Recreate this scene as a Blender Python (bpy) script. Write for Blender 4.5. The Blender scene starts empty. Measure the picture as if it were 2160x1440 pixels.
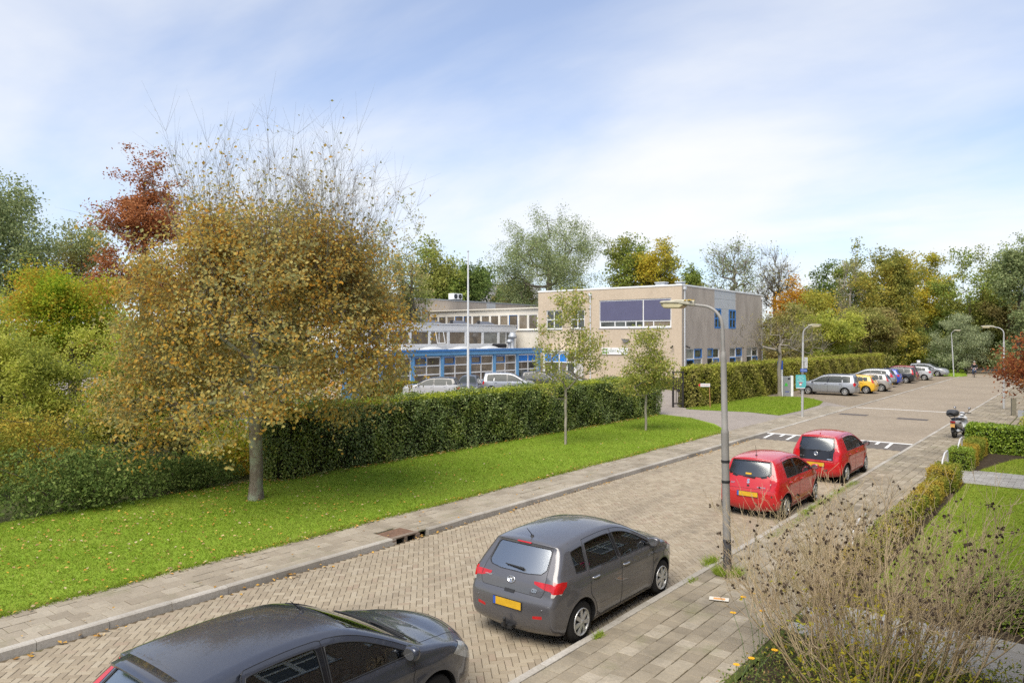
import bpy, bmesh, math, random
import numpy as np
from mathutils import Vector, Matrix, Euler

SC = bpy.context.scene
COL = SC.collection
R = math.radians
PI = math.pi

# ------------------------------------------------------------ camera, sky, sun, exposure
# The street runs along +Y; the camera looks out of a first-floor window at (0, 0, 4.5).
cam = bpy.data.cameras.new('camera')
cam_ob = bpy.data.objects.new('camera', cam)
COL.objects.link(cam_ob)
cam_ob.location = (0, 0, 4.5)
cam_ob.rotation_euler = (R(90), 0, R(38.5))
cam.sensor_width = 36.0
cam.lens = 25.67
cam.shift_y = -0.0028
cam.clip_start = 0.05
cam.clip_end = 3000
SC.camera = cam_ob

SUN_EL, SUN_AZ = R(57), R(167)        # azimuth the light comes from, clockwise from +Y
SUN_DIR = Vector((math.sin(SUN_AZ) * math.cos(SUN_EL), math.cos(SUN_AZ) * math.cos(SUN_EL), math.sin(SUN_EL)))
W = bpy.data.worlds.new('World')
SC.world = W
W.use_nodes = True
nt = W.node_tree
nt.nodes.clear()
def wn(t, **k):
    n = nt.nodes.new(t)
    for a, b in k.items():
        setattr(n, a, b)
    return n
wout = wn('ShaderNodeOutputWorld')
wbg = wn('ShaderNodeBackground')
wbg.inputs['Strength'].default_value = 0.06
sky = wn('ShaderNodeTexSky', sky_type='NISHITA')
sky.sun_disc = False
sky.sun_elevation = SUN_EL
sky.sun_rotation = SUN_AZ
sky.air_density = 1.0
sky.dust_density = 0.6
sky.ozone_density = 1.6
tc = wn('ShaderNodeTexCoord')
sep = wn('ShaderNodeSeparateXYZ')
nt.links.new(tc.outputs['Generated'], sep.inputs[0])
def wmath(op, a, b=None, clamp=False):
    n = wn('ShaderNodeMath', operation=op, use_clamp=clamp)
    for i, v in enumerate((a, b)):
        if v is None:
            continue
        if isinstance(v, (int, float)):
            n.inputs[i].default_value = v
        else:
            nt.links.new(v, n.inputs[i])
    return n.outputs[0]
zc = wmath('MAXIMUM', sep.outputs['Z'], 0.0)
zz = wmath('ADD', zc, 0.22)
comb = wn('ShaderNodeCombineXYZ')
nt.links.new(wmath('DIVIDE', sep.outputs['X'], zz), comb.inputs[0])
nt.links.new(wmath('DIVIDE', sep.outputs['Y'], zz), comb.inputs[1])
mp = wn('ShaderNodeMapping')
mp.inputs['Location'].default_value = (3.1, 1.7, 0)
mp.inputs['Rotation'].default_value = (0, 0, R(28))
mp.inputs['Scale'].default_value = (0.55, 1.0, 1)
nt.links.new(comb.outputs[0], mp.inputs[0])
n1 = wn('ShaderNodeTexNoise')
n1.inputs['Scale'].default_value = 0.95
n1.inputs['Detail'].default_value = 7
n1.inputs['Roughness'].default_value = 0.52
n1.inputs['Distortion'].default_value = 0.35
nt.links.new(mp.outputs[0], n1.inputs['Vector'])
# cloud cover grows towards the horizon, thin veils overhead
hz = wmath('SUBTRACT', 1.0, wmath('MULTIPLY', zc, 1.75, True), True)
cov = wmath('ADD', n1.outputs['Fac'], wmath('MULTIPLY', wmath('POWER', hz, 2.0), 0.17))
cl = wn('ShaderNodeMapRange', interpolation_type='SMOOTHSTEP')
cl.inputs['From Min'].default_value = 0.40
cl.inputs['From Max'].default_value = 0.80
nt.links.new(cov, cl.inputs['Value'])
veil = wmath('ADD', wmath('MULTIPLY', cl.outputs[0], 0.74), 0.24, True)
skyb = wn('ShaderNodeMix', data_type='RGBA')
skyb.blend_type = 'MULTIPLY'
skyb.inputs['Factor'].default_value = 1.0
skyb.inputs['B'].default_value = (0.90, 1.03, 1.22, 1)
nt.links.new(sky.outputs[0], skyb.inputs['A'])
mixc = wn('ShaderNodeMix', data_type='RGBA')
nt.links.new(veil, mixc.inputs['Factor'])
nt.links.new(skyb.outputs['Result'], mixc.inputs['A'])
mixc.inputs['B'].default_value = (6.0, 6.05, 6.1, 1)
nt.links.new(mixc.outputs['Result'], wbg.inputs['Color'])
nt.links.new(wbg.outputs[0], wout.inputs[0])

sun = bpy.data.lights.new('sun', 'SUN')
sun.energy = 1.75
sun.angle = R(44)
sun.color = (1.0, 0.93, 0.81)
sun_ob = bpy.data.objects.new('sun', sun)
COL.objects.link(sun_ob)
sun_ob.rotation_euler = (-SUN_DIR).to_track_quat('-Z', 'Y').to_euler()
sun_ob.location = (0, -20, 40)

vs = SC.view_settings
SC.display_settings.display_device = 'sRGB'
vs.view_transform = 'Standard'
vs.look = 'None'
vs.exposure = 1.5
vs.gamma = 1.0
vs.use_curve_mapping = False
SC.cycles.max_bounces = 8
SC.cycles.transparent_max_bounces = 12
SC.cycles.diffuse_bounces = 3
SC.cycles.glossy_bounces = 3
SC.cycles.use_denoising = False
SC.cycles.sample_clamp_indirect = 6

# ------------------------------------------------------------ object helpers
def tag(o, label=None, cat=None, group=None, kind=None):
    if label: o['label'] = label
    if cat: o['category'] = cat
    if group: o['group'] = group
    if kind: o['kind'] = kind
    return o

def thing(name, label, cat, loc=(0, 0, 0), rz=0.0, group=None):
    o = bpy.data.objects.new(name, None)
    o.empty_display_size = 0.3
    COL.objects.link(o)
    o.location = loc
    o.rotation_euler = (0, 0, rz)
    return tag(o, label, cat, group)

def link(name, me, parent=None, loc=None, rot=None, kind=None):
    o = bpy.data.objects.new(name, me)
    COL.objects.link(o)
    if parent is not None:
        o.parent = parent
    if loc is not None:
        o.location = loc
    if rot is not None:
        o.rotation_euler = rot
    if kind:
        o['kind'] = kind
    return o

def copy_tree(o, parent=None):
    c = o.copy()
    COL.objects.link(c)
    c.parent = parent
    for ch in list(o.children):
        copy_tree(ch, c)
    return c

def mesh_np(name, V, F, mats, fm=None, smooth=False):
    """V (n,3); F: (m,k) array or list of such arrays (tris/quads); fm: material index per face"""
    me = bpy.data.meshes.new(name)
    if not isinstance(F, (list, tuple)):
        F = [F]
    F = [np.asarray(f, dtype=np.int32) for f in F if len(f)]
    V = np.asarray(V, dtype=np.float32)
    me.vertices.add(len(V))
    me.vertices.foreach_set('co', V.ravel())
    nl = sum(f.size for f in F)
    nf = sum(len(f) for f in F)
    me.loops.add(nl)
    me.loops.foreach_set('vertex_index', np.concatenate([f.ravel() for f in F]) if F else np.zeros(0, np.int32))
    me.polygons.add(nf)
    st = []
    k = 0
    for f in F:
        n = f.shape[1]
        st.append(np.arange(len(f)) * n + k)
        k += f.size
    me.polygons.foreach_set('loop_start', np.concatenate(st).astype(np.int32) if st else np.zeros(0, np.int32))
    for m in (mats if isinstance(mats, (list, tuple)) else [mats]):
        me.materials.append(m)
    if fm is not None:
        me.polygons.foreach_set('material_index', np.asarray(fm, dtype=np.int32))
    me.polygons.foreach_set('use_smooth', np.full(nf, bool(smooth)))
    me.update(calc_edges=True)
    return me

class MB:
    """collects boxes, bars, tubes, prisms, lathes; build() makes ONE mesh"""
    def __init__(self):
        self.v = []
        self.f = []
        self.m = []
        self.s = []
    def add(self, verts, faces, mi=0, smooth=False):
        o = len(self.v)
        self.v.extend([tuple(p) for p in verts])
        for f in faces:
            self.f.append([i + o for i in f])
            self.m.append(mi)
            self.s.append(smooth)
        return self
    def box(self, x0, x1, y0, y1, z0, z1, mi=0):
        v = [(x, y, z) for z in (z0, z1) for y in (y0, y1) for x in (x0, x1)]
        return self.add(v, [(0, 2, 3, 1), (4, 5, 7, 6), (0, 1, 5, 4), (2, 6, 7, 3), (0, 4, 6, 2), (1, 3, 7, 5)], mi)
    def cbox(self, c, s, mi=0, M=None):
        x, y, z = c
        a, b, d = s[0] / 2, s[1] / 2, s[2] / 2
        v = [Vector((i, j, k)) for k in (-d, d) for j in (-b, b) for i in (-a, a)]
        if M is not None:
            v = [M @ p for p in v]
        v = [p + Vector(c) for p in v]
        return self.add(v, [(0, 2, 3, 1), (4, 5, 7, 6), (0, 1, 5, 4), (2, 6, 7, 3), (0, 4, 6, 2), (1, 3, 7, 5)], mi)
    def tube(self, pts, rad, n=8, mi=0, caps=True, smooth=True):
        pts = [Vector(p) for p in pts]
        if not isinstance(rad, (list, tuple)):
            rad = [rad] * len(pts)
        rings = []
        up = None
        for i, p in enumerate(pts):
            d = (pts[min(i + 1, len(pts) - 1)] - pts[max(i - 1, 0)])
            d = d.normalized() if d.length > 1e-9 else Vector((0, 0, 1))
            if up is None:
                up = Vector((0, 0, 1)) if abs(d.z) < 0.9 else Vector((1, 0, 0))
            a = d.cross(up)
            a = a.normalized() if a.length > 1e-6 else d.orthogonal().normalized()
            b = a.cross(d).normalized()
            up = b
            rings.append([p + (a * math.cos(2 * PI * k / n) + b * math.sin(2 * PI * k / n)) * rad[i] for k in range(n)])
        v = [q for r_ in rings for q in r_]
        f = []
        for i in range(len(pts) - 1):
            for k in range(n):
                k2 = (k + 1) % n
                f.append((i * n + k, i * n + k2, (i + 1) * n + k2, (i + 1) * n + k))
        self.add(v, f, mi, smooth)
        if caps:
            self.add(rings[0], [tuple(range(n))], mi)
            self.add(rings[-1], [tuple(reversed(range(n)))], mi)
        return self
    def lathe(self, prof, n=16, c=(0, 0, 0), axis='z', mi=0, smooth=True):
        v = []
        for r_, h in prof:
            for k in range(n):
                a = 2 * PI * k / n
                p = (r_ * math.cos(a), r_ * math.sin(a), h)
                if axis == 'y':
                    p = (p[0], p[2], p[1])
                elif axis == 'x':
                    p = (p[2], p[0], p[1])
                v.append((p[0] + c[0], p[1] + c[1], p[2] + c[2]))
        f = []
        for i in range(len(prof) - 1):
            for k in range(n):
                k2 = (k + 1) % n
                f.append((i * n + k, i * n + k2, (i + 1) * n + k2, (i + 1) * n + k))
        return self.add(v, f, mi, smooth)
    def prism(self, poly, z0, z1, mi=0, M=None):
        n = len(poly)
        v = [Vector((p[0], p[1], z0)) for p in poly] + [Vector((p[0], p[1], z1)) for p in poly]
        if M is not None:
            v = [M @ p for p in v]
        f = [tuple(reversed(range(n))), tuple(range(n, 2 * n))]
        f += [(i, (i + 1) % n, n + (i + 1) % n, n + i) for i in range(n)]
        return self.add(v, f, mi)
    def mesh(self, name, mats):
        me = bpy.data.meshes.new(name)
        me.from_pydata(self.v, [], self.f)
        for m in (mats if isinstance(mats, (list, tuple)) else [mats]):
            me.materials.append(m)
        me.polygons.foreach_set('material_index', self.m)
        me.polygons.foreach_set('use_smooth', self.s)
        me.update()
        return me
    def build(self, name, mats, parent=None, loc=None, rot=None, kind=None, bevel=0.0):
        o = link(name, self.mesh(name, mats), parent, loc, rot, kind)
        if bevel:
            b = o.modifiers.new('bevel', 'BEVEL')
            b.width = bevel
            b.segments = 2
            b.limit_method = 'ANGLE'
        return o

def text_mesh(txt, size, mat, depth=0.002, align='CENTER', bold=0.0):
    c = bpy.data.curves.new('lettering', 'FONT')
    c.body = txt
    c.size = size
    c.extrude = depth
    c.offset = bold
    c.resolution_u = 2
    c.align_x = align
    c.align_y = 'CENTER'
    o = bpy.data.objects.new('lettering', c)
    COL.objects.link(o)
    dg = bpy.context.evaluated_depsgraph_get()
    me = bpy.data.meshes.new_from_object(o.evaluated_get(dg))
    bpy.data.objects.remove(o)
    me.materials.clear()
    me.materials.append(mat)
    return me

# ------------------------------------------------------------ materials
MAT = {}
def nmat(name):
    m = bpy.data.materials.new(name)
    m.use_nodes = True
    n = m.node_tree
    n.nodes.clear()
    return m, n

class NT:
    def __init__(self, n):
        self.n = n
    def new(self, t, **k):
        x = self.n.nodes.new(t)
        for a, b in k.items():
            setattr(x, a, b)
        return x
    def link(self, a, b):
        self.n.links.new(a, b)
    def val(self, sock, v):
        if isinstance(v, (int, float)):
            sock.default_value = v
        elif isinstance(v, tuple):
            sock.default_value = v if len(v) == 4 or sock.type == 'VECTOR' else (*v, 1)
        else:
            self.link(v, sock)
    def noise(self, scale, detail=4, rough=0.55, vec=None, dist=0.0, out='Fac'):
        x = self.new('ShaderNodeTexNoise')
        x.inputs['Scale'].default_value = scale
        x.inputs['Detail'].default_value = detail
        x.inputs['Roughness'].default_value = rough
        x.inputs['Distortion'].default_value = dist
        if vec is not None:
            self.link(vec, x.inputs['Vector'])
        return x.outputs[out]
    def math(self, op, a, b=0.0, clamp=False):
        x = self.new('ShaderNodeMath', operation=op, use_clamp=clamp)
        self.val(x.inputs[0], a)
        self.val(x.inputs[1], b)
        return x.outputs[0]
    def ramp(self, fac, stops, interp='LINEAR'):
        x = self.new('ShaderNodeValToRGB')
        cr = x.color_ramp
        cr.interpolation = interp
        while len(cr.elements) < len(stops):
            cr.elements.new(0.5)
        for e, (p, c) in zip(cr.elements, stops):
            e.position = p
            e.color = (*c, 1) if len(c) == 3 else c
        self.link(fac, x.inputs[0])
        return x.outputs[0]
    def mix(self, fac, a, b, blend='MIX'):
        x = self.new('ShaderNodeMix', data_type='RGBA')
        x.blend_type = blend
        self.val(x.inputs['Factor'], fac)
        self.val(x.inputs['A'], a)
        self.val(x.inputs['B'], b)
        return x.outputs['Result']
    def mrange(self, v, a, b, c=0.0, d=1.0):
        x = self.new('ShaderNodeMapRange')
        self.val(x.inputs['Value'], v)
        for k, t in zip(('From Min', 'From Max', 'To Min', 'To Max'), (a, b, c, d)):
            x.inputs[k].default_value = t
        return x.outputs[0]
    def pos(self):
        return self.new('ShaderNodeNewGeometry').outputs['Position']
    def obj(self):
        return self.new('ShaderNodeTexCoord').outputs['Object']
    def island(self):
        return self.new('ShaderNodeNewGeometry').outputs['Random Per Island']
    def orand(self):
        return self.new('ShaderNodeObjectInfo').outputs['Random']
    def rnd(self):
        return self.math('FRACT', self.math('ADD', self.island(), self.orand()))
    def bump(self, h, strength=0.3, dist=0.02):
        x = self.new('ShaderNodeBump')
        x.inputs['Strength'].default_value = strength
        x.inputs['Distance'].default_value = dist
        self.link(h, x.inputs['Height'])
        return x.outputs[0]
    def out(self, sh):
        o = self.new('ShaderNodeOutputMaterial')
        self.link(sh, o.inputs[0])
    def bsdf(self, color, rough=0.8, spec=0.3, metal=0.0, normal=None, coat=0.0, coat_rough=0.05):
        x = self.new('ShaderNodeBsdfPrincipled')
        self.val(x.inputs['Base Color'], color)
        self.val(x.inputs['Roughness'], rough)
        self.val(x.inputs['Specular IOR Level'], spec)
        self.val(x.inputs['Metallic'], metal)
        self.val(x.inputs['Coat Weight'], coat)
        self.val(x.inputs['Coat Roughness'], coat_rough)
        if normal is not None:
            self.link(normal, x.inputs['Normal'])
        return x.outputs[0]

def plain(name, col, rough=0.6, spec=0.4, metal=0.0, var=0.08, scale=6.0, coat=0.0, bump=0.0):
    """a painted / plastic / metal surface with a little soiling"""
    if name in MAT:
        return MAT[name]
    m, n = nmat(name)
    t = NT(n)
    o = t.obj()
    f = t.noise(scale, 5, 0.6, o)
    c = t.mix(t.mrange(f, 0.3, 0.75), tuple(max(0, x * (1 - var)) for x in col), tuple(min(1, x * (1 + var)) for x in col))
    rr = t.mrange(f, 0.3, 0.7, max(0.02, rough - 0.06), min(1, rough + 0.08))
    nn = t.bump(t.noise(scale * 12, 3, 0.6, o), bump, 0.01) if bump else None
    t.out(t.bsdf(c, rr, spec, metal, nn, coat))
    MAT[name] = m
    return m

def leafmat(name, stops, trans=0.28, patch=None, patch_scale=0.35, gloss=0.0, interp='LINEAR'):
    """leaf cards: colour by leaf, optionally a second palette in noise patches"""
    m, n = nmat(name)
    t = NT(n)
    isl = t.island()
    c = t.ramp(isl, stops, interp)
    if patch:
        c2 = t.ramp(isl, patch, interp)
        f = t.mrange(t.noise(patch_scale, 3, 0.6, t.pos()), 0.44, 0.58)
        c = t.mix(f, c, c2)
    d = t.new('ShaderNodeBsdfDiffuse')
    t.link(c, d.inputs[0])
    tr = t.new('ShaderNodeBsdfTranslucent')
    t.link(c, tr.inputs[0])
    mx = t.new('ShaderNodeMixShader')
    mx.inputs[0].default_value = trans
    t.link(d.outputs[0], mx.inputs[1])
    t.link(tr.outputs[0], mx.inputs[2])
    sh = mx.outputs[0]
    if gloss:
        g = t.new('ShaderNodeBsdfGlossy')
        g.inputs['Roughness'].default_value = 0.42
        g.inputs['Color'].default_value = (1, 1, 1, 1)
        m2 = t.new('ShaderNodeMixShader')
        m2.inputs[0].default_value = gloss
        t.link(sh, m2.inputs[1])
        t.link(g.outputs[0], m2.inputs[2])
        sh = m2.outputs[0]
    t.out(sh)
    MAT[name] = m
    return m

def barkmat(name, a, b, moss=None):
    m, n = nmat(name)
    t = NT(n)
    o = t.obj()
    mpn = t.new('ShaderNodeMapping')
    mpn.inputs['Scale'].default_value = (1, 1, 0.25)
    t.link(o, mpn.inputs[0])
    f = t.noise(14, 6, 0.65, mpn.outputs[0])
    c = t.ramp(f, [(0.3, a), (0.7, b)])
    if moss:
        g = t.mrange(t.noise(2.2, 4, 0.6, o), 0.48, 0.62)
        c = t.mix(g, c, moss)
    t.out(t.bsdf(c, 0.9, 0.1, 0, t.bump(f, 0.6, 0.03)))
    MAT[name] = m
    return m

# ------------------------------------------------------------ vegetation helpers
def unit(a):
    return a / np.maximum(np.linalg.norm(a, axis=-1, keepdims=True), 1e-9)

def leaf_cards(rng, P, size, aspect=0.55, nrm=None, flat=0.6, jit=0.35, tri=False):
    """one folded diamond per point; nrm biases the leaf normals"""
    n = len(P)
    N = rng.normal(size=(n, 3))
    if nrm is not None:
        N = unit(N) * (1 - flat) + nrm * flat
    N = unit(N)
    A = unit(np.cross(N, rng.normal(size=(n, 3))))
    B = np.cross(N, A)
    s = size * rng.uniform(1 - jit, 1 + jit, (n, 1)) * 0.5
    if tri:                                   # far foliage: one triangle a leaf
        V = np.stack([P - A * s, P + A * s * 0.7 - B * s * aspect * 1.5, P + A * s * 0.7 + B * s * aspect * 1.5], 1).reshape(-1, 3)
        return V, np.arange(3 * n).reshape(-1, 3)
    V = np.stack([P - A * s, P - B * s * aspect + N * s * 0.25, P + A * s, P + B * s * aspect + N * s * 0.25], 1).reshape(-1, 3)
    F = np.arange(4 * n).reshape(-1, 4)
    return V, F

def seg_tubes(P0, P1, R0, R1, sides=4):
    """independent tapered tubes between point pairs (vectorised)"""
    P0, P1 = np.asarray(P0, float), np.asarray(P1, float)
    R0, R1 = np.asarray(R0, float), np.asarray(R1, float)
    n = len(P0)
    D = unit(P1 - P0)
    ref = np.where(np.abs(D[:, 2:3]) < 0.9, np.array([[0, 0, 1.0]]), np.array([[1.0, 0, 0]]))
    A = unit(np.cross(D, ref))
    B = np.cross(D, A)
    ang = np.arange(sides) * 2 * PI / sides
    off = A[:, None, :] * np.cos(ang)[None, :, None] + B[:, None, :] * np.sin(ang)[None, :, None]
    ext = D * (R0[:, None] * 0.3)
    V = np.concatenate([(P0 - ext)[:, None, :] + off * R0[:, None, None], P1[:, None, :] + off * R1[:, None, None]], 1)
    k = np.arange(sides)
    k2 = (k + 1) % sides
    f = np.stack([k, k2, k2 + sides, k + sides], 1)
    F = (np.arange(n)[:, None, None] * 2 * sides + f[None]).reshape(-1, 4)
    return V.reshape(-1, 3), F

def join_np(parts):
    Vs, Fs, o = [], [], 0
    for V, F in parts:
        if len(V) == 0:
            continue
        Vs.append(V)
        Fs.append(F + o)
        o += len(V)
    return np.concatenate(Vs), np.concatenate(Fs)

def crown_points(rng, blobs, n, power=0.42):
    """points inside a union of ellipsoids (cx,cy,cz,rx,ry,rz[,weight]), denser towards their surfaces"""
    B = np.array([b[:6] for b in blobs], float)
    w = np.array([(b[6] if len(b) > 6 else 1) * (b[3] * b[4] * b[5]) ** (2 / 3) for b in blobs])
    i = rng.choice(len(B), n, p=w / w.sum())
    d = unit(rng.normal(size=(n, 3)))
    r = rng.uniform(0, 1, (n, 1)) ** power
    return B[i, :3] + d * r * B[i, 3:6], d

def skeleton(rng, h, fork, targets, trunk_r, lean=(0, 0), up=0.35, curve=0.25, K=4, excurrent=0.0):
    pos = []
    par = []
    nt_ = 7
    top = fork if not excurrent else excurrent
    for i in range(nt_):
        t = i / (nt_ - 1)
        pos.append((lean[0] * t + rng.normal() * 0.015 * h * t * (1 - t), lean[1] * t + rng.normal() * 0.015 * h * t * (1 - t), top * t))
        par.append(i - 1)
    pos = [np.array(p) for p in pos]
    ax = pos[-1]
    order = np.argsort(np.linalg.norm(targets - ax, axis=1) + rng.uniform(0, 0.3, len(targets)))
    ends = []
    depth = [0] * nt_
    minz = 0.62 * fork if not excurrent else fork
    for ti in order:
        T = targets[ti]
        Pn = np.array(pos)
        v = T - Pn
        d = np.linalg.norm(v, axis=1)
        pen = d + np.maximum(0, Pn[:, 2] - T[2]) * 0.9 + np.array(depth) * 0.02 * h * 0.2
        pen[Pn[:, 2] < minz] += 100
        if not excurrent:
            pen[:nt_ - 1] += 0.3
        j = int(np.argmin(pen))
        P0 = pos[j]
        dist = d[j]
        c = P0 + v[j] * 0.5 + np.array([0, 0, -up * dist * 0.3]) + rng.normal(size=3) * curve * dist * 0.22
        prev = j
        kk = max(2, min(K, int(dist / (0.06 * h)) + 1))
        for k in range(1, kk + 1):
            t = k / kk
            p = (1 - t) ** 2 * P0 + 2 * t * (1 - t) * c + t * t * T
            pos.append(p)
            par.append(prev)
            depth.append(depth[j] + 1)
            prev = len(pos) - 1
        ends.append(prev)
    return np.array(pos), np.array(par), np.array(ends)

def branch_mesh(pos, par, trunk_r, tip_r, expo=1.85):
    n = len(pos)
    r = np.zeros(n)
    acc = np.zeros(n)
    for i in range(n - 1, -1, -1):
        r[i] = acc[i] ** (1 / expo) if acc[i] > 0 else tip_r
        r[i] = max(r[i], tip_r)
        if par[i] >= 0:
            acc[par[i]] += r[i] ** expo
    r = r * 1.0
    k = trunk_r / r[0]
    r = tip_r + (r - tip_r) * (trunk_r - tip_r) / max(r[0] - tip_r, 1e-6)
    i = np.where(par >= 0)[0]
    big = r[i] > 0.03 * 1.2
    parts = []
    for sel, s in ((i[big], 8), (i[~big], 3)):
        if len(sel):
            rp = np.minimum(r[par[sel]], r[sel] * 1.6)
            parts.append(seg_tubes(pos[par[sel]], pos[sel], rp, r[sel], s))
    return join_np(parts), r

def make_tree(name, label, loc, h, fork, blobs, leafm, barkm, seed, n_t=90, n_leaf=6000, leaf=0.16, spread=0.5, trunk_r=0.2, tip_r=0.012,
              twigs=0, twig_len=0.5, twig_up=0.5, power=0.42, up=0.35, excurrent=0.0, lean=(0, 0), leaf_w=None, group=None, cat='tree',
              flat=0.35, aspect=0.55, droop=0.0, flare=True, vert=None, rz=0.0, shoots=None, tri=False, outw=0.5):
    rng = np.random.default_rng(seed)
    T, D = crown_points(rng, blobs, n_t, power)
    T[:, 2] = np.maximum(T[:, 2], fork * 0.55)
    pos, par, ends = skeleton(rng, h, fork, T, trunk_r, lean=lean, up=up, excurrent=excurrent)
    (BV, BF), r = branch_mesh(pos, par, trunk_r, tip_r)
    parts = [(BV, BF)]
    if flare:
        parts.append(seg_tubes(np.array([[0, 0, -0.15]]), np.array([[lean[0] * 0.06, lean[1] * 0.06, max(0.45, trunk_r * 2.2)]]), [trunk_r * 1.5], [trunk_r * 0.98], 8))
    tipsP = pos[ends]
    if twigs:
        i = rng.integers(0, len(ends), len(ends) * twigs)
        base = tipsP[i]
        d0 = unit(tipsP[i] - pos[par[ends[i]]])
        d = unit(d0 * 0.7 + rng.normal(size=(len(i), 3)) * 0.55 + np.array([0, 0, twig_up]))
        L = twig_len * rng.uniform(0.5, 1.3, (len(i), 1))
        mid = base + d * L * 0.55
        tip = mid + unit(d + np.array([0, 0, twig_up * 0.6 - droop])) * L * 0.5
        parts.append(seg_tubes(base, mid, np.full(len(i), tip_r * 0.8), np.full(len(i), tip_r * 0.6), 3))
        parts.append(seg_tubes(mid, tip, np.full(len(i), tip_r * 0.6), np.full(len(i), tip_r * 0.3), 3))
        anchors = np.concatenate([tipsP, mid, tip])
    else:
        anchors = tipsP
    if shoots:
        ns, zlo, zhi, SL = shoots[:4]
        cand = np.where((pos[:, 2] > zlo) & (pos[:, 2] < zhi) & (np.hypot(pos[:, 0], pos[:, 1]) < 2.0))[0]
        i = rng.choice(cand, ns)
        q = pos[i] + np.array([0.62, 0.5, 0]) * (np.asarray(shoots[4:5]) if len(shoots) > 4 else 0)
        rad = np.hypot(q[:, 0], q[:, 1])
        an, dk = rng.uniform(0, 2 * PI, ns), np.sqrt(rng.uniform(0, 1, ns))
        ox, oy = np.cos(an) * dk * 0.50 + q[:, 0] * 0.16, np.sin(an) * dk * 0.50 + q[:, 1] * 0.16
        d = unit(np.stack([ox, oy, np.ones(ns)], 1))
        L = (zhi + SL - q[:, 2:3]) * rng.uniform(0.55, 1.0, (ns, 1)) * (1 - 0.55 * np.hypot(ox, oy)[:, None])
        L = np.maximum(L, 0.5)
        K = 7
        r0 = tip_r * 2.6 * np.minimum(L[:, 0] / SL, 1.3)
        extra = []
        for k in range(K):
            d = unit(d + rng.normal(size=(ns, 3)) * 0.13 + np.array([0, 0, 0.07]))
            q2 = q + d * L / K
            parts.append(seg_tubes(q, q2, tip_r * 0.5 + r0 * (1 - k / K), tip_r * 0.5 + r0 * (1 - (k + 1) / K), 4))
            if k >= 1:
                for _ in range(4):
                    e = unit(d + rng.normal(size=(ns, 3)) * 0.48)
                    l = L * rng.uniform(0.08, 0.30, (ns, 1))
                    parts.append(seg_tubes(q2, q2 + e * l, np.full(ns, tip_r * 0.75), np.full(ns, tip_r * 0.3), 3))
                    extra.append(q2 + e * l * rng.uniform(0.3, 1, (ns, 1)))
            q = q2
        anchors = np.concatenate([anchors] + extra)
    V, F = join_np(parts)
    t = thing(name, label, cat, loc, rz, group)
    link('trunk', mesh_np('trunk', V, F, barkm, smooth=True), t)
    if n_leaf:
        w = None
        if leaf_w is not None:
            w = leaf_w(anchors)
            w = w / w.sum()
        i = rng.choice(len(anchors), n_leaf, p=w)
        P = anchors[i] + rng.normal(size=(n_leaf, 3)) * np.array([spread, spread, spread * 0.6])
        if droop:
            P[:, 2] -= np.abs(rng.normal(size=n_leaf)) * droop
        P[:, 2] = np.maximum(P[:, 2], 0.05)
        nr = np.tile(np.array([[0, 0, 1.0]]), (n_leaf, 1))
        nr = unit(nr + outw * unit(P - np.array([0, 0, h * 0.5])))
        LV, LF = leaf_cards(rng, P, leaf, aspect, nr, flat, tri=tri)
        link('crown', mesh_np('crown', LV, LF, leafm), t)
    return t

def shrub_blobs(rng, w, d, h, n):
    out = []
    for i in range(n):
        a, b = rng.uniform(-1, 1), rng.uniform(-1, 1)
        k = rng.uniform(0.55, 1.0)
        hh = h * k * (1 - 0.35 * a * a)
        out.append((a * w * 0.36, b * d * 0.3, hh * 0.52, w * rng.uniform(0.22, 0.34), d * rng.uniform(0.25, 0.4), hh * 0.5))
    return out

def make_shrub(name, label, loc, w, d, h, leafm, barkm, seed, n_leaf=9000, leaf=0.1, nb=7, group=None, cat='shrub', rz=0.0, flat=0.3, stems=26, core=True, spread=0.1, tri=False):
    rng = np.random.default_rng(seed)
    blobs = shrub_blobs(rng, w, d, h, nb)
    t = thing(name, label, cat, loc, rz, group)
    T, _ = crown_points(rng, blobs, stems, 0.35)
    pos, par, ends = skeleton(rng, h, h * 0.15, T, 0.05, K=3)
    (V, F), r = branch_mesh(pos, par, 0.05, 0.008)
    link('stem', mesh_np('stem', V, F, barkm, smooth=True), t)
    P, D = crown_points(rng, blobs, n_leaf, 0.16)
    # little sprays: cluster around sub-points so the outline breaks up
    m = max(30, n_leaf // 22)
    C, CD = crown_points(rng, blobs, m, 0.14)
    i = rng.integers(0, m, n_leaf // 2)
    P[: n_leaf // 2] = C[i] + CD[i] * rng.uniform(-0.1, 0.22, (n_leaf // 2, 1)) * min(1, h * 0.5) + rng.normal(size=(n_leaf // 2, 3)) * spread
    D[: n_leaf // 2] = CD[i]
    P[:, 2] = np.maximum(P[:, 2], 0.03)
    nr = unit(D + np.array([0, 0, 0.6]))
    LV, LF = leaf_cards(rng, P, leaf, 0.55, nr, flat, tri=tri)
    link('foliage', mesh_np('foliage', LV, LF, leafm), t)
    return t

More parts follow.
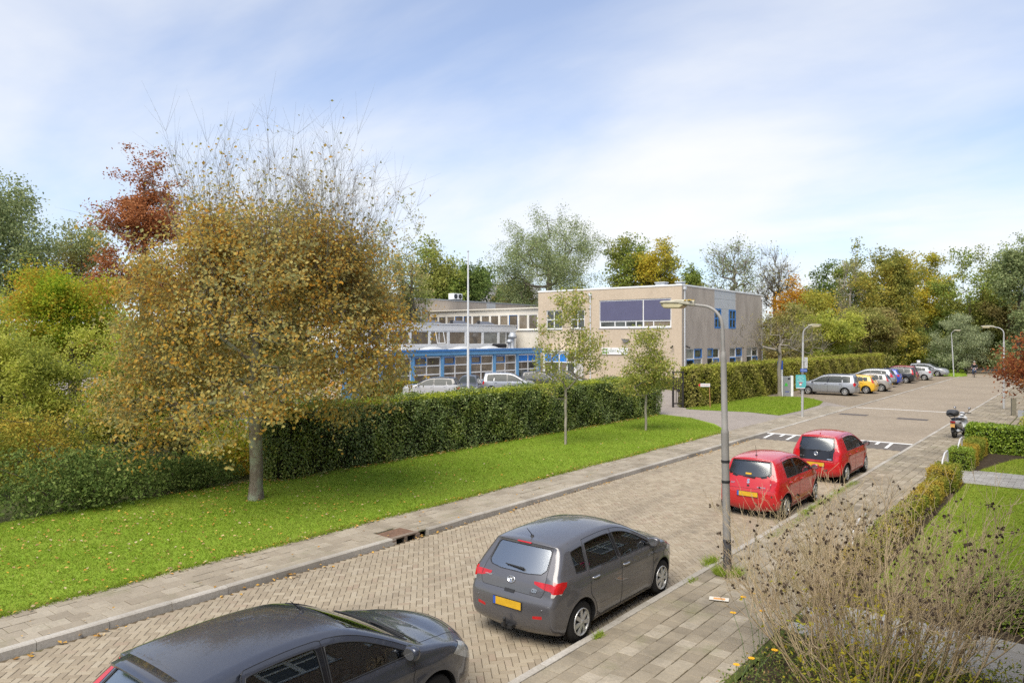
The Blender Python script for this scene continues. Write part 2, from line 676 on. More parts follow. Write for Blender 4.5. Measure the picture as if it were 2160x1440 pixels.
def hedge_leaves(rng, L, W_, H_, dens, leaf, rough=0.06, top_only=False, wav=0.05):
    """leaf points and normals on the skin of a box 0..L x 0..W x 0..H"""
    areas = [('f', L * H_), ('b', L * H_), ('t', L * W_), ('l', W_ * H_), ('r', W_ * H_)]
    Ps, Ns = [], []
    for k, a in areas:
        n = int(a * dens)
        u, v = rng.uniform(0, 1, n), rng.uniform(0, 1, n)
        if k == 'f':
            P, N = np.stack([u * L, v * 0, v * H_], 1), (0, -1, 0)
        elif k == 'b':
            P, N = np.stack([u * L, v * 0 + W_, v * H_], 1), (0, 1, 0)
        elif k == 't':
            P, N = np.stack([u * L, v * W_, v * 0 + H_], 1), (0, 0, 1)
        elif k == 'l':
            P, N = np.stack([u * 0, u * W_, v * H_], 1), (-1, 0, 0)
        else:
            P, N = np.stack([u * 0 + L, u * W_, v * H_], 1), (1, 0, 0)
        N = np.tile(np.array([N], float), (n, 1))
        wave = wav * (np.sin(P[:, 0] * 1.7 + P[:, 2] * 2.1) + np.sin(P[:, 0] * 4.3 + 1.3 - P[:, 2] * 3.4) * 0.6 + np.sin(P[:, 0] * 9.1 + P[:, 1] * 7) * 0.35)
        P = P + N * (wave[:, None] + rng.normal(size=(n, 1)) * rough)
        Ps.append(P)
        Ns.append(N)
    P, N = np.concatenate(Ps), np.concatenate(Ns)
    P[:, 2] = np.maximum(P[:, 2], 0.02)
    return P, N

def make_hedge(name, label, p0, p1, W_, H_, leafm, corem, seed, dens=500, leaf=0.07, rough=0.06, flat=0.45, wav=0.05, cat='hedge', group=None, mask=None, top_dens=1.0, tri=False):
    """runs from p0 to p1 (ground points of its front foot); the width lies to the left of that direction"""
    rng = np.random.default_rng(seed)
    p0, p1 = Vector(p0), Vector(p1)
    d = p1 - p0
    L = d.length
    t = thing(name, label, cat, p0, math.atan2(d.y, d.x), group)
    P, N = hedge_leaves(rng, L, W_, H_, dens, leaf, rough, wav=wav)
    if mask is not None:
        k = mask(P)
        P, N = P[k], N[k]
    V, F = leaf_cards(rng, P, leaf, 0.6, unit(N + np.array([0, 0, 0.35])), flat, tri=tri)
    link('foliage', mesh_np('foliage', V, F, leafm), t)
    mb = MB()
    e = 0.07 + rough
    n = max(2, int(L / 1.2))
    # lumpy core a hand's breadth under the leaves, inner shade put into its colour
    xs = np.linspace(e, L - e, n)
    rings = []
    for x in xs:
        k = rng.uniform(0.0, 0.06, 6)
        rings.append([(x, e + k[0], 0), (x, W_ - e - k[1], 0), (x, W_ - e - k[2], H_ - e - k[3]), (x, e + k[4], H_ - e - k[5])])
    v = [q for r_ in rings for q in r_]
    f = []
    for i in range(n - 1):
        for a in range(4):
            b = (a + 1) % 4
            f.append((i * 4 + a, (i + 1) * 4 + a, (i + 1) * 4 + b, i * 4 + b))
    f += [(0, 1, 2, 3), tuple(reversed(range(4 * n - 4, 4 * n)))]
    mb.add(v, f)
    mb.build('twigs', corem, t)  # the dark solid core
    return t

def grass_blades(rng, P, h=0.07, w=0.012, lean=0.95):
    n = len(P)
    a = rng.uniform(0, 2 * PI, n)
    s = np.stack([np.cos(a), np.sin(a), a * 0], 1) * w
    l = np.stack([rng.normal(size=n) * lean, rng.normal(size=n) * lean, np.ones(n)], 1)
    H_ = h * rng.uniform(0.5, 1.3, (n, 1))
    V = np.stack([P - s, P + s, P + l * H_], 1).reshape(-1, 3)
    return V, np.arange(3 * n).reshape(-1, 3)

def in_poly(P, poly):
    x, y = P[:, 0], P[:, 1]
    inside = np.zeros(len(P), bool)
    n = len(poly)
    for i in range(n):
        x0, y0 = poly[i][0], poly[i][1]
        x1, y1 = poly[(i + 1) % n][0], poly[(i + 1) % n][1]
        c = ((y0 > y) != (y1 > y)) & (x < (x1 - x0) * (y - y0) / (y1 - y0 + 1e-12) + x0)
        inside ^= c
    return inside

def scatter(rng, poly, n, dens_fn=None):
    A = np.array([p[:2] for p in poly], float)
    lo, hi = A.min(0), A.max(0)
    P = rng.uniform(lo, hi, (n, 2))
    P = P[in_poly(P, poly)]
    if dens_fn is not None:
        P = P[rng.uniform(0, 1, len(P)) < dens_fn(P)]
    return P

# ------------------------------------------------------------ ground, road, pavements
def struct(name, me, **k):
    return link(name, me, kind='structure', **k)

def sheet(poly, z):
    V = np.array([(p[0], p[1], z if len(p) < 3 else p[2]) for p in poly], float)
    return V

def poly_mesh(name, poly, z, mat):
    me = bpy.data.meshes.new(name)
    me.from_pydata([(p[0], p[1], z if len(p) < 3 else p[2]) for p in poly], [], [tuple(range(len(poly)))])
    me.materials.append(mat)
    return me

# materials -----------------------------------------------------
m, n = nmat('earth'); t = NT(n)
p = t.pos()
f = t.noise(0.05, 6, 0.6, p)
g = t.noise(3.0, 5, 0.7, p)
c = t.ramp(f, [(0.3, (0.045, 0.075, 0.02)), (0.55, (0.07, 0.085, 0.03)), (0.75, (0.09, 0.08, 0.045))])
c = t.mix(t.mrange(g, 0.3, 0.7, 0, 0.5), c, (0.05, 0.04, 0.025))
t.out(t.bsdf(c, 0.95, 0.1, 0, t.bump(g, 0.5, 0.05)))
MAT['earth'] = m

def brickmat(name, stops, joint=False):
    m, n = nmat(name); t = NT(n)
    p = t.pos()
    c = t.ramp(t.rnd(), stops)
    f = t.noise(0.35, 5, 0.6, p)
    c = t.mix(t.mrange(f, 0.35, 0.7, 0.0, 0.30), c, (0.26, 0.215, 0.15))
    gr = t.noise(55, 4, 0.7, p)
    c = t.mix(t.mrange(gr, 0.35, 0.75, 0.0, 0.40), c, (0.21, 0.18, 0.13), 'MIX')
    # tyre tracks and drips run along the street
    mv = t.new('ShaderNodeMapping'); mv.inputs['Scale'].default_value = (1.1, 0.10, 1); t.link(p, mv.inputs[0])
    c = t.mix(t.mrange(t.noise(1.0, 5, 0.6, mv.outputs[0]), 0.50, 0.70, 0, 0.42), c, (0.17, 0.14, 0.105))
    c = t.mix(t.mrange(t.noise(0.9, 3, 0.6, p), 0.64, 0.76, 0, 0.45), c, (0.12, 0.105, 0.085))
    sp = t.mrange(t.noise(120, 2, 0.5, p), 0.62, 0.72)
    c = t.mix(t.math('MULTIPLY', sp, 0.45), c, (0.52, 0.47, 0.40))
    t.out(t.bsdf(c, 0.86, 0.25, 0, t.bump(gr, 0.35, 0.006)))
    MAT[name] = m
    return m
brickmat('road_brick', [(0.0, (0.27, 0.218, 0.153)), (0.3, (0.325, 0.268, 0.19)), (0.6, (0.36, 0.30, 0.213)), (0.85, (0.395, 0.338, 0.25)), (1.0, (0.30, 0.225, 0.16))])

m, n = nmat('joint_sand'); t = NT(n)
p = t.pos()
f = t.noise(0.9, 5, 0.65, p)
c = t.ramp(f, [(0.35, (0.09, 0.068, 0.045)), (0.6, (0.12, 0.095, 0.062)), (0.75, (0.10, 0.105, 0.04))])
t.out(t.bsdf(c, 0.95, 0.1))
MAT['joint_sand'] = m

m, n = nmat('mossy_joint'); t = NT(n)
p = t.pos()
f = t.noise(0.8, 5, 0.65, p)
c = t.ramp(f, [(0.40, (0.05, 0.045, 0.03)), (0.52, (0.07, 0.085, 0.025)), (0.72, (0.12, 0.15, 0.025))])
t.out(t.bsdf(c, 0.95, 0.1))
MAT['mossy_joint'] = m

def slabmat(name, stops, stain=(0.10, 0.085, 0.06), stain_amt=0.75, moss=0.35):
    m, n = nmat(name); t = NT(n)
    p = t.pos()
    c = t.ramp(t.rnd(), stops)
    f = t.noise(0.55, 6, 0.68, p)
    c = t.mix(t.mrange(f, 0.46, 0.68, 0.0, stain_amt), c, stain)
    g = t.noise(26, 5, 0.7, p)
    c = t.mix(t.mrange(g, 0.35, 0.7, 0.0, 0.45), c, (0.17, 0.15, 0.12))
    ms = t.mrange(t.noise(1.3, 4, 0.7, p), 0.56, 0.72, 0, moss)
    c = t.mix(ms, c, (0.13, 0.145, 0.05))
    sp = t.mrange(t.noise(70, 2, 0.5, p), 0.63, 0.73, 0, 0.4)
    c = t.mix(sp, c, (0.5, 0.47, 0.41))
    t.out(t.bsdf(c, 0.88, 0.25, 0, t.bump(g, 0.3, 0.008)))
    MAT[name] = m
    return m
slabmat('pavement_slab', [(0.0, (0.25, 0.208, 0.148)), (0.5, (0.30, 0.252, 0.18)), (0.85, (0.345, 0.295, 0.215)), (1.0, (0.42, 0.365, 0.28))])
slabmat('verge_slab', [(0.0, (0.28, 0.235, 0.175)), (0.5, (0.345, 0.295, 0.222)), (1.0, (0.39, 0.34, 0.262))], (0.15, 0.125, 0.085), 0.55, 0.3)
slabmat('kerb_stone', [(0.0, (0.38, 0.35, 0.30)), (0.5, (0.45, 0.415, 0.36)), (1.0, (0.50, 0.465, 0.41))], (0.16, 0.14, 0.11), 0.6, 0.15)
slabmat('grey_paver', [(0.0, (0.29, 0.28, 0.27)), (0.5, (0.36, 0.35, 0.33)), (1.0, (0.43, 0.42, 0.40))], (0.20, 0.185, 0.165), 0.5, 0.15)

# brick-paved surfaces too far away to tell the bricks apart
def farpave(name, base, hi, ang=45):
    m, n = nmat(name); t = NT(n)
    mpn = t.new('ShaderNodeMapping')
    mpn.inputs['Rotation'].default_value = (0, 0, R(ang))
    t.link(t.pos(), mpn.inputs[0])
    b = t.new('ShaderNodeTexBrick')
    b.inputs['Scale'].default_value = 5
    b.inputs['Mortar Size'].default_value = 0.02
    b.inputs['Brick Width'].default_value = 1.0
    b.inputs['Row Height'].default_value = 0.5
    b.inputs['Color1'].default_value = (*base, 1)
    b.inputs['Color2'].default_value = (*hi, 1)
    b.inputs['Mortar'].default_value = tuple(x * 0.45 for x in base) + (1,)
    t.link(mpn.outputs[0], b.inputs['Vector'])
    f = t.noise(0.25, 6, 0.65, t.pos())
    c = t.mix(t.mrange(f, 0.4, 0.7, 0, 0.45), b.outputs['Color'], tuple(x * 0.62 for x in base))
    g = t.noise(30, 4, 0.7, t.pos())
    c = t.mix(t.mrange(g, 0.4, 0.7, 0, 0.3), c, tuple(x * 0.7 for x in base))
    t.out(t.bsdf(c, 0.9, 0.2, 0, t.bump(g, 0.3, 0.01)))
    MAT[name] = m
    return m
farpave('far_road', (0.30, 0.245, 0.18), (0.36, 0.30, 0.225))
farpave('bay_paving', (0.25, 0.20, 0.142), (0.305, 0.25, 0.18))
farpave('drive_paving', (0.29, 0.25, 0.215), (0.35, 0.305, 0.265), 0)

def grassmat(name, stops, pale):
    m, n = nmat(name); t = NT(n)
    p = t.pos()
    c = t.ramp(t.island(), stops)
    f = t.noise(0.45, 5, 0.65, p)
    c = t.mix(t.mrange(f, 0.42, 0.68, 0, 0.6), c, pale)
    f2 = t.noise(2.2, 4, 0.6, p)
    c = t.mix(t.mrange(f2, 0.5, 0.75, 0, 0.28), c, tuple(x * 0.6 for x in stops[0][1]))
    c = t.mix(t.mrange(t.noise(1.1, 5, 0.7, t.new('ShaderNodeVectorMath', operation='ADD').outputs[0] if False else p, 1.5), 0.60, 0.72, 0, 0.30), c, (0.30, 0.28, 0.10))
    d = t.new('ShaderNodeBsdfDiffuse'); t.link(c, d.inputs[0])
    tr = t.new('ShaderNodeBsdfTranslucent'); t.link(c, tr.inputs[0])
    mx = t.new('ShaderNodeMixShader'); mx.inputs[0].default_value = 0.42
    t.link(d.outputs[0], mx.inputs[1]); t.link(tr.outputs[0], mx.inputs[2])
    t.out(mx.outputs[0])
    MAT[name] = m
    return m
grassmat('grass', [(0.0, (0.185, 0.28, 0.024)), (0.5, (0.26, 0.365, 0.038)), (0.85, (0.34, 0.43, 0.065)), (1.0, (0.29, 0.31, 0.07))], (0.34, 0.39, 0.075))
grassmat('lawn_grass', [(0.0, (0.245, 0.325, 0.032)), (0.5, (0.345, 0.42, 0.055)), (0.85, (0.43, 0.49, 0.085)), (1.0, (0.32, 0.34, 0.08))], (0.38, 0.41, 0.10))
m, n = nmat('turf'); t = NT(n)
g = t.noise(24, 5, 0.7, t.pos())
c = t.ramp(t.noise(0.7, 5, 0.6, t.pos()), [(0.35, (0.18, 0.29, 0.026)), (0.65, (0.24, 0.345, 0.042))])
c = t.mix(t.mrange(g, 0.35, 0.65, 0, 0.4), c, (0.13, 0.17, 0.025))
t.out(t.bsdf(c, 0.95, 0.05, 0, t.bump(g, 0.7, 0.03)))
MAT['turf'] = m
m, n = nmat('soil'); t = NT(n)
g = t.noise(9, 6, 0.7, t.pos())
c = t.ramp(g, [(0.3, (0.035, 0.026, 0.018)), (0.7, (0.085, 0.065, 0.045))])
t.out(t.bsdf(c, 0.95, 0.1, 0, t.bump(g, 0.8, 0.05)))
MAT['soil'] = m
m, n = nmat('road_marking'); t = NT(n)
g = t.noise(14, 5, 0.7, t.pos())
c = t.mix(t.mrange(g, 0.5, 0.75, 0, 0.6), (0.72, 0.71, 0.68), (0.36, 0.33, 0.28))
t.out(t.bsdf(c, 0.75, 0.3))
MAT['road_marking'] = m
m, n = nmat('dark_block'); t = NT(n)
g = t.noise(10, 5, 0.7, t.pos())
c = t.mix(t.mrange(g, 0.4, 0.7), (0.105, 0.092, 0.080), (0.165, 0.145, 0.125))
t.out(t.bsdf(c, 0.85, 0.3))
MAT['dark_block'] = m

RX0, RX1 = -12.0, -5.88          # road edges
TZ = 0.08                        # level of the raised table
struct('ground', poly_mesh('ground', [(-900, -500), (900, -500), (900, 1500), (-900, 1500)], -0.06, MAT['earth']))

# ---- road bed and its bricks (herringbone at 45 degrees to the kerb)
road = struct('road', mesh_np('road', [(RX0, -6, -0.026), (RX1, -6, -0.026), (RX1, 32.7, -0.026), (RX0, 32.7, -0.026)], np.array([[0, 1, 2, 3]]), MAT['joint_sand']))

CAMP = np.array([0, 0, 4.5])
TH = R(38.5)
def view(P):
    """pixel (2160 wide) and depth of world points, used only to pick which pieces show largest"""
    x, y, z = P[:, 0], P[:, 1], P[:, 2]
    Y = -math.sin(TH) * x + math.cos(TH) * y
    X = math.cos(TH) * x + math.sin(TH) * y
    return 1080 + 1540 * X / Y, 714 - 1540 * (z - 4.5) / Y, Y

def nearest_in_view(P, n=300):
    px, py, Y = view(P)
    d = np.where((px > 0) & (px < 2160) & (py < 1440) & (Y > 1), Y, 1e6)
    k = np.argsort(d)[:n]
    return k[d[k] < 1e5]

def block_verts(w, l, h, ch=0.006):
    a, b = w / 2, l / 2
    return np.array([(-a, -b, -h), (a, -b, -h), (a, b, -h), (-a, b, -h),
                     (-a, -b, -ch), (a, -b, -ch), (a, b, -ch), (-a, b, -ch),
                     (-a + ch, -b + ch, 0), (a - ch, -b + ch, 0), (a - ch, b - ch, 0), (-a + ch, b - ch, 0)])
BLK_F = np.array([(0, 1, 5, 4), (1, 2, 6, 5), (2, 3, 7, 6), (3, 0, 4, 7), (4, 5, 9, 8), (5, 6, 10, 9), (6, 7, 11, 10), (7, 4, 8, 11), (8, 9, 10, 11)])

def lay(parent, name, P, ang, w, l, h, mat, seed, n_single=300, zj=0.002, tilt=0.006, stuff_name=None, aj=0.008, ch=0.006):
    """P (n,3) centres of the top faces; the n_single that show largest are objects, the rest one mesh"""
    rng = np.random.default_rng(seed)
    P = np.asarray(P, float).copy()
    n = len(P)
    P[:, 2] += rng.normal(size=n) * zj
    A = np.broadcast_to(np.asarray(ang, float), (n,)) + rng.normal(size=n) * aj
    tx, ty = rng.normal(size=n) * tilt, rng.normal(size=n) * tilt
    single = nearest_in_view(P, n_single) if n_single else np.zeros(0, int)
    bv = block_verts(w, l, h, ch)
    if len(single):
        me = mesh_np(name, bv, BLK_F, mat)
        for i in single:
            link(name, me, parent, tuple(P[i]), (tx[i], ty[i], A[i]))
    rest = np.setdiff1d(np.arange(n), single)
    if len(rest):
        ca, sa = np.cos(A[rest])[:, None], np.sin(A[rest])[:, None]
        x = bv[None, :, 0] * ca - bv[None, :, 1] * sa
        y = bv[None, :, 0] * sa + bv[None, :, 1] * ca
        z = bv[None, :, 2] + bv[None, :, 1] * tx[rest][:, None] - bv[None, :, 0] * ty[rest][:, None]
        V = np.stack([x + P[rest, 0:1], y + P[rest, 1:2], z + P[rest, 2:3]], 2).reshape(-1, 3)
        F = (np.arange(len(rest))[:, None, None] * 12 + BLK_F[None]).reshape(-1, 4)
        link(stuff_name or (name + '_field'), mesh_np(name + '_field', V, F, mat), parent, kind='stuff')

def herringbone(x0, x1, y0, y1, z, u=0.1, ang=PI / 4):
    ca, sa = math.cos(ang), math.sin(ang)
    c = np.array([(x0, y0), (x1, y0), (x1, y1), (x0, y1)])
    rx = c[:, 0] * ca + c[:, 1] * sa
    ry = -c[:, 0] * sa + c[:, 1] * ca
    i0, i1 = int(rx.min() / u) - 2, int(rx.max() / u) + 2
    j0, j1 = int(ry.min() / u) - 2, int(ry.max() / u) + 2
    I, J = np.meshgrid(np.arange(i0, i1), np.arange(j0, j1), indexing='ij')
    I, J = I.ravel(), J.ravel()
    k = (I - J) % 4
    H_ = k == 0
    V_ = k == 2
    cx = np.concatenate([(I[H_] + 1.0) * u, (I[V_] + 0.5) * u])
    cy = np.concatenate([(J[H_] + 0.5) * u, (J[V_]) * u])
    a = np.concatenate([np.full(H_.sum(), PI / 2 + ang), np.full(V_.sum(), ang)])
    X, Y = cx * ca - cy * sa, cx * sa + cy * ca
    m_ = (X > x0) & (X < x1) & (Y > y0) & (Y < y1)
    return np.stack([X[m_], Y[m_], np.full(m_.sum(), z)], 1), a[m_]

U = 0.105
P, A = herringbone(RX0 + 0.05, RX1 - 0.05, 1.0, 32.65, 0.0, U)
# a slight camber and sagging wheel tracks
P[:, 2] += -0.006 * ((P[:, 0] + 8.9) / 3.0) ** 2 + 0.004 * np.sin(P[:, 1] * 0.9 + P[:, 0])
lay(road, 'brick', P, A, U - 0.0065, 2 * U - 0.0065, 0.06, MAT['road_brick'], 5, 300, 0.0014, 0.008)

# ---- raised table at the crossing and the street beyond it
table = struct('raised_road', mesh_np('raised_road', [(RX0, 34.35, TZ), (RX1, 34.35, TZ), (RX1, 104, TZ), (RX0, 104, TZ)], np.array([[0, 1, 2, 3]]), MAT['far_road']))
ramp = struct('ramp', mesh_np('ramp', [(RX0, 32.7, -0.012), (RX1, 32.7, -0.012), (RX1, 34.35, TZ), (RX0, 34.35, TZ)], np.array([[0, 1, 2, 3]]), MAT['dark_block']))
def ramp_z(y):
    return -0.012 + (y - 32.7) / 1.65 * (TZ + 0.012)
def flat_quad(x0, x1, y0, y1, z0, z1, h=0.006):
    mb = MB()
    v = [(x0, y0, z0), (x1, y0, z0), (x1, y1, z1), (x0, y1, z1)]
    v2 = [(a, b, c + h) for a, b, c in v]
    mb.add(v + v2, [(4, 5, 6, 7), (0, 1, 5, 4), (1, 2, 6, 5), (2, 3, 7, 6), (3, 0, 4, 7)])
    return mb
flat_quad(RX0 + 0.05, RX1 - 0.02, 34.2, 34.36, ramp_z(34.2) + 0.004, TZ + 0.004).build('white_line', MAT['road_marking'], ramp)
k = 0
x = RX0 + 0.35
while x < RX1 - 0.3:
    y0 = 33.0 if k % 2 == 0 else 33.65
    flat_quad(x - 0.06, x + 0.06, y0, 34.2, ramp_z(y0) + 0.004, ramp_z(34.2) + 0.004).build('white_tooth', MAT['road_marking'], ramp)
    x += 0.5
    k += 1
flat_quad(RX0 + 0.1, RX1 - 0.02, 50.45, 50.62, TZ + 0.003, TZ + 0.003, 0.004).build('white_line', MAT['road_marking'], table)
for mx, my in ((-10.9, 45.6), (-7.75, 45.0)):
    mb = MB()
    mb.box(-0.75, 0.75, -0.32, 0.32, 0, 0.012)
    mc = tag(mb.build('inspection_cover', plain('cover_iron', (0.10, 0.085, 0.08), 0.7, 0.4, 0.2), loc=(mx, my, TZ + 0.002), bevel=0.004),
             'dark oblong inspection cover in the raised brick road, ' + ('nearer the left kerb' if mx < -9 else 'nearer the white scooter'), 'cover', 'covers in the raised road')
# parking bays on the left of the street, up to the hedge
struct('parking_bay', poly_mesh('parking_bay', [(-20.2, 53.4), (-14.5, 53.4), (-12.16, 50.4), (-12.16, 100), (-20.2, 100)], TZ + 0.006, MAT['bay_paving']))
struct('far_path', poly_mesh('far_path', [(-12, 104), (-5.88, 104), (-7.0, 118), (-13, 135), (-16.5, 135), (-13.5, 118)], TZ - 0.01, MAT['bay_paving']))
# driveway through the gate and the school yard behind the hedge
struct('driveway', poly_mesh('driveway', [(-12.1, 33), (-12.1, 56), (-20.2, 56), (-20.2, 43.4), (-24, 43.4), (-24, 38.2), (-20.2, 38.4), (-17.4, 37.4), (-14.2, 34)], 0.083, MAT['drive_paving']))
struct('school_yard', poly_mesh('school_yard', [(-21, 20), (-21, 100), (-90, 100), (-90, 20)], 0.02, MAT['drive_paving']))

# ---- left pavement
lp = struct('pavement', poly_mesh('pavement', [(-13.62, -6), (RX0 - 0.1, -6), (RX0 - 0.1, 50.4), (-13.9, 51.6), (-13.9, 36), (-13.62, 33)], 0.075, MAT['mossy_joint']))
def slab_grid(x0, x1, y0, y1, z, w=0.3, l=0.3, seed=0):
    out = []
    nx = int(round((x1 - x0) / w))
    for i in range(nx):
        off = (i % 2) * l * 0.5 + (0.013 * i) % 0.05
        ys = np.arange(y0 + off, y1, l)
        out.append(np.stack([np.full(len(ys), x0 + (i + 0.5) * w), ys, np.full(len(ys), z)], 1))
    return np.concatenate(out)
P = slab_grid(-13.62, -12.12, 1.0, 50.3, 0.10)
P = P[~((np.abs(P[:, 1] - 11.3) < 0.38) & (P[:, 0] > -12.62))]          # the gully lid takes the place of a few slabs
P[:, 2] += 0.008 * np.sin(P[:, 1] * 1.3 + P[:, 0] * 2)
lay(lp, 'slab', P, 0.0, 0.293, 0.293, 0.05, MAT['verge_slab'], 9, 300, 0.003, 0.008)
for i, y in enumerate(np.arange(-2, 50.3, 1.0)):
    if abs(y + 0.5 - 11.3) < 0.55:
        continue
    mb = MB()
    lo = 0.0 if y < 32 else 0.0
    rng_ = random.Random(i)
    h = 0.112 + rng_.uniform(-0.004, 0.004)
    xo = rng_.uniform(-0.008, 0.008)
    prof = [(-12.13, -0.1), (-12.13, h), (-12.035, h), (-12.008, h - 0.02), (-11.99, -0.1)]
    v = [(px + xo, yy, pz) for yy in (y + 0.004, y + 0.996) for px, pz in prof]
    f = [(0, 1, 2, 3, 4), (9, 8, 7, 6, 5)] + [(k, 5 + k, 5 + (k + 1) % 5, (k + 1) % 5) for k in range(5)]
    mb.add(v, f)
    mb.build('kerb_stone', MAT['kerb_stone'], lp)
# low kerb line between the street and the parking bays
for i, y in enumerate(np.arange(50.6, 98, 2.0)):
    MB().box(-12.16, -12.0, y, y + 1.99, -0.05, TZ + 0.03).build('kerb_stone', MAT['kerb_stone'], table)

# gully in the left kerb
gl = thing('road_gully', 'rust brown gully lid with a dark mouth let into the left kerb', 'gully', (-12.3, 11.3, 0.1))
MB().box(-0.30, 0.17, -0.36, 0.36, 0.0, 0.014).build('lid', plain('rusty_lid', (0.17, 0.10, 0.065), 0.8, 0.3, 0.1, 0.3, 12), gl, bevel=0.006)
mb = MB(); mb.box(0.172, 0.29, -0.40, 0.40, -0.02, 0.016)
mb.box(0.172, 0.30, -0.42, -0.30, -0.16, -0.02); mb.box(0.172, 0.30, 0.30, 0.42, -0.16, -0.02)
mb.box(0.172, 0.29, -0.04, 0.04, -0.16, -0.02)
mb.build('gully_frame', plain('gully_iron', (0.22, 0.17, 0.13), 0.8, 0.3, 0.1, 0.25, 12), gl, bevel=0.006)
MB().box(0.10, 0.17, -0.30, 0.30, -0.16, -0.02).build('mouth', plain('gully_dark', (0.01, 0.01, 0.01), 0.9), gl)

# ---- right pavement
rp = struct('pavement', poly_mesh('pavement', [(RX1 + 0.12, -6), (-3.62, -6), (-3.62, 33.6), (-4.1, 36), (-2.6, 39), (-2.6, 104), (RX1 + 0.12, 104)], 0.062, MAT['mossy_joint']))
P = slab_grid(-5.76, -3.465, 5.0, 104, 0.085, 0.255, 0.255)
P2 = slab_grid(-3.64, -2.74, 38, 70, 0.085)
P = np.concatenate([P, P2])
P = P[((P[:, 0] + 5.38) ** 2 + (P[:, 1] - 13.28) ** 2 > 0.02) & (P[:, 0] < np.where(P[:, 1] > 36, 9, -3.6))]
P[:, 2] += 0.006 * np.sin(P[:, 1] * 1.1 + P[:, 0] * 3)
lay(rp, 'slab', P, 0.0, 0.248, 0.248, 0.05, MAT['pavement_slab'], 11, 300, 0.003, 0.007)
for i, y in enumerate(np.arange(4, 104, 1.0)):
    rng_ = random.Random(i + 500)
    h = 0.09 + rng_.uniform(-0.003, 0.003)
    xo = rng_.uniform(-0.006, 0.006)
    MB().box(-5.885 + xo, -5.765 + xo, y + 0.004, y + 0.996, -0.1, h).build('kerb_stone', MAT['kerb_stone'], rp, bevel=0.008)

# ---- grass
rng = np.random.default_rng(3)
V1 = [(-13.62, -8), (-13.62, 33), (-13.95, 34.2), (-14.45, 34.85), (-15.4, 36.2), (-17.4, 37.9), (-19.4, 38.7), (-20.1, 38.7), (-20.6, -8)]
V2 = [(-18.9, 42.6), (-16.2, 43.2), (-14.1, 42.4), (-14.0, 46.3), (-14.2, 50.6), (-14.7, 53.2), (-16.0, 55.4), (-17.2, 56.5), (-18.5, 56.0), (-20.0, 55.0), (-20.0, 42.6)]
V3 = [(-12.2, 97.2), (-11.6, 101), (-14, 118), (-17, 135), (-60, 135), (-24, 100), (-13.2, 98.8)]
def ear(poly, z):
    me = bpy.data.meshes.new('turf')
    me.from_pydata([(p[0], p[1], z) for p in poly], [], [tuple(range(len(poly)))])
    bm = bmesh.new(); bm.from_mesh(me)
    bmesh.ops.triangulate(bm, faces=bm.faces)
    bm.to_mesh(me); bm.free()
    me.materials.append(MAT['turf'])
    return me
for poly, z in ((V1, 0.094), (V2, 0.094), (V3, 0.098)):
    struct('grass_verge', ear(poly, z))
def blades(name, polys, z, mat, h, w, seed, parent=None, kind='stuff'):
    rng = np.random.default_rng(seed)
    parts = []
    for poly, n, hh in polys:
        P = scatter(rng, poly, n)
        px, py, Y = view(np.column_stack([P, np.full(len(P), z)]))
        P = P[(px > -60) & (px < 2230) & (Y > 2)]
        P3 = np.column_stack([P, np.full(len(P), z)])
        f = 0.75 + 0.5 * np.sin(P[:, 0] * 2.1 + np.sin(P[:, 1] * 1.3) * 2)
        V, F = grass_blades(rng, P3, hh, w)
        parts.append((V, F))
    V, F = join_np(parts)
    return link(name, mesh_np(name, V, F, mat), parent, kind=kind)
near1 = [(-13.55, 0), (-13.55, 20), (-20.4, 20), (-20.4, 0)]
far1 = [(-13.55, 20), (-13.62, 33), (-14.5, 34.8), (-17.4, 37.9), (-20.0, 38.6), (-20.4, 20)]
edge1 = [(-13.48, 1), (-13.50, 33), (-13.75, 33), (-13.72, 1)]
tag(blades('grass', [(near1, 90000, 0.06), (far1, 60000, 0.065), (edge1, 9000, 0.09)], 0.094, MAT['grass'], 0.07, 0.009, 1), 'bright green mown grass along the ivy hedge', 'grass')
tag(blades('grass', [(V2, 30000, 0.08)], 0.094, MAT['grass'], 0.08, 0.016, 2), 'bright green grass patch in front of the second hedge', 'grass')
tag(blades('grass', [(V3[:3] + V3[4:], 16000, 0.16)], 0.1, MAT['grass'], 0.1, 0.03, 4), 'long grass at the end of the street by the park', 'grass')

# ---- front gardens on the right
struct('garden_soil', poly_mesh('garden_soil', [(-3.60, -8), (0.45, -8), (0.45, 104), (-2.58, 104), (-2.58, 38.6), (-3.60, 36.5)], 0.05, MAT['soil']))
L1 = [(-3.12, 14.2), (0.4, 14.2), (0.4, 26.15), (-3.05, 26.15)]
L2 = [(-2.98, 28.95), (0.4, 28.95), (0.4, 33.6), (-1.5, 33.5), (-2.2, 32.6), (-2.6, 31)]
L0 = [(-2.6, 4.0), (0.4, 4.0), (0.4, 10.6), (-2.6, 10.6)]
for poly in (L1, L2):
    struct('lawn', ear(poly, 0.062))
tag(blades('lawn_grass', [(L1, 42000, 0.05)], 0.062, MAT['lawn_grass'], 0.05, 0.008, 7), 'mown front garden lawn on the near side of the grey brick path', 'grass')
tag(blades('lawn_grass', [(L2, 14000, 0.05)], 0.062, MAT['lawn_grass'], 0.05, 0.011, 8), 'mown front garden lawn enclosed by the laurel hedge', 'grass')
gp = struct('garden_path', poly_mesh('garden_path', [(-3.74, 26.2), (0.45, 26.2), (0.45, 28.85), (-3.74, 28.85)], 0.066, MAT['mossy_joint']))
pts = []
for i, y in enumerate(np.arange(26.3, 28.85, 0.165)):
    for xx in np.arange(-3.68 + (i % 2) * 0.165, 0.4, 0.33):
        pts.append((xx, y, 0.082))
